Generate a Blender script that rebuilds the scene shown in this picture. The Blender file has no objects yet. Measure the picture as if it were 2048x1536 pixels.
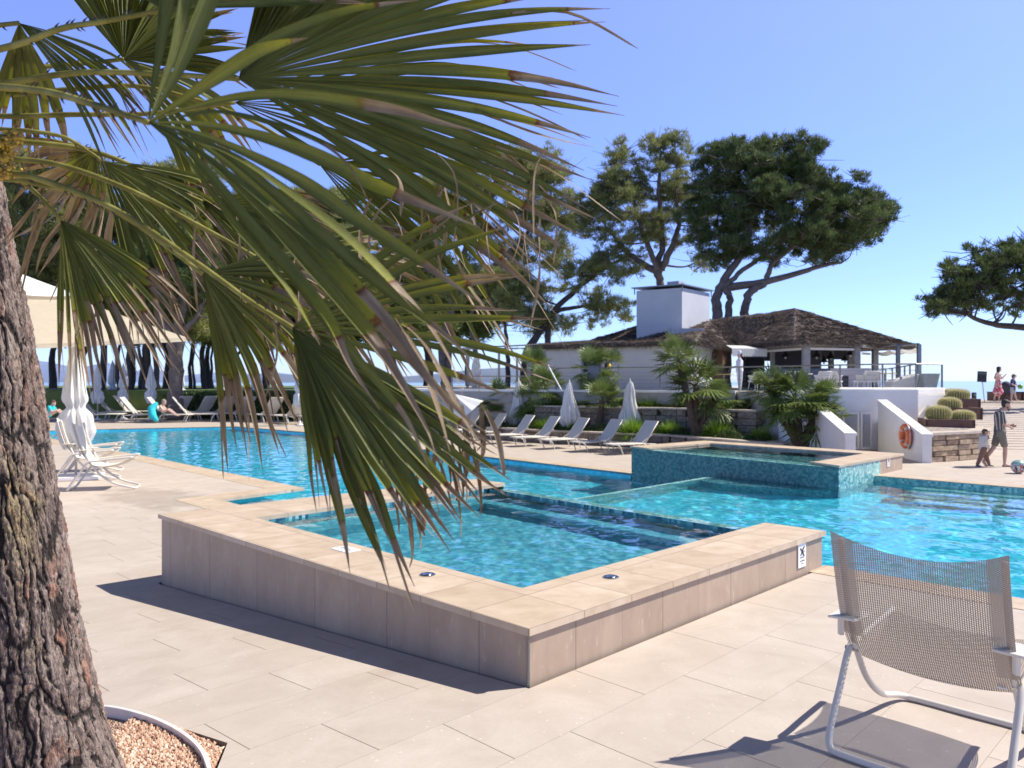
import bpy, bmesh, math, random
import numpy as np
from mathutils import Vector, Matrix
random.seed(7); rng = np.random.default_rng(7)
R = math.radians
S = bpy.context.scene
COL = S.collection

# ---------------------------------------------------------------- camera, sky, sun, exposure
FPX = 1543.0; CH = 2.22; HZ = 762.0            # focal length in photo pixels, eye height, horizon row
cam = bpy.data.cameras.new('camera'); camo = bpy.data.objects.new('camera', cam); COL.objects.link(camo)
S.camera = camo
camo.location = (0, 0, CH)
camo.rotation_euler = (R(90), 0, 0)
cam.sensor_width = 36; cam.lens = 36 * FPX / 2048
cam.shift_y = -(768 - HZ) / 2048
cam.clip_start = 0.05; cam.clip_end = 80000
cam.dof.use_dof = True; cam.dof.focus_distance = 3.6; cam.dof.aperture_fstop = 5.0
SUN = Vector((.84, .13, 1.0)).normalized()
w = bpy.data.worlds.new('World'); S.world = w; w.use_nodes = True
nt = w.node_tree; sky = nt.nodes.new('ShaderNodeTexSky'); sky.sky_type = 'NISHITA'; sky.sun_disc = False
sky.sun_elevation = math.asin(SUN.z); sky.sun_rotation = math.atan2(SUN.x, SUN.y)
sky.air_density = 1.0; sky.dust_density = 0.25; sky.ozone_density = 5.0; sky.altitude = 10
SKYR = [(0.0, (.235, .275, .44)), (.035, (.24, .28, .44)), (.12, (.265, .275, .43)), (.25, (.31, .29, .43)), (.44, (.42, .345, .455)), (.60, (.17, .12, .09)), (1, (.13, .09, .065))]      # sky tint by height; upper dome dimmed and warmed to set fill light
tc_ = nt.nodes.new('ShaderNodeTexCoord'); sx_ = nt.nodes.new('ShaderNodeSeparateXYZ'); nt.links.new(tc_.outputs['Generated'], sx_.inputs[0])
rp_ = nt.nodes.new('ShaderNodeValToRGB'); nt.links.new(sx_.outputs[2], rp_.inputs[0]); e_ = rp_.color_ramp.elements
for i_, (p_, c_) in enumerate(SKYR):
    if i_ > 1: e_.new(.5)
for i_, (p_, c_) in enumerate(SKYR):
    e_[i_].position = p_; e_[i_].color = (*c_, 1)
mu_ = nt.nodes.new('ShaderNodeMix'); mu_.data_type = 'RGBA'; mu_.blend_type = 'MULTIPLY'; mu_.inputs[0].default_value = 1
nt.links.new(sky.outputs[0], mu_.inputs[6]); nt.links.new(rp_.outputs[0], mu_.inputs[7])
sc_ = nt.nodes.new('ShaderNodeVectorMath'); sc_.operation = 'SCALE'; sc_.inputs[3].default_value = 3.0; nt.links.new(mu_.outputs[2], sc_.inputs[0])
nt.links.new(sc_.outputs[0], nt.nodes['Background'].inputs[0])
nt.nodes['Background'].inputs[1].default_value = 0.15
sl = bpy.data.lights.new('sun', 'SUN'); sl.energy = 5.0; sl.angle = R(.5); sl.color = (1, .955, .885)
so = bpy.data.objects.new('sun', sl); COL.objects.link(so)
so.rotation_euler = SUN.to_track_quat('Z', 'Y').to_euler()
sl.cycles.is_caustics_light = True
S.view_settings.view_transform = 'Standard'; S.view_settings.look = 'None'; S.view_settings.gamma = 1
S.view_settings.exposure = 0.46
S.cycles.use_denoising = True
S.cycles.max_bounces = 10; S.cycles.transparent_max_bounces = 16
S.cycles.sample_clamp_indirect = 6

# ---------------------------------------------------------------- pixels (of the photograph) to places
def P(px, py, z=0.0):                        # the point of the level z seen at a photo pixel
    Y = FPX * (CH - z) / (py - HZ)
    return Vector(((px - 1024) / FPX * Y, Y, z))
def Q(px, py, Y):                            # the point at distance Y seen at a photo pixel
    return Vector(((px - 1024) / FPX * Y, Y, CH - (py - HZ) / FPX * Y))
LX = Vector((-.709, .705, 0)); RX = Vector((.705, .709, 0))
A0 = P(1058, 1258, .43); A0.z = 0
def uv(p): d = Vector((p[0] - A0.x, p[1] - A0.y, 0)); return d.dot(LX), d.dot(RX)
US = 6.72
def deckz(x, y):
    u, v = uv((x, y))
    return 0.0 if u <= 0 else (-.5 * u / US if u < US else -.5)

# ---------------------------------------------------------------- object helpers
def tag(o, label=None, cat=None, group=None, kind=None):
    if label: o['label'] = label
    if cat: o['category'] = cat
    if group: o['group'] = group
    if kind: o['kind'] = kind
    return o
def empty(name, loc, label, cat, group=None, rz=0):
    o = bpy.data.objects.new(name, None); COL.objects.link(o); o.location = loc; o.rotation_euler = (0, 0, rz)
    o.empty_display_size = .1
    return tag(o, label, cat, group)
class MB:
    def __init__(s): s.v = []; s.f = []
    def add(s, vs, fs):
        n = len(s.v); s.v += [tuple(map(float, a)) for a in vs]; s.f += [tuple(n + i for i in f) for f in fs]; return s
    def quad(s, a, b, c, d): return s.add([a, b, c, d], [(0, 1, 2, 3)])
    def box(s, c, d, rz=0, M=None):
        hx, hy, hz = d[0] / 2, d[1] / 2, d[2] / 2
        m = Matrix.Rotation(rz, 3, 'Z') if M is None else M
        vs = [Vector(c) + m @ Vector((x, y, z)) for x in (-hx, hx) for y in (-hy, hy) for z in (-hz, hz)]
        return s.add(vs, [(0, 1, 3, 2), (4, 6, 7, 5), (0, 4, 5, 1), (2, 3, 7, 6), (0, 2, 6, 4), (1, 5, 7, 3)])
    def prism(s, pts, z0, z1):                # vertical prism on a plan outline; z0/z1 numbers or functions
        n = len(pts); f0 = z0 if callable(z0) else (lambda x, y: z0); f1 = z1 if callable(z1) else (lambda x, y: z1)
        vs = [(p[0], p[1], f0(p[0], p[1])) for p in pts] + [(p[0], p[1], f1(p[0], p[1])) for p in pts]
        return s.add(vs, [tuple(range(n))[::-1], tuple(range(n, 2 * n))] + [(i, (i + 1) % n, n + (i + 1) % n, n + i) for i in range(n)])
    def walls(s, pts, z0, z1):
        n = len(pts)
        for i in range(n):
            a, b = pts[i], pts[(i + 1) % n]; s.quad((a[0], a[1], z0), (b[0], b[1], z0), (b[0], b[1], z1), (a[0], a[1], z1))
        return s
    def tube(s, pts, r, n=8, cap=True):
        pts = [Vector(p) for p in pts]; m = len(pts)
        rs = r if hasattr(r, '__len__') else [r] * m
        N = None; rings = []
        for i, p in enumerate(pts):
            t = (pts[min(i + 1, m - 1)] - pts[max(i - 1, 0)]).normalized()
            if N is None:
                N = t.orthogonal().normalized()
            else:
                N = (N - t * N.dot(t)); N = N.normalized() if N.length > 1e-6 else t.orthogonal().normalized()
            B = t.cross(N)
            rings.append([p + (N * math.cos(a) + B * math.sin(a)) * rs[i] for a in [2 * math.pi * k / n for k in range(n)]])
        vs = [q for g in rings for q in g]
        fs = [(i * n + k, i * n + (k + 1) % n, (i + 1) * n + (k + 1) % n, (i + 1) * n + k) for i in range(m - 1) for k in range(n)]
        if cap: fs += [tuple(range(n))[::-1], tuple((m - 1) * n + k for k in range(n))]
        return s.add(vs, fs)
    def lathe(s, prof, c=(0, 0, 0), n=20, sx=1, sy=1, wob=None):
        vs = []; m = len(prof)
        for j, (r, z) in enumerate(prof):
            for k in range(n):
                a = 2 * math.pi * k / n; q = r * (1 + (wob(a, j / (m - 1)) if wob else 0))
                vs.append((c[0] + q * math.cos(a) * sx, c[1] + q * math.sin(a) * sy, c[2] + z))
        fs = [(i * n + k, i * n + (k + 1) % n, (i + 1) * n + (k + 1) % n, (i + 1) * n + k) for i in range(m - 1) for k in range(n)]
        fs += [tuple(range(n))[::-1], tuple((m - 1) * n + k for k in range(n))]
        return s.add(vs, fs)
    def build(s, name, mat, parent=None, smooth=False, bevel=0, world=True):
        me = bpy.data.meshes.new(name); me.from_pydata(s.v, [], s.f)
        return finish(me, name, mat, parent, smooth, bevel)
def finish(me, name, mat, parent=None, smooth=False, bevel=0, fix=True):
    if fix:
        bm = bmesh.new(); bm.from_mesh(me); bmesh.ops.recalc_face_normals(bm, faces=bm.faces)
        if bevel:
            e = [e for e in bm.edges if len(e.link_faces) == 2 and e.calc_face_angle(0) > .6]
            bmesh.ops.bevel(bm, geom=e, offset=bevel, segments=2, affect='EDGES', profile=.5)
        bm.to_mesh(me); bm.free()
    me.materials.append(mat)
    if smooth: me.shade_smooth()
    me.update()
    o = bpy.data.objects.new(name, me); COL.objects.link(o)
    if parent is not None:
        o.parent = parent
    return o
def npmesh(name, v, f, mat, parent=None, smooth=False, attr=None, k=None):
    """v (n,3), f (m,k) arrays; attr {name: per-vertex array}"""
    me = bpy.data.meshes.new(name); v = np.asarray(v, np.float32); f = np.asarray(f, np.int32); m, k = f.shape
    me.vertices.add(len(v)); me.vertices.foreach_set('co', v.ravel())
    me.loops.add(m * k); me.loops.foreach_set('vertex_index', f.ravel())
    me.polygons.add(m); me.polygons.foreach_set('loop_start', np.arange(0, m * k, k, dtype=np.int32))
    me.update(calc_edges=True)
    for an, av in (attr or {}).items():
        av = np.asarray(av, np.float32)
        if av.ndim == 1:
            at = me.attributes.new(an, 'FLOAT', 'POINT'); at.data.foreach_set('value', av)
        else:
            at = me.attributes.new(an, 'FLOAT_VECTOR', 'POINT'); at.data.foreach_set('vector', av.ravel())
    return finish(me, name, mat, parent, smooth, fix=False)
def local(parent, p): return Vector(p) - parent.location
def copy_tree(o, parent=None):
    c = o.copy(); COL.objects.link(c); c.parent = parent
    for ch in o.children: copy_tree(ch, c)
    return c
def smoothpath(pts, n=8):
    pts = [Vector(p) for p in pts]; out = []
    for i in range(len(pts) - 1):
        p0 = pts[max(i - 1, 0)]; p1 = pts[i]; p2 = pts[i + 1]; p3 = pts[min(i + 2, len(pts) - 1)]
        for k in range(n):
            t = k / n
            out.append(.5 * ((2 * p1) + (p2 - p0) * t + (2 * p0 - 5 * p1 + 4 * p2 - p3) * t * t + (3 * p1 - p0 - 3 * p2 + p3) * t ** 3))
    out.append(pts[-1]); return out
PENDING = []
_b = bmesh.new(); bmesh.ops.create_icosphere(_b, subdivisions=2, radius=1); ICO_V = np.array([tuple(v.co) for v in _b.verts]); ICO_F = np.array([[v.index for v in f.verts] for f in _b.faces]); _b.free()
def blob(name, caps, mat, parent, voxel=.02, smooth_it=2):
    """one continuous surface from tapered capsules [(p, r, q, r2)] by voxel remeshing"""
    V = []; F = []; o_ = 0
    for p, r1, q, r2 in caps:
        p = np.array(p, float); q = np.array(q, float); L = np.linalg.norm(q - p); n = min(30, max(1, int(L / (min(r1, r2) * .5)) + 1))
        t = np.linspace(0, 1, n + 1)[:, None, None]; vv = ICO_V[None] * (r1 + (r2 - r1) * t) + (p + (q - p) * t)
        V.append(vv.reshape(-1, 3)); F.append((ICO_F[None] + (np.arange(n + 1) * len(ICO_V))[:, None, None]).reshape(-1, 3) + o_); o_ += vv.shape[0] * len(ICO_V)
    V = np.concatenate(V); F = np.concatenate(F); me = bpy.data.meshes.new(name)
    me.vertices.add(len(V)); me.vertices.foreach_set('co', V.astype(np.float32).ravel()); me.loops.add(F.size); me.loops.foreach_set('vertex_index', F.astype(np.int32).ravel()); me.polygons.add(len(F)); me.polygons.foreach_set('loop_start', np.arange(0, F.size, 3, dtype=np.int32)); me.update(calc_edges=True)
    o = bpy.data.objects.new(name, me); COL.objects.link(o)
    md = o.modifiers.new('r', 'REMESH'); md.mode = 'VOXEL'; md.voxel_size = voxel; md.use_smooth_shade = True
    ms = o.modifiers.new('s', 'SMOOTH'); ms.iterations = smooth_it; ms.factor = .5
    PENDING.append((o, mat))
    if parent is not None: o.parent = parent
    return o

def bake_blobs():
    dg = bpy.context.evaluated_depsgraph_get(); new = [bpy.data.meshes.new_from_object(o.evaluated_get(dg)) for o, mt in PENDING]
    for (o, mt), me in zip(PENDING, new):
        o.modifiers.clear(); o.data = me; me.name = o.name; me.materials.clear(); me.materials.append(mt); me.shade_smooth()

# ---------------------------------------------------------------- materials
class NT:
    def __init__(s, name):
        s.m = bpy.data.materials.new(name); s.m.use_nodes = True; s.t = s.m.node_tree; s.n = s.t.nodes; s.l = s.t.links
        s.b = s.n['Principled BSDF']; s.out = s.n['Material Output']
    def new(s, t, **k):
        x = s.n.new(t)
        for a, b in k.items(): setattr(x, a, b)
        return x
    def link(s, a, b): s.l.new(a, b)
    def val(s, sock, v):
        if isinstance(v, bpy.types.NodeSocket): s.l.new(v, sock)
        else: sock.default_value = v
    def math(s, op, a, b=0.0, c=0.0):
        x = s.new('ShaderNodeMath', operation=op)
        for i, q in enumerate((a, b, c)): s.val(x.inputs[i], q)
        return x.outputs[0]
    def mix(s, fac, a, b, mode='MIX'):
        x = s.new('ShaderNodeMix', data_type='RGBA', blend_type=mode)
        s.val(x.inputs[0], fac)
        for i, q in ((6, a), (7, b)):
            s.val(x.inputs[i], q if isinstance(q, bpy.types.NodeSocket) else (*q, 1))
        return x.outputs[2]
    def coord(s, out='Object', scale=(1, 1, 1), rot=(0, 0, 0), loc=(0, 0, 0)):
        if out == 'World': g = s.new('ShaderNodeNewGeometry').outputs['Position']
        else: g = s.new('ShaderNodeTexCoord').outputs[out]
        mp = s.new('ShaderNodeMapping'); mp.inputs['Scale'].default_value = scale; mp.inputs['Rotation'].default_value = rot; mp.inputs['Location'].default_value = loc
        s.link(g, mp.inputs[0]); return mp.outputs[0]
    def noise(s, vec, sc, det=4, rough=.55, dist=0):
        x = s.new('ShaderNodeTexNoise'); s.link(vec, x.inputs['Vector'])
        x.inputs['Scale'].default_value = sc; x.inputs['Detail'].default_value = det; x.inputs['Roughness'].default_value = rough; x.inputs['Distortion'].default_value = dist
        return x.outputs['Fac']
    def ramp(s, fac, stops):
        x = s.new('ShaderNodeValToRGB'); s.link(fac, x.inputs[0]); e = x.color_ramp.elements
        while len(e) < len(stops): e.new(.5)
        for i, (p, c) in enumerate(stops): e[i].position = p; e[i].color = (*c, 1) if len(c) == 3 else c
        return x.outputs[0]
    def bump(s, h, strength=.3, dist=.01):
        x = s.new('ShaderNodeBump'); x.inputs['Strength'].default_value = strength; x.inputs['Distance'].default_value = dist
        s.link(h, x.inputs['Height']); s.link(x.outputs[0], s.b.inputs['Normal']); return x.outputs[0]
def simple(name, c, rough=.6, var=.12, nsc=6, bump=.0, bsc=40, bdist=.01, metal=0, sheen=0, coord='Object'):
    t = NT(name); v = t.coord(coord)
    n = t.noise(v, nsc, 5)
    lo = tuple(x * (1 - var) for x in c); hi = tuple(min(1, x * (1 + var)) for x in c)
    t.link(t.ramp(n, [(.3, lo), (.7, hi)]), t.b.inputs['Base Color'])
    t.b.inputs['Roughness'].default_value = rough; t.b.inputs['Metallic'].default_value = metal
    if bump: t.bump(t.noise(v, bsc, 6), bump, bdist)
    return t.m
def fabric(name, c, trans=.35, rough=.8):
    t = NT(name); v = t.coord(); n = t.noise(v, 5, 4)
    col = t.ramp(n, [(.3, tuple(x * .93 for x in c)), (.7, c)])
    t.link(col, t.b.inputs['Base Color']); t.b.inputs['Roughness'].default_value = rough
    tr = t.new('ShaderNodeBsdfTranslucent'); t.link(col, tr.inputs[0]); mx = t.new('ShaderNodeMixShader'); mx.inputs[0].default_value = trans
    t.bump(t.noise(v, 8, 3), .3, .02)
    t.link(t.b.outputs[0], mx.inputs[1]); t.link(tr.outputs[0], mx.inputs[2]); t.link(mx.outputs[0], t.out.inputs[0])
    return t.m
M = {}
WET = [(-8.4, 18.0, -.5, 2.4, 1.1, .38), (4.6, 8.0, 0, .5, .35, .12)]
def mk_deck():
    t = NT('deck_tiles')
    pos = t.new('ShaderNodeNewGeometry').outputs['Position']; sp = t.new('ShaderNodeSeparateXYZ'); t.link(pos, sp.inputs[0])
    X = t.math('SUBTRACT', sp.outputs[0], A0.x); Y = t.math('SUBTRACT', sp.outputs[1], A0.y)
    u = t.math('ADD', t.math('MULTIPLY', X, LX.x), t.math('MULTIPLY', Y, LX.y))
    v = t.math('ADD', t.math('MULTIPLY', X, RX.x), t.math('MULTIPLY', Y, RX.y))
    T = .655
    ru = t.math('DIVIDE', u, T); row = t.math('FLOOR', ru)
    vv = t.math('ADD', t.math('DIVIDE', v, T * 2), t.math('MULTIPLY', row, .38)); colm = t.math('FLOOR', vv)
    fu = t.math('SUBTRACT', ru, row); fv = t.math('SUBTRACT', vv, colm)
    # joints running along the short way (strong), rows (faint)
    jv = t.math('LESS_THAN', fv, .0055); ju = t.math('LESS_THAN', fu, .006)
    j = t.math('MAXIMUM', jv, t.math('MULTIPLY', ju, .55))
    cb = t.new('ShaderNodeCombineXYZ'); t.link(row, cb.inputs[0]); t.link(colm, cb.inputs[1])
    wn = t.new('ShaderNodeTexWhiteNoise', noise_dimensions='2D'); t.link(cb.outputs[0], wn.inputs[0])
    n1 = t.noise(t.coord('World'), 2.2, 7, .62, .6); n2 = t.noise(t.coord('World'), 38, 5, .6)
    c = t.ramp(n1, [(.25, (.43, .36, .292)), (.5, (.50, .427, .352)), (.75, (.56, .485, .41))])
    c = t.mix(t.math('MULTIPLY', wn.outputs[0], .28), c, (.41, .33, .265))
    c = t.mix(t.ramp(n2, [(.38, (.22,) * 3), (.55, (0,) * 3)]), c, (.42, .34, .27))
    # pale flecks
    vo = t.new('ShaderNodeTexVoronoi'); t.link(t.coord('World'), vo.inputs['Vector']); vo.inputs['Scale'].default_value = 9; 
    c = t.mix(t.math('MULTIPLY', t.math('LESS_THAN', vo.outputs['Distance'], .09), .35), c, (.75, .68, .6))
    st = t.ramp(t.noise(t.coord('World', loc=(7, 3, 0)), .45, 4, .6), [(.5, (0,) * 3), (.72, (.30,) * 3)])
    c = t.mix(st, c, (.44, .36, .30))
    # water splashed on the tiles by the left pool corner and beside the tub
    for (wx_, wy_, wz_, sx_q, sy_q, k_q) in WET:
        mp = t.new('ShaderNodeMapping', vector_type='TEXTURE'); mp.inputs['Location'].default_value = (wx_, wy_, wz_); mp.inputs['Rotation'].default_value = (0, 0, R(-45)); mp.inputs['Scale'].default_value = (sx_q, sy_q, 5); t.link(pos, mp.inputs[0])
        ln = t.new('ShaderNodeVectorMath', operation='LENGTH'); t.link(mp.outputs[0], ln.inputs[0])
        f = t.math('ADD', ln.outputs['Value'], t.math('MULTIPLY', t.math('SUBTRACT', t.noise(t.coord('World'), 2.2, 4, .6), .5), 1.5))
        c = t.mix(t.ramp(f, [(.62, (k_q,) * 3), (1.0, (0,) * 3)]), c, (.20, .15, .115))
    c = t.mix(j, c, (.17, .13, .10))
    t.link(c, t.b.inputs['Base Color']); t.b.inputs['Roughness'].default_value = .72
    h = t.math('SUBTRACT', t.math('MULTIPLY', n2, .3), t.math('MULTIPLY', j, 1.0))
    t.bump(h, .5, .004)
    return t.m
def mk_travertine(name, c1, c2, c3, T=.62, axis=None, flecks=True):
    t = NT(name)
    pos = t.new('ShaderNodeNewGeometry').outputs['Position']; sp = t.new('ShaderNodeSeparateXYZ'); t.link(pos, sp.inputs[0])
    X = t.math('SUBTRACT', sp.outputs[0], A0.x); Y = t.math('SUBTRACT', sp.outputs[1], A0.y)
    u = t.math('ADD', t.math('MULTIPLY', X, LX.x), t.math('MULTIPLY', Y, LX.y))
    v = t.math('ADD', t.math('MULTIPLY', X, RX.x), t.math('MULTIPLY', Y, RX.y))
    cu = t.math('FLOOR', t.math('DIVIDE', u, T)); cv = t.math('FLOOR', t.math('DIVIDE', v, T))
    fu = t.math('FRACT', t.math('DIVIDE', u, T)); fv = t.math('FRACT', t.math('DIVIDE', v, T))
    j = t.math('MAXIMUM', t.math('LESS_THAN', fu, .016), t.math('LESS_THAN', fv, .016))
    cb = t.new('ShaderNodeCombineXYZ'); t.link(cu, cb.inputs[0]); t.link(cv, cb.inputs[1])
    wn = t.new('ShaderNodeTexWhiteNoise', noise_dimensions='2D'); t.link(cb.outputs[0], wn.inputs[0])
    sh = t.new('ShaderNodeVectorMath', operation='MULTIPLY_ADD'); t.link(wn.outputs[1], sh.inputs[0]); sh.inputs[1].default_value = (9, 9, 9); t.link(t.coord('World', scale=(1, 1.35, 1), rot=(0, 0, R(-45))), sh.inputs[2])
    n1 = t.noise(sh.outputs[0], 2.6, 8, .68, .35); n2 = t.noise(t.coord('World'), 60, 4)
    c = t.ramp(n1, [(.25, c1), (.5, c2), (.75, c3)])
    c = t.mix(t.math('MULTIPLY', wn.outputs[0], .35), c, c1)
    c = t.mix(t.math('MULTIPLY', j, .7), c, tuple(x * .45 for x in c1))
    t.link(c, t.b.inputs['Base Color']); t.b.inputs['Roughness'].default_value = .6
    t.bump(t.math('SUBTRACT', t.math('MULTIPLY', n2, .3), j), .4, .004)
    return t.m
def mk_walltile():
    t = NT('wall_tiles')
    pos = t.new('ShaderNodeNewGeometry').outputs['Position']; sp = t.new('ShaderNodeSeparateXYZ'); t.link(pos, sp.inputs[0])
    X = t.math('SUBTRACT', sp.outputs[0], A0.x); Y = t.math('SUBTRACT', sp.outputs[1], A0.y)
    u = t.math('ADD', t.math('MULTIPLY', X, LX.x), t.math('MULTIPLY', Y, LX.y))
    v = t.math('ADD', t.math('MULTIPLY', X, RX.x), t.math('MULTIPLY', Y, RX.y))
    q = t.math('DIVIDE', t.math('ADD', u, v), .595); f = t.math('FRACT', q)
    j = t.math('LESS_THAN', f, .012)
    wn = t.new('ShaderNodeTexWhiteNoise', noise_dimensions='1D'); t.link(t.math('FLOOR', q), wn.inputs['W'])
    n1 = t.noise(t.coord('World', scale=(1, 1, .5)), 4, 7, .6, .5); n2 = t.noise(t.coord('World'), 50, 4)
    c = t.ramp(n1, [(.3, (.35, .255, .18)), (.7, (.45, .34, .245))])
    c = t.mix(t.math('MULTIPLY', wn.outputs[0], .4), c, (.33, .24, .17))
    n3 = t.noise(t.coord('World', scale=(1, 1, .25)), 30, 3)
    c = t.mix(t.ramp(n3, [(.62, (0,) * 3), (.75, (.35,) * 3)]), c, (.62, .54, .46))
    c = t.mix(t.math('MULTIPLY', j, t.math('ADD', t.math('MULTIPLY', t.math('MODULO', t.math('ABSOLUTE', t.math('FLOOR', q)), 2.0), .65), .3)), c, (.12, .09, .07))
    t.link(c, t.b.inputs['Base Color']); t.b.inputs['Roughness'].default_value = .55
    t.bump(t.math('SUBTRACT', t.math('MULTIPLY', n2, .25), j), .4, .004)
    return t.m
def mk_mosaic(name, cols, T=.05, flat=None):
    t = NT(name)
    v = t.coord('World', scale=(1 / T,) * 3, rot=(0, 0, R(-45.1)), loc=(.37, .21, .43))
    fl = t.new('ShaderNodeVectorMath', operation='FLOOR'); t.link(v, fl.inputs[0])
    wn = t.new('ShaderNodeTexWhiteNoise', noise_dimensions='3D'); t.link(fl.outputs[0], wn.inputs[0])
    n = len(cols); st = [(i / n, c) for i, c in enumerate(cols)]
    x = t.new('ShaderNodeValToRGB'); x.color_ramp.interpolation = 'CONSTANT'; t.link(wn.outputs[0], x.inputs[0]); e = x.color_ramp.elements
    while len(e) < n: e.new(.5)
    for i, (p, c) in enumerate(st): e[i].position = p; e[i].color = (*c, 1)
    t.link(x.outputs[0], t.b.inputs['Base Color']); t.b.inputs['Roughness'].default_value = .3
    return t.m
def mk_water():
    t = NT('water'); b = t.b
    b.inputs['Base Color'].default_value = (.80, .945, .985, 1); b.inputs['Roughness'].default_value = 0
    b.inputs['IOR'].default_value = 1.33; b.inputs['Transmission Weight'].default_value = 1
    return t.m
def mk_bark():
    t = NT('pine_bark')
    at = t.new('ShaderNodeAttribute', attribute_name='crack'); pl = t.new('ShaderNodeAttribute', attribute_name='plate')
    v = t.coord('World', scale=(1, 1, .35))
    n1 = t.noise(v, 45, 8, .7); n2 = t.noise(v, 9, 5, .6)
    c = t.ramp(pl.outputs['Fac'], [(0, (.17, .115, .09)), (.3, (.29, .21, .17)), (.5, (.40, .31, .255)), (.68, (.26, .185, .15)), (.8, (.40, .20, .125)), (.95, (.52, .43, .37))])
    c = t.mix(t.ramp(n1, [(.42, (.75,) * 3), (.6, (0,) * 3)]), c, (.07, .048, .04))
    c = t.mix(t.ramp(n2, [(.55, (0,) * 3), (.68, (.7,) * 3)]), c, (.36, .29, .23))
    li = t.noise(t.coord('World', scale=(1, 1, .3), loc=(3, 1, 2)), 2.6, 4)
    c = t.mix(t.math('MULTIPLY', t.ramp(li, [(.60, (0,) * 3), (.70, (.5,) * 3)]), t.ramp(n1, [(.45, (.2,) * 3), (.55, (1,) * 3)])), c, (.42, .33, .13))
    c = t.mix(t.ramp(at.outputs['Fac'], [(.30, (0,) * 3), (.62, (.96,) * 3)]), c, (.022, .015, .012))
    t.link(c, t.b.inputs['Base Color']); t.b.inputs['Roughness'].default_value = .9
    t.bump(t.math('ADD', n1, t.noise(v, 140, 5)), 1.0, .016)
    return t.m
def mk_frond():
    t = NT('palm_blade')
    a = t.new('ShaderNodeAttribute', attribute_name='age').outputs['Fac']      # 0 green .. 1 dry tip
    r = t.new('ShaderNodeAttribute', attribute_name='rnd').outputs['Fac']
    s = t.new('ShaderNodeAttribute', attribute_name='rib').outputs['Fac']
    v = t.coord('World'); n = t.noise(v, 60, 4); n2 = t.noise(v, 9, 4)
    av = t.new('ShaderNodeAttribute', attribute_name='lane').outputs['Vector']; vm = t.new('ShaderNodeMapping'); vm.inputs['Scale'].default_value = (9, 1.4, 60); t.link(av, vm.inputs[0]); vein = t.noise(vm.outputs[0], 1.0, 3, .7)
    vm2 = t.new('ShaderNodeMapping'); vm2.inputs['Scale'].default_value = (1.2, 5, 60); t.link(av, vm2.inputs[0]); blot = t.noise(vm2.outputs[0], 1.0, 4, .65)
    g = t.mix(r, (.022, .042, .007), (.088, .110, .018))
    g = t.mix(t.ramp(n2, [(.35, (0,) * 3), (.7, (.5,) * 3)]), g, (.12, .13, .03))
    g = t.mix(t.ramp(vein, [(.42, (.0,) * 3), (.66, (.55,) * 3)]), g, (.22, .235, .06)); g = t.mix(t.ramp(blot, [(.52, (0,) * 3), (.72, (.5,) * 3)]), g, (.15, .13, .045)); g = t.mix(t.math('MULTIPLY', s, .75), g, (.27, .28, .07))
    dead = t.ramp(t.math('ADD', t.math('MULTIPLY', vein, .5), t.math('MULTIPLY', n2, .5)), [(.3, (.13, .08, .045)), (.5, (.28, .20, .125)), (.7, (.52, .42, .29))])
    af = t.math('ADD', a, t.math('MULTIPLY', t.math('SUBTRACT', n, .5), .12))
    yel = t.math('MULTIPLY', t.ramp(af, [(.0, (0,) * 3), (.38, (0,) * 3), (.49, (1,) * 3), (1, (1,) * 3)]), t.ramp(r, [(.35, (.15,) * 3), (.6, (.85,) * 3)]))
    org = t.math('MULTIPLY', t.ramp(af, [(.0, (0,) * 3), (.493, (0,) * 3), (.51, (1,) * 3), (1, (1,) * 3)]), t.ramp(r, [(.3, (.35,) * 3), (.55, (1,) * 3)]))
    dd = t.ramp(af, [(.0, (0,) * 3), (.515, (0,) * 3), (.57, (1,) * 3), (1, (1,) * 3)])
    c = t.mix(yel, g, (.27, .27, .025)); c = t.mix(org, c, (.15, .05, .02)); c = t.mix(dd, c, dead)
    t.link(c, t.b.inputs['Base Color']); t.b.inputs['Roughness'].default_value = .45
    t.b.inputs['Specular IOR Level'].default_value = .28
    tr = t.new('ShaderNodeBsdfTranslucent'); t.link(t.mix(1.0, c, (1.25, 1.15, .35), 'MULTIPLY'), tr.inputs[0])
    mx = t.new('ShaderNodeMixShader'); t.link(t.math('SUBTRACT', .22, t.math('MULTIPLY', dd, .1)), mx.inputs[0])
    wv = t.new('ShaderNodeTexWave', wave_type='BANDS'); wv.inputs['Scale'].default_value = 1
    t.bump(t.math('ADD', vein, t.math('MULTIPLY', n, .3)), .45, .004)
    t.link(t.b.outputs[0], mx.inputs[1]); t.link(tr.outputs[0], mx.inputs[2]); t.link(mx.outputs[0], t.out.inputs[0])
    return t.m
def mk_leaf(name, c1, c2, c3, trans=.25, nsc=1.2, rough=.55):
    t = NT(name); v = t.coord('World'); n = t.noise(v, nsc, 3); n2 = t.noise(v, 14, 2)
    c = t.mix(n2, t.ramp(n, [(.35, c1), (.65, c2)]), c3)
    t.link(c, t.b.inputs['Base Color']); t.b.inputs['Roughness'].default_value = rough
    tr = t.new('ShaderNodeBsdfTranslucent'); t.link(c, tr.inputs[0]); mx = t.new('ShaderNodeMixShader'); mx.inputs[0].default_value = trans
    t.link(t.b.outputs[0], mx.inputs[1]); t.link(tr.outputs[0], mx.inputs[2]); t.link(mx.outputs[0], t.out.inputs[0])
    return t.m
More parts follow.
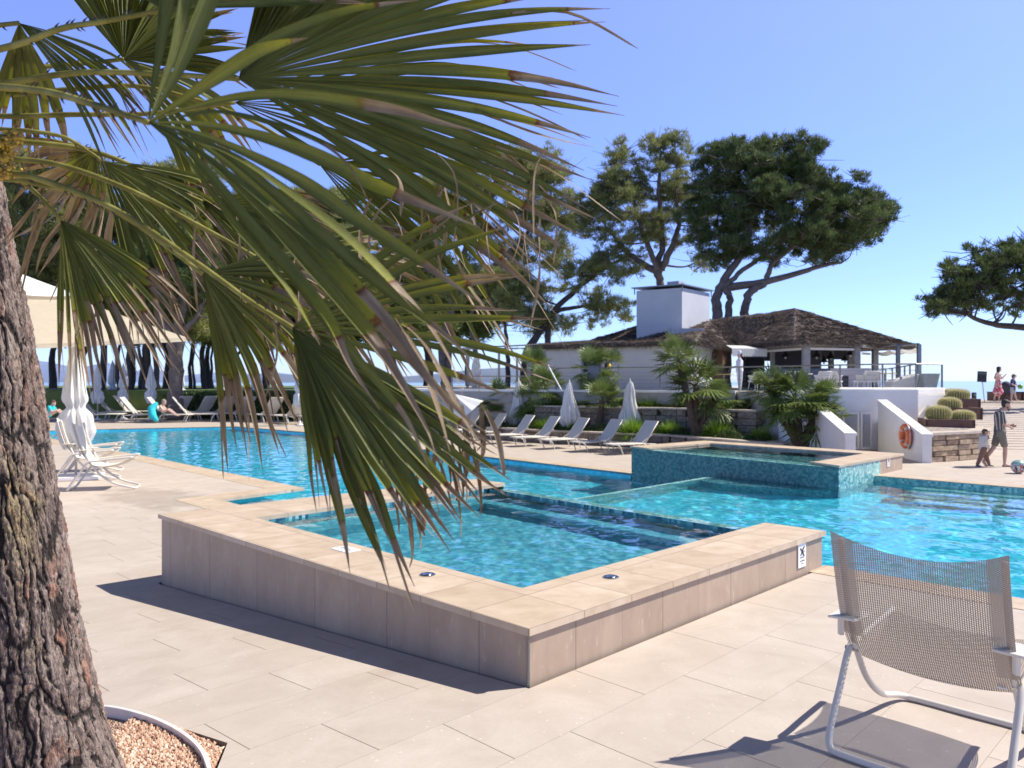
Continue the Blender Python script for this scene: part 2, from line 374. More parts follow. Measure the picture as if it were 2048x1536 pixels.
def mk_stone(name, c1, c2, c3, bw=.7, bh=.28, mortar=.02, rot=0):
    t = NT(name)
    br = t.new('ShaderNodeTexBrick'); sp = t.new('ShaderNodeSeparateXYZ'); t.link(t.new('ShaderNodeNewGeometry').outputs['Position'], sp.inputs[0])
    cb = t.new('ShaderNodeCombineXYZ')
    hx = t.math('ADD', t.math('MULTIPLY', sp.outputs[0], math.cos(rot)), t.math('MULTIPLY', sp.outputs[1], math.sin(rot)))
    nz = t.noise(t.coord('World'), 1.6, 2)
    t.link(t.math('ADD', hx, t.math('MULTIPLY', nz, .25)), cb.inputs[0]); t.link(t.math('ADD', sp.outputs[2], t.math('MULTIPLY', nz, .12)), cb.inputs[1]); t.link(cb.outputs[0], br.inputs['Vector'])
    br.inputs['Scale'].default_value = 1; br.inputs['Brick Width'].default_value = bw; br.inputs['Row Height'].default_value = bh; br.inputs['Mortar Size'].default_value = mortar
    br.inputs['Color1'].default_value = (*c1, 1); br.inputs['Color2'].default_value = (*c2, 1); br.inputs['Mortar'].default_value = (.03, .022, .017, 1)
    n = t.noise(t.coord('World'), 7, 7, .65); c = t.mix(t.ramp(n, [(.35, (0,) * 3), (.7, (.8,) * 3)]), br.outputs[0], c3)
    c = t.mix(br.outputs[1], c, (.05, .038, .03))
    t.link(c, t.b.inputs['Base Color']); t.b.inputs['Roughness'].default_value = .9
    t.bump(t.math('SUBTRACT', t.math('MULTIPLY', n, .6), br.outputs[1]), .9, .03)
    return t.m
def mk_blocks(name, c1, c2, c3):
    t = NT(name); n = t.noise(t.coord('World', scale=(1, 1, 2.2)), 1.7, 3, .6); n2 = t.noise(t.coord('World'), 9, 8, .7, .4)
    c = t.ramp(n, [(.35, c1), (.5, c2), (.6, c1), (.7, c2)]); c = t.mix(t.ramp(n2, [(.40, (.75,) * 3), (.62, (0,) * 3)]), c, c3)
    t.link(c, t.b.inputs['Base Color']); t.b.inputs['Roughness'].default_value = .92; t.bump(n2, 1, .05); return t.m
def mk_thatch():
    t = NT('thatch'); n = t.noise(t.coord('World', scale=(7, 7, 1.5)), 2.2, 8, .72, .4); n2 = t.noise(t.coord('World', scale=(.35, .35, 2.5)), 1.5, 4, .6)
    c = t.ramp(n, [(.3, (.05, .034, .026)), (.5, (.15, .115, .095)), (.72, (.29, .245, .21))])
    c = t.mix(t.ramp(n2, [(.4, (.5,) * 3), (.6, (0,) * 3)]), c, (.10, .07, .055))
    t.link(c, t.b.inputs['Base Color']); t.b.inputs['Roughness'].default_value = 1; t.bump(n, 1, .08); return t.m
def mk_gravel(name, c1, c2, c3, sc=30):
    t = NT(name); vo = t.new('ShaderNodeTexVoronoi'); t.link(t.coord('World'), vo.inputs['Vector']); vo.inputs['Scale'].default_value = sc
    c = t.ramp(t.new('ShaderNodeSeparateColor').outputs[0], [(0, c1), (.5, c2), (1, c3)])
    sc_ = t.n[-2] if False else None
    sep = [x for x in t.n if x.type == 'SEPARATE_COLOR'][0]; t.link(vo.outputs['Color'], sep.inputs[0])
    c = t.mix(t.ramp(vo.outputs['Distance'], [(.5, (0,) * 3), (.9, (.8,) * 3)]), c, tuple(x * .3 for x in c1))
    t.link(c, t.b.inputs['Base Color']); t.b.inputs['Roughness'].default_value = .9; t.bump(t.math('SUBTRACT', 1.0, vo.outputs['Distance']), 1, .03); return t.m
def mk_sling():
    t = NT('sling_mesh')
    u = t.new('ShaderNodeAttribute', attribute_name='wuv').outputs['Vector']; sp = t.new('ShaderNodeSeparateXYZ'); t.link(u, sp.inputs[0])
    a = t.math('MULTIPLY', sp.outputs[0], 74); b = t.math('MULTIPLY', sp.outputs[1], 74)
    fa = t.math('FRACT', a); 
    rowi = t.math('MODULO', t.math('FLOOR', a), 2.0); b2 = t.math('ADD', b, t.math('MULTIPLY', rowi, .5)); fb = t.math('FRACT', b2)
    da = t.math('ABSOLUTE', t.math('SUBTRACT', fa, .5)); db = t.math('ABSOLUTE', t.math('SUBTRACT', fb, .5))
    hole = t.math('MULTIPLY', t.math('LESS_THAN', da, .25), t.math('LESS_THAN', db, .27))
    hole = t.math('MULTIPLY', hole, sp.outputs[2])
    n = t.noise(t.coord('Object'), 6, 3)
    c = t.mix(n, (.25, .20, .16), (.33, .27, .215))
    c = t.mix(t.math('LESS_THAN', db, .36), (.44, .37, .305), c)
    t.link(c, t.b.inputs['Base Color']); t.b.inputs['Roughness'].default_value = .55
    tp = t.new('ShaderNodeBsdfTransparent'); mx = t.new('ShaderNodeMixShader'); t.link(hole, mx.inputs[0])
    t.link(t.b.outputs[0], mx.inputs[1]); t.link(tp.outputs[0], mx.inputs[2]); t.link(mx.outputs[0], t.out.inputs[0])
    t.bump(t.math('ADD', da, db), .4, .004)
    return t.m
def mk_glass(name='clear_glass', tint=(.86, .94, .93)):
    t = NT(name); tp = t.new('ShaderNodeBsdfTransparent'); tp.inputs[0].default_value = (*tint, 1)
    gl = t.new('ShaderNodeBsdfGlossy'); gl.inputs['Roughness'].default_value = .02; fr = t.new('ShaderNodeFresnel'); fr.inputs[0].default_value = 1.45
    mx = t.new('ShaderNodeMixShader'); t.link(fr.outputs[0], mx.inputs[0]); t.link(tp.outputs[0], mx.inputs[1]); t.link(gl.outputs[0], mx.inputs[2]); t.link(mx.outputs[0], t.out.inputs[0]); return t.m
M['deck'] = mk_deck()
M['coping'] = mk_travertine('travertine_coping', (.41, .30, .195), (.55, .43, .305), (.65, .535, .405))
M['walltile'] = mk_walltile()
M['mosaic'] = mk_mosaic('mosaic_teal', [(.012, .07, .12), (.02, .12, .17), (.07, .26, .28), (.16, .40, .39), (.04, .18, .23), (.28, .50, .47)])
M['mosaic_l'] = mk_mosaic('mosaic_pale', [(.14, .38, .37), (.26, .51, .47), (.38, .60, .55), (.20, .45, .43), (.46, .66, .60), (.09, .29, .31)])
M['floorA'] = mk_mosaic('pool_floor_mosaic', [(.05, .56, .72), (.08, .62, .76), (.06, .52, .68), (.12, .68, .80)], .09)
M['floorJ'] = mk_mosaic('tub_floor_mosaic', [(.08, .43, .55), (.13, .51, .61), (.09, .38, .50), (.18, .56, .64)], .06)
M['water'] = mk_water()
M['bark'] = mk_bark(); M['frond'] = mk_frond()
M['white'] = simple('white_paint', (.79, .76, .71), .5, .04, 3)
M['cream_metal'] = simple('cream_powder_coat', (.66, .605, .51), .35, .04, 3)
M['cream_mesh'] = simple('cream_textilene', (.62, .575, .50), .7, .05, 10, .2, 300, .002)
M['grey_mesh'] = simple('grey_textilene', (.30, .275, .25), .75, .08, 10, .2, 300, .002)
M['stucco'] = simple('white_stucco', (.80, .765, .71), .85, .05, 2, .35, 12, .02)
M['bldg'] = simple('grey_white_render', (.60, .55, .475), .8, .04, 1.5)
M['metal'] = simple('grey_steel', (.22, .22, .215), .4, .1, 5, metal=.6)
M['greywood'] = simple('grey_painted_wood', (.30, .285, .265), .7, .15, 4)
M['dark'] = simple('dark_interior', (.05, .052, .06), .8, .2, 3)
M['canvas'] = fabric('beige_canvas', (.80, .70, .53), .6)
M['whitecloth'] = fabric('white_canvas', (.82, .81, .78), .25)
M['thatch'] = mk_thatch()
M['stone'] = mk_stone('dry_stone', (.42, .34, .25), (.33, .27, .205), (.50, .42, .33), .8, .3)
M['stone2'] = mk_stone('warm_stone', (.52, .41, .28), (.44, .33, .22), (.60, .50, .37), .62, .21, .018, R(45))
M['timber'] = simple('dark_red_timber', (.13, .065, .045), .6, .25, 4, .3, 30)
M['soil'] = simple('soil', (.13, .095, .07), .95, .3, 3, .5, 20)
M['grass'] = simple('lawn', (.11, .15, .035), .9, .3, .8, .4, 30)
M['glass'] = mk_glass(); M['rubber'] = simple('black_plastic', (.02, .02, .022), .5, .1)
M['needles'] = mk_leaf('pine_needles', (.055, .092, .03), (.11, .155, .042), (.15, .19, .052), .32, .5)
M['needles2'] = mk_leaf('pine_needles_light', (.15, .19, .055), (.28, .30, .09), (.35, .35, .12), .40, .5)
M['branch'] = simple('pine_branch', (.17, .13, .105), .9, .3, 4, .5, 10, .04)
M['darkbranch'] = simple('dark_pine_branch', (.075, .06, .052), .9, .3, 4, .5, 10, .04)
M['palmleaf'] = mk_leaf('fan_palm_leaf', (.085, .13, .028), (.15, .205, .045), (.20, .25, .075), .25, 1.5, .4)
M['bush'] = mk_leaf('ornamental_grass', (.14, .26, .02), (.23, .37, .035), (.26, .40, .05), .3, 2)
M['hedge'] = mk_leaf('hedge_leaf', (.04, .07, .02), (.07, .115, .028), (.10, .15, .04), .2, 1.5)
# ---------------------------------------------------------------- ground, sea, hills
def plane_poly(name, pts, z, mat, kind='structure'):
    m = MB(); m.add([(p[0], p[1], z) for p in pts], [tuple(range(len(pts)))]); return tag(m.build(name, mat), kind=kind)
sea_t = NT('sea_water'); sea_t.b.inputs['Base Color'].default_value = (.02, .10, .20, 1); sea_t.b.inputs['Roughness'].default_value = .12
sea_t.bump(sea_t.noise(sea_t.coord('World'), .25, 5), .12, .4)
plane_poly('sea', [(-60000, -2000), (60000, -2000), (60000, 60000), (-60000, 60000)], -9, sea_t.m)
plane_poly('ground', [(-70, -12), (45, -12), (45, 48), (-70, 48)], -2.15, M['soil'])
def hills(name, D, prof, col):  # col has the distance haze painted in: blue-grey slopes, no air volume
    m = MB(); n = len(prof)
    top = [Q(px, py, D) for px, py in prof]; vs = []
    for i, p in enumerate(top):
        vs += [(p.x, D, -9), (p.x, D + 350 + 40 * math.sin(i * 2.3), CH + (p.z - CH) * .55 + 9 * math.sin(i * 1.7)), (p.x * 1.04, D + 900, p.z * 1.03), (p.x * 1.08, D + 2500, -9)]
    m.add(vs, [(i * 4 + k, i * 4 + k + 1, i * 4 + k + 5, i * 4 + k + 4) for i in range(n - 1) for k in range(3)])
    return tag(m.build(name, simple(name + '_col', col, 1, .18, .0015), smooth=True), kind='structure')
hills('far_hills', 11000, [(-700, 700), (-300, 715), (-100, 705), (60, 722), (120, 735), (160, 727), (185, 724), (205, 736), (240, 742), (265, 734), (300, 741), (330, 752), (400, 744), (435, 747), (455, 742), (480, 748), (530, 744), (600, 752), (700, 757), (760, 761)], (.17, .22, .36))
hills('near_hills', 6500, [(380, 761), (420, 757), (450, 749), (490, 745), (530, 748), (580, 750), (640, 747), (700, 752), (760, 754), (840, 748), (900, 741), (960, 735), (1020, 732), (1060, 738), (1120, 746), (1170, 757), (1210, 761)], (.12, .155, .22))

# ---------------------------------------------------------------- pools: outlines
zA = -.5; WA = -.62; WB = -.13; cj = .43
A = A0.to_3d(); Bl = P(316, 1028, cj); F1 = P(950, 958, cj); T1 = P(1010, 966, cj); E1 = P(1652, 1062, cj); D1 = P(1530, 1045, cj)
I1 = P(1044, 1176, cj); I2 = P(510, 1035, cj)
J_out = [A, Bl, F1, T1, D1, E1]                       # raised tub, outer plan
sA, sB, sC, sD = P(1679, 931, .4), P(1260, 892, .4), P(1410, 881, .4), P(1808, 907, .4)   # upper spa, outer plan
SP = [sA, sB, sC, sD]
eA = [P(60, 878, zA), P(254, 917, zA), P(530, 977, zA), P(350, 1000, zA), P(412, 1018, zA)]     # near-left pool edge
eL = [P(1262, 946.8, zA), P(970, 913.2, zA), P(684, 880.5, zA), P(639, 866.5, zA), P(471, 853, zA), P(219, 858, zA), P(40, 863, zA)]   # far pool edge
E0 = P(1650, 1131, 0); Enr = E0 - LX * 12
eR0 = P(1745, 951, 0); eR1 = eR0 - LX * 16
pt0 = P(1010, 1018, WB); ptn = P(1144, 998, WB); ptf = P(1432, 951, WB)
dirp = (ptf - ptn).normalized(); pt0 = ptn - dirp * 2.2; ptf = ptf + dirp * .5; nrm = Vector((dirp.y, -dirp.x, 0)) * .12
poolA = [eA[0], eA[1], eA[2], eA[3], eA[4], Bl + RX * .35, F1, T1, pt0 + nrm, ptf + nrm, sB, eL[0]] + eL[1:]
poolB = [D1, E0, Enr, eR1, eR0, sA + RX * .0, ptf - nrm, pt0 - nrm]
poolBw = [D1, E0, Enr, eR1, eR0, sA, ptf + nrm * .92, pt0 + nrm * .92]
def inpoly(X, Y, poly):
    ins = np.zeros(X.shape, bool); n = len(poly)
    for i in range(n):
        x1, y1 = poly[i][0], poly[i][1]; x2, y2 = poly[(i + 1) % n][0], poly[(i + 1) % n][1]
        c = ((y1 > Y) != (y2 > Y)) & (X < (x2 - x1) * (Y - y1) / (y2 - y1 + 1e-12) + x1); ins ^= c
    return ins
def grow(poly, d):
    c = sum((Vector((p[0], p[1], 0)) for p in poly), Vector()) / len(poly)
    ar = sum(poly[i][0] * poly[(i + 1) % len(poly)][1] - poly[(i + 1) % len(poly)][0] * poly[i][1] for i in range(len(poly)))
    sgn = 1 if ar > 0 else -1; out = []
    n = len(poly)
    for i in range(n):
        p0, p1, p2 = [Vector((poly[(i + k) % n][0], poly[(i + k) % n][1])) for k in (-1, 0, 1)]
        d1 = (p1 - p0).normalized(); d2 = (p2 - p1).normalized()
        n1 = Vector((d1.y, -d1.x)) * sgn; n2 = Vector((d2.y, -d2.x)) * sgn
        b = (n1 + n2); b = b.normalized() if b.length > .1 else n1
        out.append((p1 + b * d / max(.4, b.dot(n1))).to_3d())
    return out
def waves(seed, amp, kmin, kmax, n=34, wind=None):
    r = random.Random(seed); W = [(r.uniform(0, 6.28) if wind is None else r.gauss(wind, .8), math.exp(r.uniform(math.log(kmin), math.log(kmax))), r.uniform(0, 6.28)) for _ in range(n)]
    def f(x, y):
        z = 0 * x
        for a, k, p in W:
            z = z + np.sin(k * (x * math.cos(a) + y * math.sin(a)) + p + .6 * np.sin(.31 * k * (x * math.sin(a) - y * math.cos(a)) + p * 2)) * amp / k ** 1.15
        return z
    return f
def water(name, poly, z, step, f, margin=.06, hole=None, calm=None):
    g = grow(poly, margin); xs = [p[0] for p in g]; ys = [p[1] for p in g]
    x = np.arange(min(xs), max(xs) + step, step); y = np.arange(min(ys), max(ys) + step, step)
    X, Y = np.meshgrid(x, y); ins = inpoly(X, Y, g)
    cell = ins[:-1, :-1] | ins[1:, :-1] | ins[:-1, 1:] | ins[1:, 1:]
    Z = z + f(X, Y)
    idx = np.arange(X.size).reshape(X.shape)
    Fq = np.stack([idx[:-1, :-1], idx[:-1, 1:], idx[1:, 1:], idx[1:, :-1]], -1)[cell]
    used = np.unique(Fq); mp = -np.ones(X.size, int); mp[used] = np.arange(len(used))
    V = np.stack([X.ravel(), Y.ravel(), Z.ravel()], 1)[used]
    o = npmesh(name, V, mp[Fq], M['water'], None, True); tag(o, kind='structure'); o.cycles.is_caustics_caster = True; return o
def recv(o): o.cycles.is_caustics_receiver = True; return o
def basin(name, poly, zt, zb, wall, floor, kind='structure', skip=()):
    m = MB()
    for i in range(len(poly)):
        a, b = poly[i], poly[(i + 1) % len(poly)]; z1 = skip[i] if i in skip else zt; m.quad((a[0], a[1], zb), (b[0], b[1], zb), (b[0], b[1], z1), (a[0], a[1], z1))
    o = m.build(name, wall); o.data.materials.append(floor)
    bm = bmesh.new(); bm.from_mesh(o.data); vs = [bm.verts.new((p[0], p[1], zb)) for p in poly]; f = bm.faces.new(vs); f.material_index = 1; bm.to_mesh(o.data); bm.free()
    if kind: tag(o, kind=kind)
    return recv(o)
basin('pool_basin', poolA, zA - .004, -1.75, M['floorA'], M['floorA'], skip={5: -1.7, 6: -1.7, 7: -1.7, 8: -1.7, 9: -1.7, 10: -1.7, 4: -.7})
basin('pool_basin', poolB, -.065, -1.35, M['floorA'], M['floorA'], skip={4: -1.3, 5: -1.3, 6: -1.3, 7: -1.3, 0: -.2})
# tiled band just under the deck edges
mt = MB()
for a, b, z in ((eR0, eR1, 0), (E0, Enr, 0)):
    n_ = Vector((-(b - a).y, (b - a).x, 0)).normalized() * .012
    if (a + n_ - Vector((4, 12, 0))).length > (a - n_ - Vector((4, 12, 0))).length: n_ = -n_
    mt.prism([a + n_ * .2, b + n_ * .2, b + n_ * 1.2, a + n_ * 1.2], -.42, -.01)
tag(recv(mt.build('pool_edge_tiles', M['mosaic_l'])), kind='structure')
# shallow steps in the right pool under the far edge
ms = MB()
for i in range(4):
    a = eR0 - LX * 1.0; b = eR1; n_ = -RX
    ms.prism([a + n_ * (.45 * i), b + n_ * (.45 * i), b + n_ * (.45 * (i + 1)), a + n_ * (.45 * (i + 1))], -1.34, -.30 - .2 * i)
tag(recv(ms.build('pool_steps', M['mosaic_l'])), kind='structure')
# overflow wall between the two water levels
mo = MB(); mo.prism([pt0 - nrm, ptf - nrm, ptf + nrm, pt0 + nrm], -1.74, WB - .025)
tag(recv(mo.build('overflow_wall', M['mosaic_l'])), 'low mosaic overflow wall dividing the two big pools', 'wall')
# curved ledge at the foot of the upper spa
lg = []
f0, f1 = ptf, sA
for i in range(15):
    t = i / 14; p = f0.lerp(f1, t); lg.append(p)
off = (sA - sB).normalized(); out_n = Vector((-off.y, off.x, 0)); out_n = out_n if out_n.y < 0 else -out_n
led = [f0.lerp(f1, i / 14) + out_n * (.12 + 1.5 * math.sin(math.pi * min(1, .25 + i / 14 * .75)) * (1 - .55 * i / 14)) for i in range(13)]
ml = MB(); ml.prism([f0] + led + [f0.lerp(f1, 13 / 14)], -1.34, WB - .22)
tag(recv(ml.build('pool_ledge', M['mosaic'])), kind='structure')
fA = waves(1, .0115, 5, 40, 44); fB = waves(2, .013, 5, 55, 50); fJ = waves(3, .010, 5, 60, 44); fS = waves(4, .009, 5, 30, 30)
water('pool_water', poolA, WA, .065, fA)
water('pool_water', poolBw, WB, .045, fB, margin=.0)

# ---------------------------------------------------------------- decks
def deckmesh(name, pts, zf, mat, cuts=None, skirt=.5):
    bm = bmesh.new(); vs = [bm.verts.new((p[0], p[1], 0)) for p in pts]; bm.faces.new(vs)
    bmesh.ops.triangulate(bm, faces=bm.faces)
    for u in (cuts or []):
        bmesh.ops.bisect_plane(bm, geom=bm.verts[:] + bm.edges[:] + bm.faces[:], plane_co=A0 + LX * u, plane_no=LX)
    for v in bm.verts: v.co.z = zf(v.co.x, v.co.y)
    bmesh.ops.recalc_face_normals(bm, faces=bm.faces)
    if sum(f.normal.z for f in bm.faces) < 0: bmesh.ops.reverse_faces(bm, faces=bm.faces)
    me = bpy.data.meshes.new(name); bm.to_mesh(me); bm.free(); return tag(finish(me, name, mat, fix=False), kind='structure')
# pit of the pine: plan outline (a hexagon-like cut in the tiles) and ring
pit = [P(205, 1400, -.045), P(250, 1403, -.045), P(330, 1425, -.045), P(455, 1478, -.04), P(425, 1560, -.03), P(380, 1640), P(60, 1700), P(-120, 1640), P(-150, 1500), P(-20, 1420)]
pit = [Vector((p.x, p.y, 0)) for p in pit]
near = [eA[0], eA[1], eA[2], eA[3], eA[4], Bl + RX * .05, Bl, A, E1, E0, Enr, Vector((16, -3, 0)), Vector((6, -6, 0)), Vector((-14, -6, 0)), Vector((-40, 8, 0)), Vector((-45, 30, 0))]
# carry the pit as a notch reached by a slit so the outline stays one loop
pl = len(near); slit = Vector((-6, -6, 0))
order = [pit[6], pit[7], pit[8], pit[9]] + pit[0:6]
near2 = near[:13] + [Vector((-1.0, -6, 0)), ] + [pit[6]] + [pit[5], pit[4], pit[3], pit[2], pit[1], pit[0], pit[9], pit[8], pit[7], pit[6] + Vector((-.001, 0, 0))] + [Vector((-1.01, -6, 0))] + near[13:]
dk = deckmesh('deck', near2, lambda x, y: deckz(x, y), M['deck'], cuts=[0, US])
far = [eL[0]] + eL[1:] + [Vector((-50, 34, 0)), Vector((-50, 60, 0)), Vector((-20, 60, 0)), Vector((1, 46, 0)), Vector((9.4, 34, 0)), Vector((9.4, 20.2, 0)), sB + Vector((.3, .1, 0))]
far = [Vector(p) for p in far]
deckmesh('deck', far, lambda x, y: zA, M['deck'])
m = MB(); m.quad((-50, 34, -.504), (-50, 20, -.504), eA[0] + Vector((0, 0, -.004)), eL[-1] + Vector((0, 0, -.004))); tag(m.build('deck', M['deck']), kind='structure')
right = [eR0, eR1, Vector((40, 6, 0)), Vector((40, 44, 0)), Vector((9.41, 44, 0)), Vector((9.41, 20.1, 0)), sD - (sD - sC).normalized() * .1, eR0 + LX * .1]
deckmesh('deck', right, lambda x, y: 0, M['deck'])
# stone coping strips flush with the deck
def strip(name, pts, wd, z, side):
    m = MB(); pts = [Vector((p[0], p[1], 0)) for p in pts]; inner = pts; outer = []
    n = len(pts)
    for i in range(n):
        d1 = (pts[i] - pts[i - 1]).normalized() if i else (pts[1] - pts[0]).normalized()
        d2 = (pts[i + 1] - pts[i]).normalized() if i < n - 1 else d1
        b = (Vector((-d1.y, d1.x, 0)) + Vector((-d2.y, d2.x, 0))).normalized() * side
        outer.append(pts[i] + b * wd / max(.5, abs(b.dot(Vector((-d1.y, d1.x, 0))))))
    for i in range(n - 1):
        m.prism([inner[i], inner[i + 1], outer[i + 1], outer[i]], z - .06, z + .006)
    return tag(m.build(name, M['coping']), kind='structure')
strip('pool_coping', [eA[0], eA[1], eA[2], eA[3], eA[4]], .75, zA, 1)
strip('pool_coping', eL, .55, zA, -1)
strip('pool_coping', [eR0 + LX * .4, eR1], .45, 0, 1)
strip('pool_coping', [E0, Enr], .45, 0, -1)

# ---------------------------------------------------------------- raised tub in the foreground
tub = empty('raised_hot_tub', (A.x, A.y, 0), 'raised square hot tub clad in beige tiles under a wide travertine ledge, nearest the viewer', 'hot tub')
def child(mb, name, mat, parent, **k):
    mb.v = [tuple(Vector(v) - parent.location) for v in mb.v]; return mb.build(name, mat, parent, **k)
def inset(a, b, d): return d
def shell_pts(pts, d): return grow(pts, -d)
Jw = shell_pts(J_out, .035)
m = MB(); m.walls([Jw[0], Jw[1], Jw[2]], -.6, cj - .055); m = MB()
for a, b in ((Jw[0], Jw[1]), (Jw[5], Jw[0]), (Jw[1], Jw[2]), (Jw[2], Jw[3]), (Jw[4], Jw[5])):
    m.quad((a.x, a.y, -.75), (b.x, b.y, -.75), (b.x, b.y, cj - .05), (a.x, a.y, cj - .05))
child(m, 'side_wall', M['walltile'], tub)
co = MB(); nA = A; 
for poly in ([A, Bl, I2, I1], [Bl, F1, T1, I2], [A, I1, D1, E1]):
    co.prism([Vector((p.x, p.y, 0)) for p in poly], cj - .055, cj)
cp = child(co, 'coping', M['coping'], tub)
m = MB(); m.tube([(Jw[0].x - .004, Jw[0].y - .012, -.01), (Jw[0].x - .004, Jw[0].y - .012, cj - .05)], .012, 8); child(m, 'corner_strip', M['metal'], tub)
# inner basin with a bench, and the overflow wall on the far side
jz = .335
IW = [I1, I2, T1, D1]
of_a, of_b = T1, D1; ofd = (of_b - of_a).normalized(); ofn = Vector((ofd.y, -ofd.x, 0)); ofn = ofn if ofn.y < 0 else -ofn
m = MB()
i2x = T1 + (I2 - T1).normalized() * .42; d2x = D1 + (I1 - D1).normalized() * .42
m.prism([T1, D1, d2x, i2x], -1.3, jz - .02)
recv(child(m, 'overflow_edge', M['mosaic_l'], tub))
m = MB(); m.walls([I1, I2, i2x, d2x], -.62, cj - .056); recv(child(m, 'basin_wall', M['mosaic'], tub))
m = MB(); m.add([(p.x, p.y, -.62) for p in (I1, I2, i2x, d2x)], [(0, 1, 2, 3)]); recv(child(m, 'basin_floor', M['floorJ'], tub))
m = MB()
bn = [I1, I2, i2x, d2x]; bi = shell_pts(bn, .55)
for k in (0, 1, 2, 3): m.prism([bn[k], bn[(k + 1) % 4], bi[(k + 1) % 4], bi[k]], -.60, -.12)
recv(child(m, 'bench', M['floorJ'], tub))
water('tub_water', [I1, I2, T1 - (T1 - I2).normalized() * .0, D1], jz, .032, lambda x, y: fJ(x, y) * .8, margin=.0)
def disc(name, loc, label, group, r=.075):
    t = empty(name, loc, label, 'button', group)
    m = MB(); m.lathe([(r, 0), (r, .006), (r * .86, .012)], n=28); m.build('rim', M['steel'], t, smooth=False)
    m = MB(); m.lathe([(r * .55, .012), (r * .5, .02), (r * .1, .022)], n=24); m.build('button', M['steel'], t)
M['steel'] = simple('polished_steel', (.55, .56, .57), .22, .05, 5, metal=1)
disc('tub_button', P(1222, 1155, cj), 'round steel button in the right ledge of the near hot tub', 'round steel buttons')
disc('tub_button', P(855, 1150, cj), 'round steel button in the left ledge, under the hanging palm tips', 'round steel buttons')
def text_obj(body, size, mat, parent, loc, rot, ext=.0006, name='lettering', align='CENTER'):
    cu = bpy.data.curves.new(name, 'FONT'); cu.body = body; cu.size = size; cu.extrude = ext; cu.align_x = align; cu.align_y = 'CENTER'
    o = bpy.data.objects.new(name, cu); COL.objects.link(o); dg = bpy.context.evaluated_depsgraph_get()
    me = bpy.data.meshes.new_from_object(o.evaluated_get(dg)); bpy.data.objects.remove(o); me.materials.clear(); me.materials.append(mat)
    o = bpy.data.objects.new(name, me); COL.objects.link(o); o.parent = parent; o.location = loc; o.rotation_euler = rot; return o
M['ink'] = simple('black_ink', (.02, .02, .02), .5, .01)
M['plate'] = simple('white_plate', (.80, .80, .80), .35, .01)
def sign_plate(name, loc, n, label, w_=.20, h_=.30, group='white no-diving plates'):
    t = empty(name, loc, label, 'sign', group, rz=math.atan2(n.y, n.x) + R(90))
    m = MB(); m.box((0, 0, 0), (w_, .012, h_)); m.build('plate', M['plate'], t, bevel=.004)
    # black square pictogram: diver over waves, barred
    m = MB(); f = -.0075; s = w_ / .2
    def bar(x0, z0, x1, z1, r): m.tube([(x0 * s, f, z0 * s), (x1 * s, f, z1 * s)], r * s, 6)
    bar(-.05, .075, .045, -.02, .008); bar(-.045, -.01, .05, .085, .007); bar(-.01, .04, .03, .07, .009); bar(.01, .02, .05, .03, .007)
    for q in range(3): bar(-.05 + .035 * q, -.035, -.03 + .035 * q, -.03, .005)
    m.build('pictogram', M['ink'], t)
    text_obj('NO DIVING', .022 * s, M['ink'], t, (0, f, -.075 * s), (R(90), 0, 0))
    text_obj('0.90 m', .018 * s, M['ink'], t, (0, f, -.105 * s), (R(90), 0, 0))
    return t
rn = Vector((LX.x, LX.y, 0)) * -1
edge_r = (E1 - A).normalized(); fn = Vector((edge_r.y, -edge_r.x, 0))
# right face: plane through Jw[5], Jw[0]
def on_face(px, py, a, b):
    n_ = Vector(((b - a).y, -(b - a).x, 0)); d = Vector(((px - 1024) / FPX, 1, -(py - HZ) / FPX)); t = (a - Vector((0, 0, 0))).dot(n_) / d.dot(n_); p = d * t; p.z += CH; return p
sp_ = on_face(1602, 1108, Jw[0].to_3d(), Jw[5].to_3d()); 
sign_plate('no_diving_sign', sp_ + fn * .009, fn, 'white no-diving plate on the right side of the near hot tub')
t = empty('depth_label', P(692, 1099, cj) + Vector((0, 0, .003)), 'flat white paper-sized plate lying on the left ledge of the near hot tub', 'sign')
t.rotation_euler = (0, 0, math.atan2(LX.y, LX.x))
m = MB(); m.box((0, 0, 0), (.30, .19, .006)); m.build('plate', M['plate'], t, bevel=.002)
text_obj('0.90 m', .07, M['ink'], t, (0, 0, .0035), (0, 0, R(180)))

# ---------------------------------------------------------------- upper spa
spa = empty('upper_spa', (sA.x, sA.y, 0), 'raised spa with dark teal mosaic sides spilling into the pool, at the middle right', 'spa')
sw = shell_pts(SP, .03); SZ = .4
fw = [sw[1], sw[0]]; off = (sA - sB).normalized()
m = MB()
m.quad((sw[1].x, sw[1].y, -1.7), (sw[0].x, sw[0].y, -1.7), (sw[0].x, sw[0].y, SZ - .07), (sw[1].x, sw[1].y, SZ - .07))
m.quad((sw[1].x, sw[1].y, -1.7), (sw[2].x, sw[2].y, -1.7), (sw[2].x, sw[2].y, SZ - .05), (sw[1].x, sw[1].y, SZ - .05))
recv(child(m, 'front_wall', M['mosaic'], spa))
fr = .62
q = sw[0].lerp(sw[3], fr)
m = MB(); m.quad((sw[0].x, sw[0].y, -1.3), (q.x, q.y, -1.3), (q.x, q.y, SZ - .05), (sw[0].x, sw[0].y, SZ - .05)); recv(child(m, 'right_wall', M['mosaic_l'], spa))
m = MB(); m.quad((q.x, q.y, -.1), (sw[3].x, sw[3].y, -.1), (sw[3].x, sw[3].y, SZ - .05), (q.x, q.y, SZ - .05)); m.quad((sw[3].x, sw[3].y, -.6), (sw[2].x, sw[2].y, -.6), (sw[2].x, sw[2].y, SZ - .05), (sw[3].x, sw[3].y, SZ - .05))
child(m, 'back_wall', M['walltile'], spa)
s1, s2 = P(1303, 897, SZ), P(1619, 923, SZ)         # opening of the overflow
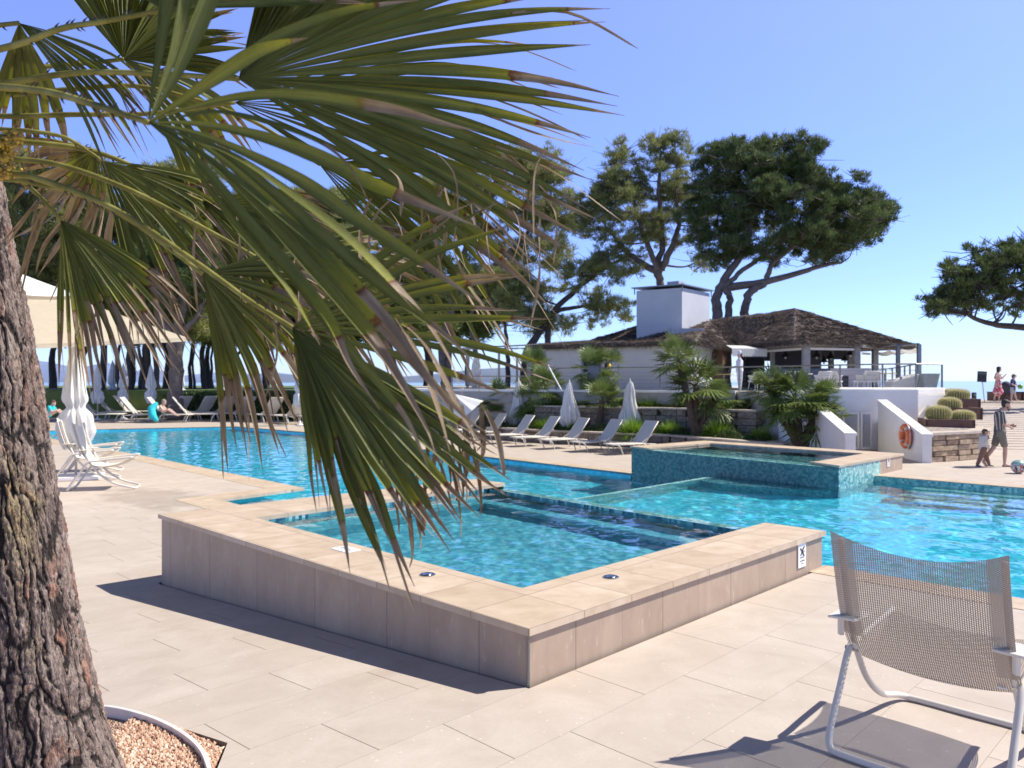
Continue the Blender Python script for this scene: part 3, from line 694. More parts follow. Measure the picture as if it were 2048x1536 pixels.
inn = shell_pts(SP, .72); il, ir = inn[1], inn[0]
m = MB()
m.prism([sB, sC, inn[2], inn[1] + (sB - sC).normalized() * .72, s1.lerp(sB, .1)], SZ - .05, SZ)
m.prism([sC, sD, inn[3], inn[2]], SZ - .05, SZ)
m.prism([sA, s2, inn[0] + (sA - sD).normalized() * .3 , inn[3], sD], SZ - .05, SZ)
child(m, 'coping', M['coping'], spa)
fb = [s1.lerp(s2, -.15), s1.lerp(s2, 1.15)]; bk = Vector((off.y, -off.x, 0)); bk = bk if bk.y > 0 else -bk
sl_ = sB + off * .1; sr_ = sA - off * .1
m = MB(); m.prism([sw[1], sw[0], sw[0] + bk * .4, sw[1] + bk * .4], -.6, SZ - .07 ); recv(child(m, 'overflow_edge', M['mosaic_l'], spa))
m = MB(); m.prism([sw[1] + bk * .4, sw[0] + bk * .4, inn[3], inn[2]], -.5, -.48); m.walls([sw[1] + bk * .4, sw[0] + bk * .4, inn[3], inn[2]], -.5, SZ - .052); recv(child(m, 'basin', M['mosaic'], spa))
water('spa_water', [sw[1] + bk * .02, sw[0] + bk * .02, sw[3] - bk * .3, sw[2] - bk * .3], SZ - .058, .07, lambda x, y: fS(x, y) * .6, margin=-.02)
q3 = on_face(1776, 923, sw[0].to_3d(), sw[3].to_3d()); dn = (sw[3] - sw[0]).normalized(); fn2 = Vector((dn.y, -dn.x, 0))
sign_plate('no_diving_sign', q3 + fn2 * .01, fn2, 'small white plate on the tiled end of the upper spa', .17, .24)

# ---------------------------------------------------------------- lawn, terrace and retaining walls
ZT = 1.78
def land(name, pts, z, mat, zb=-2.1):
    m = MB(); m.prism([Vector((p[0], p[1], 0)) for p in pts], zb, z); return tag(m.build(name, mat), kind='structure')
land('lawn', [(-75, 58), (-22, 56.5), (-3, 52), (1.5, 60), (0, 110), (-110, 110)], 1.55, M['grass'])
terr = [(-9, 43), (.2, 37.6), (9.6, 33), (10.5, 26.4), (13.3, 26.0), (15.3, 27.3), (15.5, 28.0), (29, 56), (29, 66), (-8, 66)]
m = MB(); m.prism([Vector((*p, 0)) for p in terr], -2, ZT); tag(m.build('terrace', simple('terrace_floor', (.52, .48, .43), .8, .06, 1)), kind='structure')
ter = empty('terrace_edge', (5, 35, 0), 'grey slab edge with a white lip under the long railing', 'wall')
m = MB(); a = Vector((-9, 43, 0)); b = Vector((.2, 37.6, 0)); c = Vector((9.6, 33, 0))
for p, q_ in ((a, b), (b, c)):
    n_ = Vector(((q_ - p).y, -(q_ - p).x, 0)).normalized(); m.prism([p + n_ * .01, q_ + n_ * .01, q_ + n_ * .3, p + n_ * .3], 1.2, ZT - .08)
child(m, 'slab', simple('slab_grey', (.33, .32, .30), .8, .1, 2), ter)
m = MB()
for p, q_ in ((a, b), (b, c)):
    n_ = Vector(((q_ - p).y, -(q_ - p).x, 0)).normalized(); m.prism([p - n_ * .1, q_ - n_ * .1, q_ + n_ * .36, p + n_ * .36], ZT - .075, ZT + .03)
child(m, 'lip', M['white'], ter)
def rwall(name, pts, z0, z1, th, mat, label, cap=True, ch=.27, bw=(.45, .95), rough=.025):
    t = empty(name, (pts[0][0], pts[0][1], z0), label, 'wall')
    m = MB(); r_ = random.Random(len(label)); c_ = MB()
    for i in range(len(pts) - 1):
        p = Vector((*pts[i], 0)); q_ = Vector((*pts[i + 1], 0)); d = (q_ - p); L = d.length; d.normalize(); n_ = Vector((-d.y, d.x, 0)); n_ = n_ if n_.y > 0 else -n_
        x = 0
        while x < L - .01:
            w_ = min(r_.uniform(*bw), L - x); 
            if L - x - w_ < .3: w_ = L - x
            z = z0
            nr = max(1, round((z1 - z0) / ch)); hh = (z1 - z0) / nr
            for k in range(nr):
                o_ = r_.uniform(-rough, rough); sh = r_.uniform(.0, .3) * w_ if k % 2 else 0
                m.prism([p + d * (x + .016 + sh) + n_ * o_, p + d * (x + w_ - .016 + (sh if x + w_ < L - .2 else 0)) + n_ * o_, p + d * (x + w_ - .016 + (sh if x + w_ < L - .2 else 0)) + n_ * th, p + d * (x + .016 + sh) + n_ * th], z + k * hh + .012, z + (k + 1) * hh - .010)
            x += w_
        x = 0
        while x < L - .01:
            w_ = min(r_.uniform(.9, 1.5), L - x); o_ = r_.uniform(-.02, .02)
            c_.prism([p + d * (x + .005) + n_ * (-.05 + o_), p + d * (x + w_ - .005) + n_ * (-.05 + o_), p + d * (x + w_ - .005) + n_ * (th + .02), p + d * (x + .005) + n_ * (th + .02)], z1, z1 + .06 + r_.uniform(0, .015))
            x += w_
    child(m, 'blocks', mat, t)
    if cap: child(c_, 'cap_stones', M['stonecap'], t)
    return t
M['stonecap'] = simple('pale_cap_stone', (.50, .43, .35), .85, .15, 4, .4, 14, .02)
M['blk'] = mk_blocks('stone_blocks', (.20, .165, .13), (.40, .33, .26), (.13, .105, .085))
M['blkw'] = mk_blocks('warm_stone_blocks', (.40, .29, .185), (.58, .45, .31), (.28, .20, .14))
lowp = [(-1.2, 36.3), (1.3, 33.9), (6.3, 30.9), (9.35, 26.4)]
rwall('low_planter_wall', lowp, zA, .0, .35, M['blk'], 'knee-high pale stone wall right behind the lounger row')
midp = [(-2.0, 39.5), (1.0, 36.3), (2.4, 35.2), (6.9, 32.4), (9.45, 29.8)]
rwall('middle_planter_wall', midp[1:], -.05, 1.02, .4, M['blk'], 'dark weathered stone block wall between the palms, second tier')
land('planting_bed', [(-1.2, 36.4), (1.35, 34.1), (6.4, 31.1), (9.4, 26.7), (9.5, 30.2), (7.0, 32.8), (2.4, 35.6), (1.0, 36.8)], -.06, M['soil'], -2)
land('planting_bed', [(1.1, 36.5), (2.5, 35.5), (7.0, 32.7), (9.5, 30.1), (9.6, 33.4), (.2, 37.9)], .93, M['soil'], -2)
# ---------------------------------------------------------------- white block with doors and sloping stair walls
blk = empty('white_service_block', (10.3, 25.5, 0), 'white block under the terrace corner with louvred doors and a sloping roof edge', 'building')
m = MB(); m.prism([Vector((*p, 0)) for p in [(10.2, 25.8), (10.25, 25.0), (11.7, 24.9), (13.2, 25.0), (13.35, 26.3), (15.4, 27.4), (14.8, 28.4), (10, 29)]], -.6, 1.98)
child(m, 'wall', M['stucco'], blk, bevel=.05)
m = MB(); m.prism([Vector((*p, 0)) for p in [(13.5, 26.0), (15.4, 27.15), (15.5, 27.4), (13.3, 26.4)]], -.6, 1.74); child(m, 'low_wall', M['stucco'], blk)
dr = MB(); pn = MB()
fY = 24.93
for i, (x0, x1) in enumerate(((10.28, 10.62), (10.66, 11.2), (11.24, 11.62))):
    d = empty('louvre_door', (0, 0, 0), None, None) if False else None
    g = MB(); cx = (x0 + x1) / 2; wd = x1 - x0
    for sx in (-1, 1): g.box((cx + sx * (wd / 2 - .03), fY - .04, .62), (.06, .05, 1.2))
    for z in (.05, 1.19): g.box((cx, fY - .04, z), (wd - .12, .05, .07))
    door = child(g, 'door', M['white'], blk)
    s_ = MB(); z = .12
    while z < 1.14: s_.box((cx, fY - .035, z), (wd - .12, .035, .012), M=Matrix.Rotation(R(35), 3, 'X')); z += .04
    s_.v = [tuple(Vector(v) - blk.location) for v in s_.v]; so_ = s_.build('louvre', simple('louvre_grey', (.55, .56, .58), .6, .05), door)
m = MB(); m.box((14.1 - .75, 25.3, 1.0), (.16, .16, 1.0), M=Matrix.Rotation(R(38), 3, 'Y')); child(m, 'drain_spout', M['stucco'], blk)
def slope_wall(name, x0, y0, z0, x1, y1, z1, th, label, zb=0):
    t = empty(name, (x0, y0, 0), label, 'wall'); d = Vector((x1 - x0, y1 - y0, 0)).normalized(); n_ = Vector((d.y, -d.x, 0)) * th
    a = Vector((x0, y0, 0)); b = Vector((x1, y1, 0)); L = (b - a).length
    zf = lambda x, y: z0 + (z1 - z0) * (Vector((x, y, 0)) - a).dot(d) / L
    m = MB(); m.prism([a, b, b + n_, a + n_], zb, lambda x, y: zf(x, y) - .05); child(m, 'wall_body', M['white'], t)
    m = MB(); e = .03; nn = n_.normalized() * e
    m.prism([a - d * e - nn, b - nn, b + n_ + nn, a - d * e + n_ + nn], lambda x, y: zf(x, y) - .049, lambda x, y: zf(x, y) + .03); child(m, 'top_slab', M['white'], t)
    return t
slope_wall('sloping_stair_wall', 11.12, 20.9, .76, 11.62, 24.5, 1.60, .24, 'big white sloping wall that carries the orange life ring')
slope_wall('sloping_stair_wall', 9.33, 21.6, .74, 9.75, 24.8, 1.36, .28, 'small white sloping wall left of the louvred doors')
def torus(mb, c, R1, r1, M3, n=32, k=12, a0=0, a1=2 * math.pi):
    vs = []; cl = abs(a1 - a0 - 2 * math.pi) < 1e-6; N = n if cl else n + 1
    for i in range(N):
        a = a0 + (a1 - a0) * i / n
        for j in range(k):
            b = 2 * math.pi * j / k; vs.append(Vector(c) + M3 @ Vector(((R1 + r1 * math.cos(b)) * math.cos(a), (R1 + r1 * math.cos(b)) * math.sin(a), r1 * math.sin(b))))
    mb.add(vs, [(i * k + j, ((i + 1) % N) * k + j, ((i + 1) % N) * k + (j + 1) % k, i * k + (j + 1) % k) for i in range(N if cl else n) for j in range(k)]); return mb
wd_ = Vector((11.62 - 11.12, 24.5 - 20.9, 0)).normalized(); wn_ = Vector((-wd_.y, wd_.x, 0))
Mw = Matrix((wd_, Vector((0, 0, 1)), wn_)).transposed()
rc = Vector((11.12, 20.9, 0)) + wd_ * .98 + wn_ * .10; rc.z = CH - (872 - HZ) / FPX * rc.y
ring = empty('life_ring', rc, 'orange life ring hanging on the sloping white wall', 'life ring')
m = MB(); torus(m, (0, 0, 0), .27, .085, Mw); m.build('ring', simple('orange_plastic', (.66, .16, .05), .45, .1, 8), ring, smooth=True)
for k in range(4):
    m = MB(); torus(m, (0, 0, 0), .27, .0885, Mw, 6, 12, R(45 + 90 * k - 9), R(45 + 90 * k + 9)); m.build('band', simple('grey_band', (.62, .45, .38), .5, .1), ring, smooth=True)
m = MB(); torus(m, (0, 0, 0), .372, .010, Mw, 32, 6); m.build('grab_rope', M['whitecloth'], ring, smooth=True)

# ---------------------------------------------------------------- stone wall, gravel bed, cactus planters, ramp
sw0 = (11.45, 20.95)
rwall('stone_garden_wall', [(11.43, 20.98), (13.3, 21.9), (14.35, 23.2), (15.0, 25.2)], 0, .74, .35, M['blkw'], 'warm dry-stone wall of the cactus bed, beside the sloping white wall', True, .15, (.28, .62), .04)
land('gravel_bed', [(11.5, 21.3), (13.1, 22.3), (14.1, 23.5), (14.8, 25.4), (19.0, 36.9), (19.3, 41), (21, 41), (17.5, 33), (15.2, 28), (15.0, 26.9), (13.4, 26.2), (11.7, 24.7)], lambda x, y: min(1.27, .72 + .055 * (y - 21.3)), mk_gravel('bed_gravel', (.22, .17, .14), (.42, .35, .30), (.55, .48, .42), 22), -1)
def board(name, p0, p1, z0, z1, dep, label):
    t = empty(name, (p0[0], p0[1], z0), label, 'planter', 'timber cactus planters')
    a = Vector((*p0, 0)); b = Vector((*p1, 0)); d = (b - a).normalized(); n_ = Vector((-d.y, d.x, 0)); n_ = n_ if n_.y > 0 else -n_
    m = MB(); m.prism([a, b, b + n_ * .09, a + n_ * .09], z0, z1); m.prism([b - d * .09, b, b + n_ * dep, b - d * .09 + n_ * dep], z0, z1 - .004); m.prism([a, a + d * .09, a + d * .09 + n_ * dep, a + n_ * dep], z0, z1 - .004)
    child(m, 'timber_edge', M['timber'], t, bevel=.012)
    m = MB(); m.prism([a + d * .1 + n_ * .1, b - d * .1 + n_ * .1, b - d * .1 + n_ * dep, a + d * .1 + n_ * dep], z0, z1 - .07); child(m, 'gravel_fill', mk_gravel('fill', (.30, .24, .2), (.5, .42, .36), (.6, .52, .46), 22), t)
def pxl(px, Y): return ((px - 1024) / FPX * Y, Y)
board('timber_planter', pxl(1852, 23.4), pxl(1951, 23.0), .80, 1.06, 1.3, 'lowest dark timber planter edge in front of two barrel cacti')
board('timber_planter', pxl(1889, 24.9), pxl(1966, 24.6), .98, 1.36, 1.3, 'middle dark timber step of the cactus bed')
board('timber_planter', pxl(1898, 26.2), pxl(1962, 25.9), 1.3, 1.62, 1.6, 'topmost dark timber planter behind the barrel cacti')
cacm = NT('cactus_skin'); r_ = cacm.new('ShaderNodeAttribute', attribute_name='rib').outputs['Fac']
cn = cacm.noise(cacm.coord('Object'), 40, 3)
cc = cacm.mix(cacm.ramp(r_, [(.35, (0,) * 3), (.85, (1,) * 3)]), (.05, .065, .02), (.42, .38, .13)); cacm.link(cacm.mix(cn, cc, (.34, .31, .11)), cacm.b.inputs['Base Color']); cacm.b.inputs['Roughness'].default_value = .9
spm = simple('cactus_spines', (.62, .54, .26), .7, .1)
def cactus(px, py, Y, wpx, hpx, label):
    c = Q(px, py + hpx / 2, Y); rx = wpx / 2 / FPX * Y * .93; hz = hpx / FPX * Y * .95
    t = empty('barrel_cactus', c, label, 'cactus', 'golden barrel cacti')
    n, k = 112, 22; vs = []; rib = []
    for j in range(k + 1):
        b = -math.pi / 2 + math.pi * j / k
        for i in range(n):
            a = 2 * math.pi * i / n; rr = .5 + .5 * math.cos(a * 28); q_ = 1 - .10 * (1 - rr)
            cr = max(0, math.cos(b)) ** .72
            vs.append((rx * cr * math.cos(a) * q_, rx * cr * math.sin(a) * q_, hz * (.5 + .5 * np.sign(math.sin(b)) * abs(math.sin(b)) ** .8) - .03)); rib.append(rr)
    fs = [(j * n + i, j * n + (i + 1) % n, (j + 1) * n + (i + 1) % n, (j + 1) * n + i) for j in range(k) for i in range(n)]
    npmesh('body', vs, fs, cacm.m, t, True, {'rib': rib})
    sv = []; sf = []; rg = random.Random(int(px))
    for i in range(28):
        for j in range(26):
            a = 2 * math.pi * i / 28; b = -1.2 + 2.75 * j / 25; cr = max(0, math.cos(b)) ** .72
            p = Vector((rx * cr * math.cos(a), rx * cr * math.sin(a), hz * (.5 + .5 * np.sign(math.sin(b)) * abs(math.sin(b)) ** .8) - .03))
            o_ = Vector((math.cos(a) * math.cos(b), math.sin(a) * math.cos(b), math.sin(b)))
            for q_ in range(4):
                d = (o_ + Vector((rg.gauss(0, .7), rg.gauss(0, .7), rg.gauss(0, .7)))).normalized() * .055; s_ = d.orthogonal().normalized() * .004
                ii = len(sv); sv += [p - s_, p + s_, p + d]; sf.append((ii, ii + 1, ii + 2))
    npmesh('spines', sv, sf, spm, t)
cactus(1877, 824, 24.0, 50, 30, 'biggest barrel cactus, front left on the lowest timber step')
cactus(1926, 830, 23.9, 46, 24, 'front right barrel cactus on the lowest timber step')
cactus(1899, 806, 25.2, 45, 27, 'barrel cactus in the middle of the pyramid')
cactus(1917, 788, 26.8, 44, 24, 'rear right barrel cactus at the top')
cactus(1903, 786, 28.2, 34, 21, 'barrel cactus half hidden at the back of the top row')
# ramp of shallow steps
ramp = MB(); nS = 24
for i in range(nS):
    y0 = 25.2 + i * .5; y1 = 37.5 if i == nS - 1 else y0 + .5
    z = 1.24 * (i + 1) / nS; xl = 15.3 + (y0 - 25) * .36; xl2 = xl + .36 * (y1 - y0)
    ramp.prism([(xl, y0, 0), (26, y0 - 2.0, 0), (26, y1 - 2.0 + (.0), 0), (xl2, y1, 0)], -.5, (lambda x, y, z=z, y0=y0, xl=xl: z - 1.24 / nS * .72 * (1 - min(1, max(0, (y + 2.0 * (x - xl) / (26 - xl) - y0) / .5)))) if i < nS - 1 else z)
tag(ramp.build('steps', M['deck']), kind='structure')
land('upper_path', [(19.3, 37.0), (40, 34.0), (40, 41), (19.3, 41)], 1.25, M['deck'], -2)
rwall('ramp_border_wall', [(15.05, 25.3), (16.6, 29.5), (19.2, 36.8)], 0, 1.15, .3, M['blkw'], 'pale stone border climbing along the wide steps', True, .18, (.3, .6), .03)
# ---------------------------------------------------------------- foliage helpers
def tri_cloud(cent, dirs, L, W, rg):
    """thin triangles: base at cent, pointing along dirs"""
    n = len(cent); side = np.cross(dirs, rg.normal(size=(n, 3))); side /= np.linalg.norm(side, axis=1, keepdims=True) + 1e-9
    L = L[:, None]; W = W[:, None]
    v = np.stack([cent - side * W, cent + side * W, cent + dirs * L], 1).reshape(-1, 3)
    return v, np.arange(3 * n).reshape(-1, 3)
def unit(v): return v / (np.linalg.norm(v, axis=1, keepdims=True) + 1e-9)
def pine(label, Y, trunks, crowns, mat='needles', bmat='branch', dens=1.0, r0=.3, zg=-1.0, seed=1, group=None, depth=1.0, sz=1.0, lean=0, more=1.0):
    rg = np.random.default_rng(seed); rd = random.Random(seed)
    base = Q(*trunks[0][0], Y); base.z = zg
    t = empty('pine_tree', base, label, 'pine tree', group)
    sk = []
    for i, tr in enumerate(trunks):
        dy = rd.uniform(-.6, .6) if i else 0
        pts = [Q(px, py, Y + dy * (k > 0)) for k, (px, py) in enumerate(tr)]
        if i == 0 or tr[0][1] > HZ - 130: pts = [Vector((pts[0].x, pts[0].y, zg))] + pts if pts[0].z > zg + .3 else pts
        sp = smoothpath(pts, 5); n = len(sp); ri = r0 * (1 if i == 0 else rd.uniform(.55, .9))
        sp = [p + Vector((rd.gauss(0, .04), rd.gauss(0, .1), 0)) * (k > 0) for k, p in enumerate(sp)]
        rr = [ri * (1 - .72 * k / (n - 1)) for k in range(n)]
        m = MB(); m.tube(sp, rr, 8); child(m, 'trunk', M[bmat], t, smooth=True)
        sk += [(p, rr[k]) for k, p in enumerate(sp) if k > n * .35]
    cl = []
    for cx, cy, rx, ry, n in crowns:
        for _ in range(int(n * 1.35 * more + .5)):
            a = rd.uniform(0, 6.283); q = math.sqrt(rd.random())
            c = Q(cx + rx * q * math.cos(a), cy + ry * q * math.sin(a), Y)
            c.y += rd.uniform(-1, 1) * rx / FPX * Y * .75 * depth
            cl.append((c, rd.uniform(.5, 1.15) * .95 * sz))
    # limbs: grow towards the clumps from the nearest skeleton point
    bm_ = MB(); pool = list(sk)
    for c, r in sorted(cl, key=lambda q: min((q[0] - p).length for p, _ in sk)):
        best = min(pool, key=lambda q: (q[0] - c).length + max(0, (q[0].z - c.z)) * .8 + (0.0 if q[1] > .05 else .6))
        p0, rr = best; d = c - p0; L = d.length
        if L < .3: continue
        mid = p0 + d * .5 + Vector((rd.gauss(0, .1), rd.gauss(0, .1), -.10)) * L
        pts = smoothpath([p0, mid, c], 5); rb = min(rr * .75, .035 + .022 * L); k = len(pts)
        rs = [rb * (1 - .7 * j / (k - 1)) for j in range(k)]; bm_.tube(pts, rs, 5, cap=False)
        for j in range(2, k): pool.append((pts[j], rs[j]))
        for _ in range(8):
            e = c + Vector((rd.gauss(0, 1), rd.gauss(0, 1), rd.gauss(.1, .6))) * r * .8; bm_.tube([pts[-2], (pts[-2] + e) / 2 + Vector((0, 0, -.08)), e], [.03, .022, .010], 4, cap=False)
    child(bm_, 'limbs', M[bmat], t, smooth=True)
    V = []; F = []; o = 0
    for c, r in cl:
        ns = max(7, int(17 * r)); sub = rg.normal(size=(ns, 3)); sub = unit(sub) * (rg.random((ns, 1)) ** .45) * np.array([r, r, r * .7])
        for s in sub:
            n = int(78 * dens * rd.uniform(.6, 1.3)); rs = rd.uniform(.15, .30) * sz
            q = unit(rg.normal(size=(n, 3))) * rg.random((n, 1)) ** .5 * np.array([rs, rs, rs * .75]) + s + np.array(c)
            d = unit(q - s - np.array(c) + rg.normal(size=(n, 3)) * .14 + np.array([0, 0, .26]))
            v, f = tri_cloud(q, d, rg.uniform(.16, .34, n) * sz, rg.uniform(.013, .025, n) * sz, rg)
            V.append(v); F.append(f + o); o += len(v)
    V = np.concatenate(V) - np.array(base); F = np.concatenate(F)
    npmesh('crown', V, F, M[mat], t); return t
BG = 'pines standing behind the pools'
pine('tall airy pine with a straight trunk rising right behind the chimney block', 52, [[(1318, 660), (1322, 580), (1316, 540), (1324, 470), (1316, 390), (1320, 330)], [(1320, 545), (1290, 530), (1250, 500), (1220, 460)], [(1322, 540), (1345, 490), (1358, 440), (1350, 380)], [(1322, 560), (1300, 500), (1270, 420), (1260, 350)]],
     [(1250, 350, 50, 62, 9), (1335, 312, 52, 38, 7), (1300, 400, 105, 60, 17), (1205, 450, 50, 60, 9), (1230, 540, 50, 20, 4), (1165, 420, 10, 20, 2), (1372, 400, 45, 65, 8), (1290, 470, 95, 32, 8), (1215, 390, 28, 60, 5), (1400, 525, 10, 8, 1), (1345, 285, 14, 16, 2)], 'needles2', 'branch', .62, .36, ZT, 11, BG, 1, 1.0, more=1.45)
pine('broad dark wind-bent pine leaning right over the thatched roof', 48, [[(1436, 640), (1432, 600), (1447, 560), (1486, 505), (1500, 450), (1500, 400)], [(1455, 645), (1462, 600), (1450, 572), (1500, 530), (1560, 490), (1600, 440)], [(1490, 650), (1490, 605), (1508, 578), (1532, 566), (1542, 530), (1585, 495), (1640, 460)], [(1452, 575), (1520, 566), (1590, 548), (1650, 530), (1685, 525)]],
     [(1440, 325, 48, 42, 10), (1560, 312, 72, 36, 14), (1535, 370, 95, 50, 22), (1635, 385, 75, 36, 15), (1690, 425, 70, 34, 14), (1570, 440, 135, 38, 22), (1745, 425, 26, 40, 6), (1640, 475, 90, 22, 9), (1440, 420, 60, 70, 13), (1470, 500, 60, 24, 6), (1600, 500, 100, 24, 8), (1700, 475, 40, 16, 4), (1768, 425, 8, 12, 2)], 'needles', 'branch', .95, .38, ZT, 12, BG, 1, 1.05, more=1.35)
pine('overhanging pine branch mass entering from the right edge of the photo', 34, [[(2230, 760), (2180, 700), (2110, 668), (2050, 655), (1985, 648), (1935, 630)], [(2120, 672), (2080, 620), (2050, 560)]],
     [(1868, 610, 16, 12, 3), (1905, 590, 34, 26, 7), (1935, 545, 38, 32, 9), (1990, 530, 50, 38, 12), (2050, 520, 55, 40, 12), (2010, 585, 70, 28, 10), (2110, 560, 60, 60, 12), (1960, 610, 50, 12, 4)], 'needles', 'darkbranch', 1.1, .30, 1.2, 13, None, 1, .75)
pine('wide olive-green pine seen between the palm fronds, centre of the photo', 56, [[(892, 775), (886, 700), (902, 610), (930, 500), (965, 420), (1000, 350)], [(895, 660), (850, 560), (800, 480)], [(905, 600), (980, 540), (1050, 470), (1100, 400)], [(960, 775), (950, 700), (940, 640), (960, 560)]],
     [(1000, 350, 90, 45, 14), (1085, 330, 50, 40, 9), (1105, 420, 42, 55, 9), (980, 440, 120, 55, 18), (880, 420, 90, 70, 14), (1060, 510, 80, 36, 10), (780, 480, 90, 70, 12), (900, 560, 110, 40, 10), (720, 560, 80, 40, 8)], 'needles2', 'branch', .62, .40, 0.5, 14, BG, 1, 1.3)
pine('pine with a trunk leaning far to the right beside the left end of the building', 53, [[(1050, 715), (1085, 655), (1130, 600), (1195, 545), (1250, 515)], [(1015, 720), (1008, 650), (985, 600)], [(1100, 640), (1150, 615), (1200, 610)]],
     [(1055, 600, 52, 42, 14), (1010, 565, 44, 30, 8), (1150, 560, 80, 26, 8), (1210, 625, 46, 28, 7), (1225, 520, 40, 20, 4), (1095, 655, 40, 16, 4)], 'needles2', 'darkbranch', .6, .33, ZT - .3, 15, BG, 1, 1.15)
pine('dark pine at the far left behind the bark trunk, low crown', 62, [[(130, 800), (165, 700), (185, 620), (175, 520), (150, 420)], [(205, 800), (208, 690), (225, 620), (230, 540)]],
     [(50, 370, 80, 55, 12), (140, 350, 55, 38, 9), (50, 480, 80, 70, 14), (160, 460, 80, 80, 14), (210, 570, 70, 45, 9), (60, 590, 70, 40, 8)], 'needles2', 'darkbranch', .85, .5, -.5, 16, BG, 1, 1.75)
pine('dark pine behind the white parasols, second from the left', 60, [[(296, 815), (292, 700), (318, 620), (300, 520), (320, 420)], [(262, 800), (255, 700), (235, 620)], [(275, 800), (284, 730), (262, 640)], [(240, 800), (236, 720), (250, 650)], [(318, 800), (312, 740), (300, 660), (270, 600)]],
     [(335, 375, 62, 42, 11), (290, 450, 95, 62, 14), (395, 440, 80, 70, 12), (260, 550, 90, 50, 12), (360, 560, 90, 50, 12), (415, 360, 30, 24, 3), (230, 655, 80, 16, 7), (400, 655, 70, 16, 7)], 'needles2', 'darkbranch', .85, .42, -.5, 17, BG, 1, 1.75)
pine('thick grey-trunked forked pine above the low hedge', 54, [[(350, 815), (352, 730), (358, 660), (365, 590), (350, 520)], [(352, 720), (335, 660), (310, 615), (290, 580)], [(358, 690), (390, 640), (410, 600)]],
     [(330, 520, 70, 40, 8), (420, 520, 70, 50, 8), (300, 600, 60, 25, 5), (470, 640, 60, 20, 6)], 'needles', 'branch', .8, .62, -.5, 18, BG, 1, 1.6)
pine('slim pine trunks with a loose crown right of the thick grey trunk', 66, [[(410, 795), (404, 720), (412, 640), (440, 560), (470, 480)], [(425, 790), (424, 700), (436, 640)], [(458, 785), (462, 730), (490, 690), (520, 640)], [(470, 785), (474, 740), (450, 700), (440, 660)], [(382, 790), (380, 720), (396, 640)], [(530, 785), (526, 730), (548, 680)], [(392, 790), (385, 740), (388, 650)]],
     [(480, 470, 95, 75, 14), (560, 540, 90, 60, 12), (640, 470, 90, 70, 12), (700, 560, 70, 46, 8), (440, 590, 60, 35, 7), (520, 620, 60, 24, 5), (520, 670, 50, 12, 5), (620, 660, 50, 16, 5), (440, 670, 40, 10, 4)], 'needles2', 'darkbranch', .8, .3, -.5, 19, BG, 1, 1.75)
for k, (x0, lb) in enumerate(((20, 'low dense pine crowns closing the gap at the far left'), (330, 'low dense pine crowns behind the white parasols'), (600, 'low dense pine crowns behind the hedge and frayed palm tips'), (850, 'low dense pine crowns behind the left pergola'))):
    pine(lb, 72, [[(x0, 800), (x0 + 8, 720), (x0 - 10, 640), (x0, 560)], [(x0 + 90, 800), (x0 + 84, 720), (x0 + 100, 640)], [(x0 - 70, 800), (x0 - 62, 730), (x0 - 80, 650)]],
         [(x0, 560, 150, 60, 14), (x0 + 60, 635, 130, 40, 14), (x0 - 60, 630, 110, 42, 13)] + ([(x0, 450, 140, 70, 12)] if k < 3 else []), 'needles', 'darkbranch', .8, .5, 1.0, 60 + k, BG, 1, 2.3)
# a few far trunks under the crowns
def hedge(label, pts, z0, z1, th, seed, n, mat='hedge', name='hedge', cat='hedge', L=.09):
    rg = np.random.default_rng(seed); a, b = Vector((*pts[0], 0)), Vector((*pts[1], 0)); d = (b - a); Ln = d.length; d.normalize(); nn = Vector((-d.y, d.x, 0)); nn = nn if nn.y > 0 else -nn
    t = empty(name, (a.x, a.y, z0), label, cat); m = MB(); e = .08
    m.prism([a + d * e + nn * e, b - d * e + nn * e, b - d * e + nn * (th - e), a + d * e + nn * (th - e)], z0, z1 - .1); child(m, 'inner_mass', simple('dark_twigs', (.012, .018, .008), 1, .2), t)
    s = rg.random(n) * Ln; k = rg.random(n); top = rg.random(n) < .45
    x = np.where(top, rg.random(n) * th, rg.normal(0, .05, n)); z = np.where(top, z1 + rg.normal(-.03, .05, n) + .06 * np.sin(s * 3), z0 + k * (z1 - z0))
    c = np.array(a)[None] + np.array(d)[None] * s[:, None] + np.array(nn)[None] * x[:, None]; c[:, 2] = z
    dr = unit(rg.normal(size=(n, 3)) + np.array([0, -.4, .5])); v, f = tri_cloud(c, dr, rg.uniform(.6, 1.4, n) * L, rg.uniform(.25, .5, n) * L, rg)
    npmesh('foliage', v - np.array(t.location), f, M[mat], t); return t
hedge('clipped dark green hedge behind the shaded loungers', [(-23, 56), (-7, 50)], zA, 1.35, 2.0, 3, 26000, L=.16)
hedge('very dark hedge in the tree shade behind the sunlit loungers', [(-42, 60), (-23.2, 56.2)], zA, 1.3, 2.0, 4, 14000, L=.16)
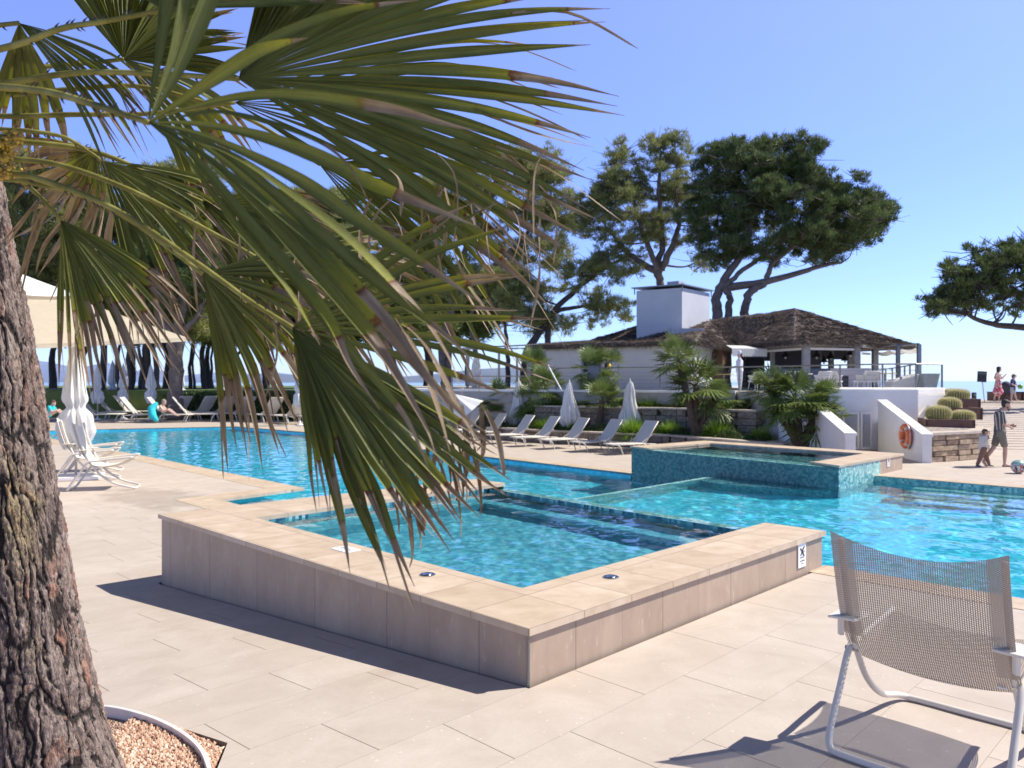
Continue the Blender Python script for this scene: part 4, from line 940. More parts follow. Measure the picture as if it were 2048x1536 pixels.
def grass_clump(p, r, h, label, seed, n=2200, group='round grass clumps on the planters'):
    rg = np.random.default_rng(seed); r *= 1.15; h *= 1.2; t = empty('grass_clump', p, label, 'plant', group)
    a = rg.random(n) * 6.283; q = np.sqrt(rg.random(n)); el = 1.5 - q * 1.25
    base = np.stack([np.cos(a) * q * r * .25, np.sin(a) * q * r * .25, 0 * a], 1)
    L = rg.uniform(.7, 1.1, n); V = []; F = []; N = 4
    d0 = np.stack([np.cos(a) * np.cos(el), np.sin(a) * np.cos(el), np.sin(el)], 1)
    side = unit(np.cross(d0, np.array([0, 0, 1.0]) + rg.normal(size=(n, 3)) * .2)) * .009 * (1 + r)
    pts = []
    for k in range(N):
        s = k / (N - 1); p_ = base + d0 * (L * s)[:, None] * np.array([r * 1.15, r * 1.15, h]) - np.array([0, 0, 1]) * (s * s * q * h * .5)[:, None]; pts.append((p_, 1 - s * .85))
    for k in range(N):
        V.append(pts[k][0] - side * pts[k][1]); V.append(pts[k][0] + side * pts[k][1])
    V = np.stack(V, 1).reshape(-1, 3); ii = np.arange(n)[:, None] * 2 * N
    F = np.concatenate([ii + np.array([[2 * k, 2 * k + 1, 2 * k + 3, 2 * k + 2]]) for k in range(N - 1)])
    npmesh('blades', V, F, M['bush'], t); return t
def at(px, Y, z): return Vector(((px - 1024) / FPX * Y, Y, z))
for k, (px, Y, z, r, h, lb) in enumerate([
    (1437, 30.4, -.06, .75, .75, 'bright round grass clump low on the planter, between the two biggest palms'), (1340, 31.8, -.06, .62, .6, 'round grass clump behind the last lounger on the right'),
    (1268, 32.4, -.06, .7, .7, 'round grass clump behind the rightmost closed parasol'), (1150, 34.2, -.06, .6, .6, 'small grass clump behind the middle closed parasol'),
    (1520, 29.2, -.06, .5, .5, 'small dark grass clump at the foot of the big bushy palm'), (1090, 35, -.06, .6, .6, 'grass clump low at the left end of the stone walls'),
    (1300, 34.6, .93, .8, .6, 'grass clump on the second tier, left of the tallest palm'), (1370, 34.2, .93, .7, .5, 'grass clump on the second tier, behind the tallest palm'),
    (1440, 33.2, .93, .8, .62, 'grass clump on the second tier, right of the tallest palm'), (1480, 32.6, .93, .6, .5, 'grass clump on the second tier beside the slab edge'), (1245, 35.2, .93, .7, .6, 'grass clump on the second tier above the rightmost parasol'),
    (1120, 36.5, .93, .7, .6, 'grass clump on the second tier, left of the ladder'), (1070, 37.2, .6, .9, .7, 'leafy clump under the leftmost palm')]):
    grass_clump(at(px, Y, z), r, h, lb, 40 + k)
def cover(label, pts, wd, z, hgt, n, seed, mat='bush'):
    rg = np.random.default_rng(seed); P_ = [np.array((*p, 0.)) for p in pts]; seg = [np.linalg.norm(b - a) for a, b in zip(P_, P_[1:])]; V = []; F = []; o = 0
    for a, b, L in zip(P_, P_[1:], seg):
        k = int(n * L / sum(seg)); s_ = rg.random((k, 1)); d = (b - a) / L; nn = np.array([-d[1], d[0], 0]); nn = nn if nn[1] > 0 else -nn
        w_ = rg.random((k, 1)); hh = hgt * (.45 + .4 * np.sin(s_ * L * 2.3 + seed) + .25 * np.sin(s_ * L * 5.1)); hh = np.clip(hh, .12, None) * np.sin(np.clip(w_, .05, .95) * 3.14) ** .5
        c = a + (b - a) * s_ + nn * w_ * wd; c[:, 2:3] = z + hh * rg.random((k, 1)) ** .5
        v, f = tri_cloud(c, unit(rg.normal(size=(k, 3)) * .8 + np.array([0, -.2, .8])), rg.uniform(.12, .26, k), rg.uniform(.012, .022, k), rg); V.append(v); F.append(f + o); o += len(v)
    return tag(npmesh('ground_cover', np.concatenate(V), np.concatenate(F), M[mat]), label, None, None, 'stuff')
cover('low green shrubs filling the upper planting tier under the slab edge', [(.4, 37.2), (2.6, 36.0), (7.2, 33.2), (9.5, 31.2)], .9, .9, .55, 16000, 1, 'hedge')
cover('low green shrubs filling the lower planting bed behind the loungers', [(-1.2, 36.9), (1.3, 34.5), (6.3, 31.4), (9.0, 28.2)], .9, -.08, .42, 12000, 2, 'hedge')
cover('dense greenery on the bank left of the stone walls', [(-7, 44), (-3.5, 40), (-.6, 37.2)], 2.4, -.3, 1.5, 16000, 3, 'hedge')
# fan palms of the planters (far): crown of fan leaves made of thin segments
def small_palm(label, heads, Y, zg, seed, trunk=None, tr=.14):
    rg = np.random.default_rng(seed); rd = random.Random(seed)
    px0, py0 = trunk if trunk else heads[0][:2]
    base = Q(px0, py0, Y); base.z = zg; t = empty('fan_palm', base, label, 'palm', 'fan palms in the planters')
    tm = simple('palm_fibre', (.10, .07, .05), .95, .35, 6, .9, 20, .05) if 'pf' not in M else M['pf']; M['pf'] = tm
    for hx, hy, rpx, n in heads:
        h = Q(hx, hy, Y + rd.uniform(-.2, .2)); Rr = rpx * .9 / FPX * Y
        m = MB(); sp = smoothpath([base + Vector((rd.uniform(-.15, .15), 0, 0)), base.lerp(h, .5) + Vector((rd.uniform(-.12, .12), 0, 0)), h], 5); m.tube(sp, [tr * (1.1 - .25 * k / len(sp)) * (1 + .12 * math.sin(k * 2.7)) for k in range(len(sp))], 9); child(m, 'trunk', tm, t, smooth=True)
        V = []; F = []; o = 0; pm = MB()
        for i in range(int(n * .85)):
            a = rd.uniform(0, 6.283); el = rd.uniform(-.75, 1.45); d = Vector((math.cos(a) * math.cos(el), math.sin(a) * math.cos(el), math.sin(el)))
            pl_ = Rr * rd.uniform(.45, .75); hub = h + d * pl_ - Vector((0, 0, .08 * pl_)); pm.tube([h, h + d * pl_ * .5 + Vector((0, 0, .03)), hub], [.016, .012, .008], 4, cap=False)
            s_ = d.cross(Vector((0, 0, 1))).normalized(); u_ = s_.cross(d).normalized()
            tilt = rd.uniform(-.5, .3); fr = Rr * rd.uniform(.6, .85); ns = 14
            for k in range(ns):
                b = -1.75 + 3.5 * k / (ns - 1); dd = (d * math.cos(b) + s_ * math.sin(b)).normalized(); dd = (dd + u_ * tilt * .4 * (1 - math.cos(b) * .3)).normalized()
                Ls = fr * (1 - .25 * abs(b) / 1.75) * rd.uniform(.9, 1.08); sd = dd.cross(u_).normalized() * fr * .045
                p1 = hub + dd * Ls * .55; p2 = hub + dd * Ls + Vector((0, 0, -.14 * Ls * rd.uniform(.4, 1.6)))
                V += [hub, p1 - sd, p1 + sd, p2]; F += [(o, o + 1, o + 3, o + 2)]; o += 4
        child(pm, 'stalks', M['palmleaf'], t)
        npmesh('crown', np.array(V) - np.array(base), F, M['palmleaf'], t)
    return t
small_palm('tallest planter palm with two heads, in front of the long blank wall', [(1358, 722, 58, 34), (1392, 772, 66, 44), (1430, 800, 50, 26)], 30.6, -.06, 1, (1388, 872))
small_palm('double-headed palm in front of the dark window of the building', [(1182, 738, 46, 26), (1215, 728, 42, 24), (1170, 790, 26, 10)], 35.8, .93, 2, (1188, 810))
small_palm('small bright yellow-green palm beside the silver cabinet', [(1218, 762, 30, 16)], 35.2, .93, 3, (1216, 800))
small_palm('low palm between the middle and right closed parasols', [(1204, 800, 46, 34)], 34.0, -.06, 4, (1200, 868))
small_palm('huge bushy palm group left of the white service block', [(1540, 778, 50, 36), (1590, 800, 66, 60), (1626, 842, 62, 50), (1650, 800, 44, 30), (1560, 830, 46, 30)], 25.1, -.06, 5, (1600, 884))
small_palm('bright palm at the left end of the building', [(1066, 738, 46, 26)], 38.5, .8, 6, (1070, 800))
small_palm('leafy palm behind the leftmost closed parasol', [(1090, 778, 50, 40), (1060, 800, 40, 24)], 36.8, -.06, 7, (1080, 850))
small_palm('dark bushy palm at the left end of the planters', [(1000, 800, 44, 34), (975, 820, 34, 20)], 38.6, -.1, 8, (990, 850))

# ---------------------------------------------------------------- foreground pine trunk with its pit
def hash2(i, j, s): return np.modf(np.abs(np.sin(i * 127.1 + j * 311.7 + s * 74.7) * 43758.5453))[0]
def voro(x, y, per, s=0):
    xi = np.floor(x); yi = np.floor(y); d1 = np.full(x.shape, 9.); d2 = np.full(x.shape, 9.); idv = np.zeros(x.shape)
    for a in (-1, 0, 1):
        for b in (-1, 0, 1):
            cx = xi + a; cy = yi + b; cw = np.mod(cx, per)
            px_ = cx + .15 + .7 * hash2(cw, cy, s); py_ = cy + .15 + .7 * hash2(cw, cy, s + 5)
            d = np.hypot(x - px_, y - py_); idn = hash2(cw, cy, s + 9)
            n1 = d < d1; d2 = np.where(n1, d1, np.minimum(d2, d)); idv = np.where(n1, idn, idv); d1 = np.where(n1, d, d1)
    return d1, d2, idv
def vnoise(x, y, per, s=0):
    xi = np.floor(x); yi = np.floor(y); fx = x - xi; fy = y - yi; fx = fx * fx * (3 - 2 * fx); fy = fy * fy * (3 - 2 * fy)
    h = lambda a, b: hash2(np.mod(a, per), b, s)
    return (h(xi, yi) * (1 - fx) + h(xi + 1, yi) * fx) * (1 - fy) + (h(xi, yi + 1) * (1 - fx) + h(xi + 1, yi + 1) * fx) * fy
trunkY = 4.25
tax = [(84, 1640), (68, 1536), (46, 1400), (22, 1250), (-12, 1000), (-46, 700), (-88, 450), (-120, 200), (-150, -100), (-180, -400), (-200, -700)]
twd = [142, 120, 106, 97, 88, 77, 68, 62, 58, 54, 50]
bt = empty('pine_tree', Q(tax[0][0], 1640, trunkY), 'big rough-barked pine trunk filling the left edge of the photo', 'pine tree')
cen = [Q(a, b, trunkY) for a, b in tax]; rad = [q / FPX * trunkY for q in twd]
nh, na = 760, 360
zz = np.linspace(cen[0].z - .25, cen[-1].z, nh); zc = np.array([c.z for c in cen]); xc = np.interp(zz, zc, [c.x for c in cen]); rc_ = np.interp(zz, zc, rad)
rc_ = np.convolve(np.pad(rc_, 20, 'edge'), np.ones(41) / 41, 'valid'); xc = np.convolve(np.pad(xc, 20, 'edge'), np.ones(41) / 41, 'valid')
Zg, Ag = np.meshgrid(zz, np.arange(na) / na, indexing='ij'); 
wx = Ag * 9; wy = Zg * 2.0
wx2 = wx + .42 * (vnoise(wx * 2, wy * 1.3, 18, 1) - .5) + .22 * (vnoise(wx * 6, wy * 5, 54, 2) - .5) + .10 * (vnoise(wx * 18, wy * 16, 162, 13) - .5); wy2 = wy + .9 * (vnoise(wx * 2, wy * 2, 18, 3) - .5)
wxm = np.mod(wx2, 9)
d1, d2, idv = voro(wxm * 3 + .0, wy2 * 1.05, 27, 1)                 # long plates
e1, e2, id2 = voro(np.mod(wx2 + .3 * (vnoise(wx * 5, wy * 4, 45, 8) - .5), 9) * 6, wy2 * 3.6, 54, 4)
g1, g2, id3 = voro(wxm * 14, wy2 * 13, 126, 12)
edge = np.clip((d2 - d1) / .34, 0, 1); fl = np.clip((e2 - e1) / .30, 0, 1); sc3 = np.clip((g2 - g1) / .3, 0, 1)
br = vnoise(wx * 1.5, wy * 1.2, 13.5, 11); edge = np.clip(edge + .5 * np.clip(br - .55, 0, 1), 0, 1)
n3 = vnoise(wx * 12, wy * 9, 108, 6); n4 = vnoise(wx * 28, wy * 26, 252, 7); n5 = vnoise(wx * 44, wy * 60, 396, 9)
hgt = edge ** .5 * .019 + fl ** .8 * .007 * (.3 + .7 * edge) + (idv - .5) * .006 + (id2 - .5) * .009 * edge + (id3 - .5) * .004 + (n3 - .5) * .007 + (n4 - .5) * .007 + (n5 - .5) * .005
flare = 1 + .10 * np.maximum(0, 1 - (Zg - cen[0].z) / .5) * np.sin(Ag * 6.283 * 4 + 1)
rr_ = rc_[:, None] * flare - .018 + hgt
V = np.stack([xc[:, None] + rr_ * np.cos(Ag * 6.2832), trunkY + .12 + rr_ * np.sin(Ag * 6.2832), Zg], -1).reshape(-1, 3) - np.array(bt.location)
ix = np.arange(nh * na).reshape(nh, na); F = np.stack([ix[:-1], np.roll(ix, -1, 1)[:-1], np.roll(ix, -1, 1)[1:], ix[1:]], -1).reshape(-1, 4)
crack = np.clip(1 - edge * 1.2 - (n3 - .5) * .3, 0, 1) * .9 + np.clip(.55 - fl, 0, 1) * .9 + np.clip(.3 - sc3, 0, 1) * .6
npmesh('trunk', V, F, M['bark'], bt, False, {'crack': np.clip(crack, 0, 1).ravel(), 'plate': np.mod(idv * .6 + id2 * .5, 1).ravel()})
# its crown, above the frame
rg = np.random.default_rng(5); VV = []; FF = []; o_ = 0; lm = MB()
topc = np.array([cen[-1].x, trunkY, cen[-1].z])
for i in range(12):
    c = topc + np.array([rg.uniform(-3.2, .6), rg.uniform(-2, 2.4), rg.uniform(.6, 2.2)]); lm.tube([tuple(topc - np.array([0, 0, .5])), tuple((topc + c) / 2), tuple(c)], [.1, .06, .03], 6)
    n = 700; q = unit(rg.normal(size=(n, 3))) * rg.random((n, 1)) ** .5 * np.array([.9, .9, .5]) + c; v, f = tri_cloud(q, unit(q - c + [0, 0, .2]), rg.uniform(.12, .22, n), rg.uniform(.006, .012, n), rg); VV.append(v); FF.append(f + o_); o_ += len(v)
child(lm, 'limbs', M['branch'], bt, smooth=True)
npmesh('crown', np.concatenate(VV) - np.array(bt.location), np.concatenate(FF), M['needles'], bt)
# pit: kerb faces, gravel and ring
zP = -.095
m = MB(); pp = pit
m.walls([Vector((p.x, p.y, 0)) for p in pp], zP - .1, 0)
for i, v in enumerate(m.v):
    if v[2] == 0: m.v[i] = (v[0], v[1], deckz(v[0], v[1]) - .001)
tag(m.build('pit_kerb', simple('pit_concrete', (.20, .16, .13), .9, .25, 6, .5, 30)), kind='structure')
m = MB(); m.add([(p.x, p.y, zP - .02) for p in grow([Vector((p.x, p.y, 0)) for p in pp], .02)], [tuple(range(len(pp)))])
gm = mk_gravel('pit_gravel', (.36, .20, .13), (.55, .35, .24), (.66, .46, .33), 60)
tag(m.build('gravel', gm), kind='structure')
chips = []; cf = []; rg = np.random.default_rng(9); gx = []
xs = [p.x for p in pp]; ys = [p.y for p in pp]; n = 26000
X_ = rg.uniform(-2.6, -1.45, n); Y_ = rg.uniform(3.9, 5.5, n); ok = inpoly(X_, Y_, [(p.x, p.y) for p in grow([Vector((p.x, p.y, 0)) for p in pp], -.03)]); X_ = X_[ok]; Y_ = Y_[ok]; n = len(X_)
oc = np.array([(1, 0, 0), (-1, 0, 0), (0, 1, 0), (0, -1, 0), (0, 0, 1), (0, 0, -1)], float); of = np.array([(0, 2, 4), (2, 1, 4), (1, 3, 4), (3, 0, 4), (2, 0, 5), (1, 2, 5), (3, 1, 5), (0, 3, 5)])
szs = rg.uniform(.008, .019, (n, 1, 1)) * rg.uniform(.6, 1.3, (n, 1, 3)); an = rg.random(n) * 6.28; ca, sa = np.cos(an), np.sin(an)
vv = oc[None] * szs + rg.normal(0, .002, (n, 6, 3)); tl = rg.normal(0, .5, n)
vv[..., 2] += vv[..., 0] * tl[:, None]
vx = vv[..., 0] * ca[:, None] - vv[..., 1] * sa[:, None]; vy = vv[..., 0] * sa[:, None] + vv[..., 1] * ca[:, None]
vv = np.stack([vx + X_[:, None], vy + Y_[:, None], vv[..., 2] + zP + rg.uniform(-.012, .012, n)[:, None]], -1)
cm = NT('chips'); ra = cm.new('ShaderNodeAttribute', attribute_name='rnd').outputs['Fac']; cm.link(cm.ramp(ra, [(0, (.30, .16, .10)), (.4, (.50, .31, .21)), (.8, (.64, .45, .33)), (1, (.72, .58, .47))]), cm.b.inputs['Base Color']); cm.b.inputs['Roughness'].default_value = .9
tag(npmesh('gravel_chips', vv.reshape(-1, 3), (of[None] + np.arange(n)[:, None, None] * 6).reshape(-1, 3), cm.m, None, False, {'rnd': np.repeat(rg.random(n), 6)}), 'loose reddish bark chips and gravel filling the tree pit', None, None, 'stuff')
# steel ring: arc through measured points on the gravel level
rp = [P(60, 1432, -.05), P(140, 1416, -.05), P(215, 1414, -.05), P(290, 1431, -.05), P(350, 1457, -.05), P(395, 1491, -.05), P(416, 1530, -.05), P(426, 1590, -.05), P(418, 1680, -.05), P(360, 1790, -.05)]
sp = smoothpath(rp, 8); rgm = MB(); n = len(sp)
for i in range(n - 1):
    a, b = sp[i], sp[i + 1]; d = (b - a).normalized(); nn = Vector((-d.y, d.x, 0)) * .012
    up = Vector((0, 0, .008)); dn = Vector((0, 0, -.12))
    rgm.quad(a - nn + up, b - nn + up, b - nn + dn, a - nn + dn); rgm.quad(a + nn + up, b + nn + up, b + nn + dn, a + nn + dn); rgm.quad(a - nn + up, b - nn + up, b + nn + up, a + nn + up)
    rgm.quad(a - nn * .3 + up * 1.15, b - nn * .3 + up * 1.15, b + nn * .3 + up * 1.15, a + nn * .3 + up * 1.15)
tag(rgm.build('tree_ring', simple('galvanised_ring', (.74, .71, .66), .4, .08, 8)), 'pale metal edging ring curved round the foot of the pine', 'edging')
# ---------------------------------------------------------------- big fan palm hanging into the picture
palm = empty('fan_palm', (-2.35, 2.1, 0), 'large fan palm whose spiny stalks and drooping fans hang across the upper left', 'palm')
prd = random.Random(3)
LANE = []
def leafsegs(segs, seed=0, group=None):
    """segs: list of dict(pts=[(px,py,Y)...] , w=px width, dry=fraction where it turns brown, tw=twist, fold) -> arrays"""
    V = []; F = []; AG = []; RN = []; RB = []; LANE.clear(); o = 0; rd = random.Random(seed)
    for s in segs:
        pts = smoothpath([Q(*p) for p in s['pts']], s.get('n', 5)); n = len(pts); rn = rd.random(); L = sum((pts[i + 1] - pts[i]).length for i in range(n - 1)); acc = 0
        tw0 = s.get('tw', 0); tw1 = s.get('tw1', tw0); j = s.get('j', .0); fold = s.get('fold', .22)
        for i, p in enumerate(pts):
            t = (pts[min(i + 1, n - 1)] - pts[max(i - 1, 0)]).normalized()
            if i: acc += (pts[i] - pts[i - 1]).length
            f = acc / L
            view = (p - Vector((0, 0, CH))).normalized(); sd = t.cross(view).normalized(); nr = sd.cross(t).normalized()
            tw = tw0 + (tw1 - tw0) * f; sd2 = sd * math.cos(tw) + nr * math.sin(tw); nr2 = nr * math.cos(tw) - sd * math.sin(tw)
            wpx = s['w'] * (s['wf'](f) if 'wf' in s else min(1, .06 + f / .52) * (1 if f < .62 else max(.05, 1 - ((f - .62) / .38) ** 1.4)))
            wm = wpx / FPX * p.y * .5
            V += [p - sd2 * wm - nr2 * fold * wm * .6, p + nr2 * fold * wm, p + sd2 * wm - nr2 * fold * wm * .6]
            a = f / s['dry'] * .5 if f < s['dry'] else .5 + (f - s['dry']) / max(.02, 1 - s['dry']) * .5 + (.06 if f > s['dry'] else 0)
            AG += [a + rd.uniform(-.004, .004)] * 3; RN += [rn] * 3; RB += [0, 1, 0]; LANE.extend([(-1, acc * 8, rn), (0, acc * 8, rn), (1, acc * 8, rn)])
        for i in range(n - 1):
            b = o + 3 * i; F += [(b, b + 1, b + 4, b + 3), (b + 1, b + 2, b + 5, b + 4)]
        o += 3 * n
    return V, F, AG, RN, RB
def mkleaf(hub, segs, stalk, seed, label=None, sw=13, thorns=True):
    h = Q(*hub); e = bpy.data.objects.new('fan_leaf', None); COL.objects.link(e); e.parent = palm; e.location = h - palm.location
    if label: e['label'] = label
    V, F, AG, RN, RB = leafsegs(segs, seed); V = np.array([tuple(v) for v in V]) - np.array(h)
    npmesh('blade', V, F, M['frond'], e, True, {'age': AG, 'rnd': RN, 'rib': [q * .5 for q in RB], 'lane': list(LANE)})
    if stalk:
        sp = smoothpath([Q(*p) for p in stalk], 8); m = MB(); r0 = sw / 2 / FPX * hub[2]; n = len(sp)
        m.tube(sp, [r0 * (1.25 - .55 * k / n) for k in range(n)], 8); m.v = [tuple(Vector(v) - h) for v in m.v]; pe = m.build('petiole', M['petiole'], e, smooth=True)
        if thorns:
            tm = MB(); rd = random.Random(seed)
            for k in range(4, n - 3, 1):
                if rd.random() < .55:
                    p = sp[k].lerp(sp[k + 1], rd.random()); d = (sp[k + 1] - sp[k]).normalized(); u_ = Vector((0, 0, rd.choice((-1, 1)))); q = p + u_ * r0 * .9; tip = q + u_ * r0 * 1.3 + d * r0 * 1.1
                    tm.tube([q - d * r0 * .3, q + u_ * r0 * .5, tip], [r0 * .4, r0 * .28, r0 * .04], 5)
            tm.v = [tuple(Vector(v) - h) for v in tm.v]
            if tm.v:
                n0 = len(pe.data.polygons); bm = bmesh.new(); bm.from_mesh(pe.data); vv = [bm.verts.new(q) for q in tm.v]
                for f_ in tm.f: bm.faces.new([vv[i] for i in f_]).material_index = 1
                pe.data.materials.append(M['thorn']); bm.to_mesh(pe.data); bm.free()
    return e
pt = NT('petiole_green'); pn_ = pt.noise(pt.coord('World'), 12, 4); pt.link(pt.ramp(pn_, [(.3, (.11, .10, .02)), (.5, (.20, .18, .04)), (.7, (.32, .29, .085))]), pt.b.inputs['Base Color']); pt.b.inputs['Roughness'].default_value = .55; pt.b.inputs['Specular IOR Level'].default_value = .2; M['petiole'] = pt.m
M['thorn'] = simple('thorn_brown', (.06, .04, .025), .5, .2)
def fan(hub, a0, a1, rad, n, seed, tilt=.25, dry=.72, droop=.25, w=None, curl=0.0, radf=None, hang=0.0, jit=.05, twr=.5, edge=False, splits=True, wob=0):
    """segments around hub from screen angle a0 to a1 (deg, clockwise from +x), radius in px"""
    rd = random.Random(seed); segs = []; hx, hy, hY = hub
    for k in range(n):
        f = (k + .5) / n; a = R(a0 + (a1 - a0) * f + rd.gauss(0, .8)); r = rad * (radf(f) if radf else 1) * rd.uniform(1 - jit, 1 + jit * .6)
        ww = w or (1.32 * r * abs(R(a1 - a0)) / n * .52)
        dz = tilt * math.sin(f * math.pi * 2 + seed) * .25; pts = []; N = 7; dr = droop * rd.uniform(.5, 1.5); hg = hang * rd.uniform(.4, 1.4)
        cv = curl * rd.uniform(.5, 1.5) + rd.gauss(0, .02)
        for i in range(N):
            s = i / (N - 1); aa = a + cv * s * s; x = hx + r * s * math.cos(aa); y = hy + r * s * math.sin(aa) + r * (dr * s ** 2.6) + r * hg * max(0, s - .6) ** 1.2
            if hang: x -= r * .5 * hg * max(0, s - .65) * math.cos(aa)
            x += rd.gauss(0, 1) * r * .006 * s + wob * r * s * s * rd.gauss(0, .4)
            pts.append((x, y, hY * (1 + tilt * s * (.5 + .5 * math.cos(a * 1.3 + seed)) + dz * s)))
        dd = min(.97, max(.3, rd.gauss(dry, .06)))
        segs.append(dict(pts=pts, w=ww, dry=dd, tw=rd.choice((-1, 1)) * .25 if False else .35 * (-1) ** k * .0 + rd.gauss(.15, .12), tw1=rd.gauss(.2, twr), fold=.55))
        if splits and rd.random() < .45:      # the split tip: a second thin filament
            i0 = 4; q = pts[i0:]; dx = rd.gauss(0, .05) * r; ex = [(q[0][0], q[0][1], q[0][2] * .999)] + [(p[0] + dx * (j + 1) / len(q[1:]) , p[1] + abs(rd.gauss(.02, .04)) * r * (j + 1) / 2, p[2] * 1.004) for j, p in enumerate(q[1:])]
            segs.append(dict(pts=ex, w=ww * .34, dry=.12, tw=rd.gauss(0, .5), tw1=rd.gauss(0, 1.2), fold=.3, wf=lambda f: .4 + 1.6 * f * (1 - f) if f < .97 else .1))
    return segs
# the nearest leaf: broad blades traced one by one
h1 = (297, 245, 1.42)
B = []
def bl(pts, w, dry, tw=.1, tw1=.3, Y0=1.42, Y1=1.3, fold=.3):
    n = len(pts); B.append(dict(pts=[(x, y, Y0 + (Y1 - Y0) * i / (n - 1)) for i, (x, y) in enumerate(pts)], w=w * .70, dry=min(.95, dry * 1.08), tw=tw, tw1=tw1, fold=fold, n=6))
H = (297, 245)
bl([H, (306, 180), (320, 100), (335, 0), (345, -120), (350, -260)], 44, .95, .5, .2, 1.42, 1.5)
bl([H, (325, 170), (352, 90), (372, -10), (385, -160)], 34, .95, -.3, .2, 1.42, 1.48)
bl([H, (345, 165), (385, 80), (425, -20), (460, -160)], 48, .95, .2, .1, 1.42, 1.45)
bl([H, (380, 190), (460, 130), (560, 70), (700, 20), (840, 0)], 30, .80, .6, .5, 1.42, 1.45)
bl([H, (372, 195), (440, 150), (505, 108), (560, 88), (615, 76)], 42, .84, .1, .2)
bl([H, (380, 215), (480, 193), (590, 190), (700, 205), (800, 222), (900, 250), (960, 262)], 36, .60, .1, .25)
bl([H, (370, 232), (440, 224), (540, 246), (640, 285), (700, 335), (735, 400)], 24, .66, .7, 1.1)
bl([H, (400, 248), (520, 272), (640, 315), (750, 370), (860, 415), (960, 455)], 44, .70, .1, .3)
bl([H, (390, 265), (480, 300), (600, 360), (700, 430), (800, 495), (880, 550), (965, 608)], 42, .76, -.1, .2)
bl([H, (390, 272), (470, 322), (560, 395), (650, 475), (750, 560), (820, 615), (890, 670), (955, 728)], 40, .80, .3, .2)
bl([H, (385, 280), (460, 330), (560, 425), (650, 520), (720, 600), (790, 680), (860, 760), (940, 842), (988, 872)], 42, .62, .0, -.3)
bl([H, (380, 290), (450, 350), (540, 440), (620, 530), (690, 610), (755, 690), (800, 760), (850, 850), (870, 905)], 46, .66, .2, .5)
bl([H, (372, 300), (430, 370), (500, 455), (570, 530), (640, 620), (700, 700), (770, 780), (820, 850), (862, 950)], 34, .78, -.5, -.2)
bl([H, (365, 305), (420, 380), (480, 460), (540, 530), (590, 600), (640, 690)], 30, .92, .6, .9)
bl([H, (372, 296), (440, 372), (520, 470), (600, 560), (660, 640), (700, 730), (760, 820)], 38, .74, .2, .6)
bl([H, (375, 286), (455, 345), (545, 420), (640, 500), (730, 590), (790, 660), (850, 745), (915, 840)], 36, .60, .7, .2)
bl([H, (380, 276), (470, 312), (580, 385), (690, 470), (780, 560), (850, 640), (900, 720), (925, 790)], 34, .66, .5, 1.0)
bl([(780, 620), (820, 680), (850, 740), (880, 830), (900, 905)], 20, .05, .2, .9)
bl([(800, 640), (850, 690), (890, 760), (930, 840), (970, 900)], 18, .05, .8, .3)
e1 = mkleaf(h1, B, [(-380, 175, 1.75), (-150, 168, 1.7), (0, 174, 1.62), (100, 185, 1.56), (200, 213, 1.48), (297, 245, 1.42)], 21, 'nearest out-of-focus fan leaf with broad pale olive blades', 17)
C0 = (-420, 235, 2.0)
# the big dark fan at the top right
r2 = lambda f: .62 + .38 * min(1, f * 1.9) if f < .6 else 1.0 - .12 * (f - .6)
s2 = fan((478, 158, 1.95), -78, 34, 755, 36, 2, w=22, tilt=.10, dry=.84, droop=.10, radf=r2, jit=.07, twr=.35)
for s in s2:
    s['dry'] = min(s['dry'] + .02, .95)
mkleaf((478, 158, 1.95), s2, [C0, (-200, 190, 2.0), (0, 168, 2.0), (150, 146, 1.98), (300, 147, 1.96), (478, 158, 1.95)], 22, 'big dark green fan with straight blades ending in brown tips against the sky', 14)
mkleaf((470, 205, 2.3), fan((470, 205, 2.3), -25, 36, 700, 12, 31, w=15, tilt=.05, dry=.86, droop=.16, jit=.1, twr=.8, hang=.12), [C0, (-100, 215, 2.2), (0, 232, 2.2), (150, 229, 2.2), (300, 227, 2.25), (470, 205, 2.3)], 23, None, 11)
mkleaf((585, 655, 1.75), fan((585, 655, 1.75), -44, 16, 500, 10, 3, w=17, tilt=.10, dry=.82, droop=.10, jit=.12, twr=.5) + fan((585, 655, 1.75), 26, 74, 485, 17, 4, w=23, tilt=-.06, dry=.84, droop=.08, jit=.12, twr=.4) + fan((585, 655, 1.75), 62, 84, 330, 8, 5, tilt=-.04, dry=.72, droop=.12, jit=.18, hang=.25, twr=.7),
       [C0, (-150, 345, 1.95), (0, 343, 1.9), (120, 372, 1.88), (250, 430, 1.84), (400, 530, 1.8), (500, 602, 1.77), (585, 655, 1.75)], 24, 'lowest pleated fan hanging over the hot tub, tips brown and frayed', 13)
mkleaf((405, 548, 1.95), fan((405, 548, 1.95), -20, 82, 300, 30, 6, tilt=.1, dry=.62, droop=.18, jit=.14, hang=.28, twr=.6), [C0, (-150, 350, 2.0), (0, 356, 2.0), (150, 385, 2.0), (260, 440, 1.98), (330, 490, 1.96), (405, 548, 1.95)], 25, None, 12)
mkleaf((203, 322, 2.2), fan((203, 322, 2.2), 5, 78, 300, 26, 7, tilt=.1, dry=.70, droop=.16, jit=.1, hang=.25, twr=.4), [C0, (-150, 240, 2.1), (0, 258, 2.15), (60, 262, 2.15), (130, 275, 2.18), (180, 305, 2.2), (203, 322, 2.2)], 26, None, 9)
mkleaf((122, 440, 2.1), fan((122, 440, 2.1), 22, 92, 315, 28, 8, tilt=.08, dry=.62, droop=.12, jit=.18, hang=.12, twr=.45), [C0, (-150, 330, 2.1), (0, 352, 2.1), (60, 376, 2.1), (122, 440, 2.1)], 27, 'dark fan hanging in front of the beige parasol', 10)
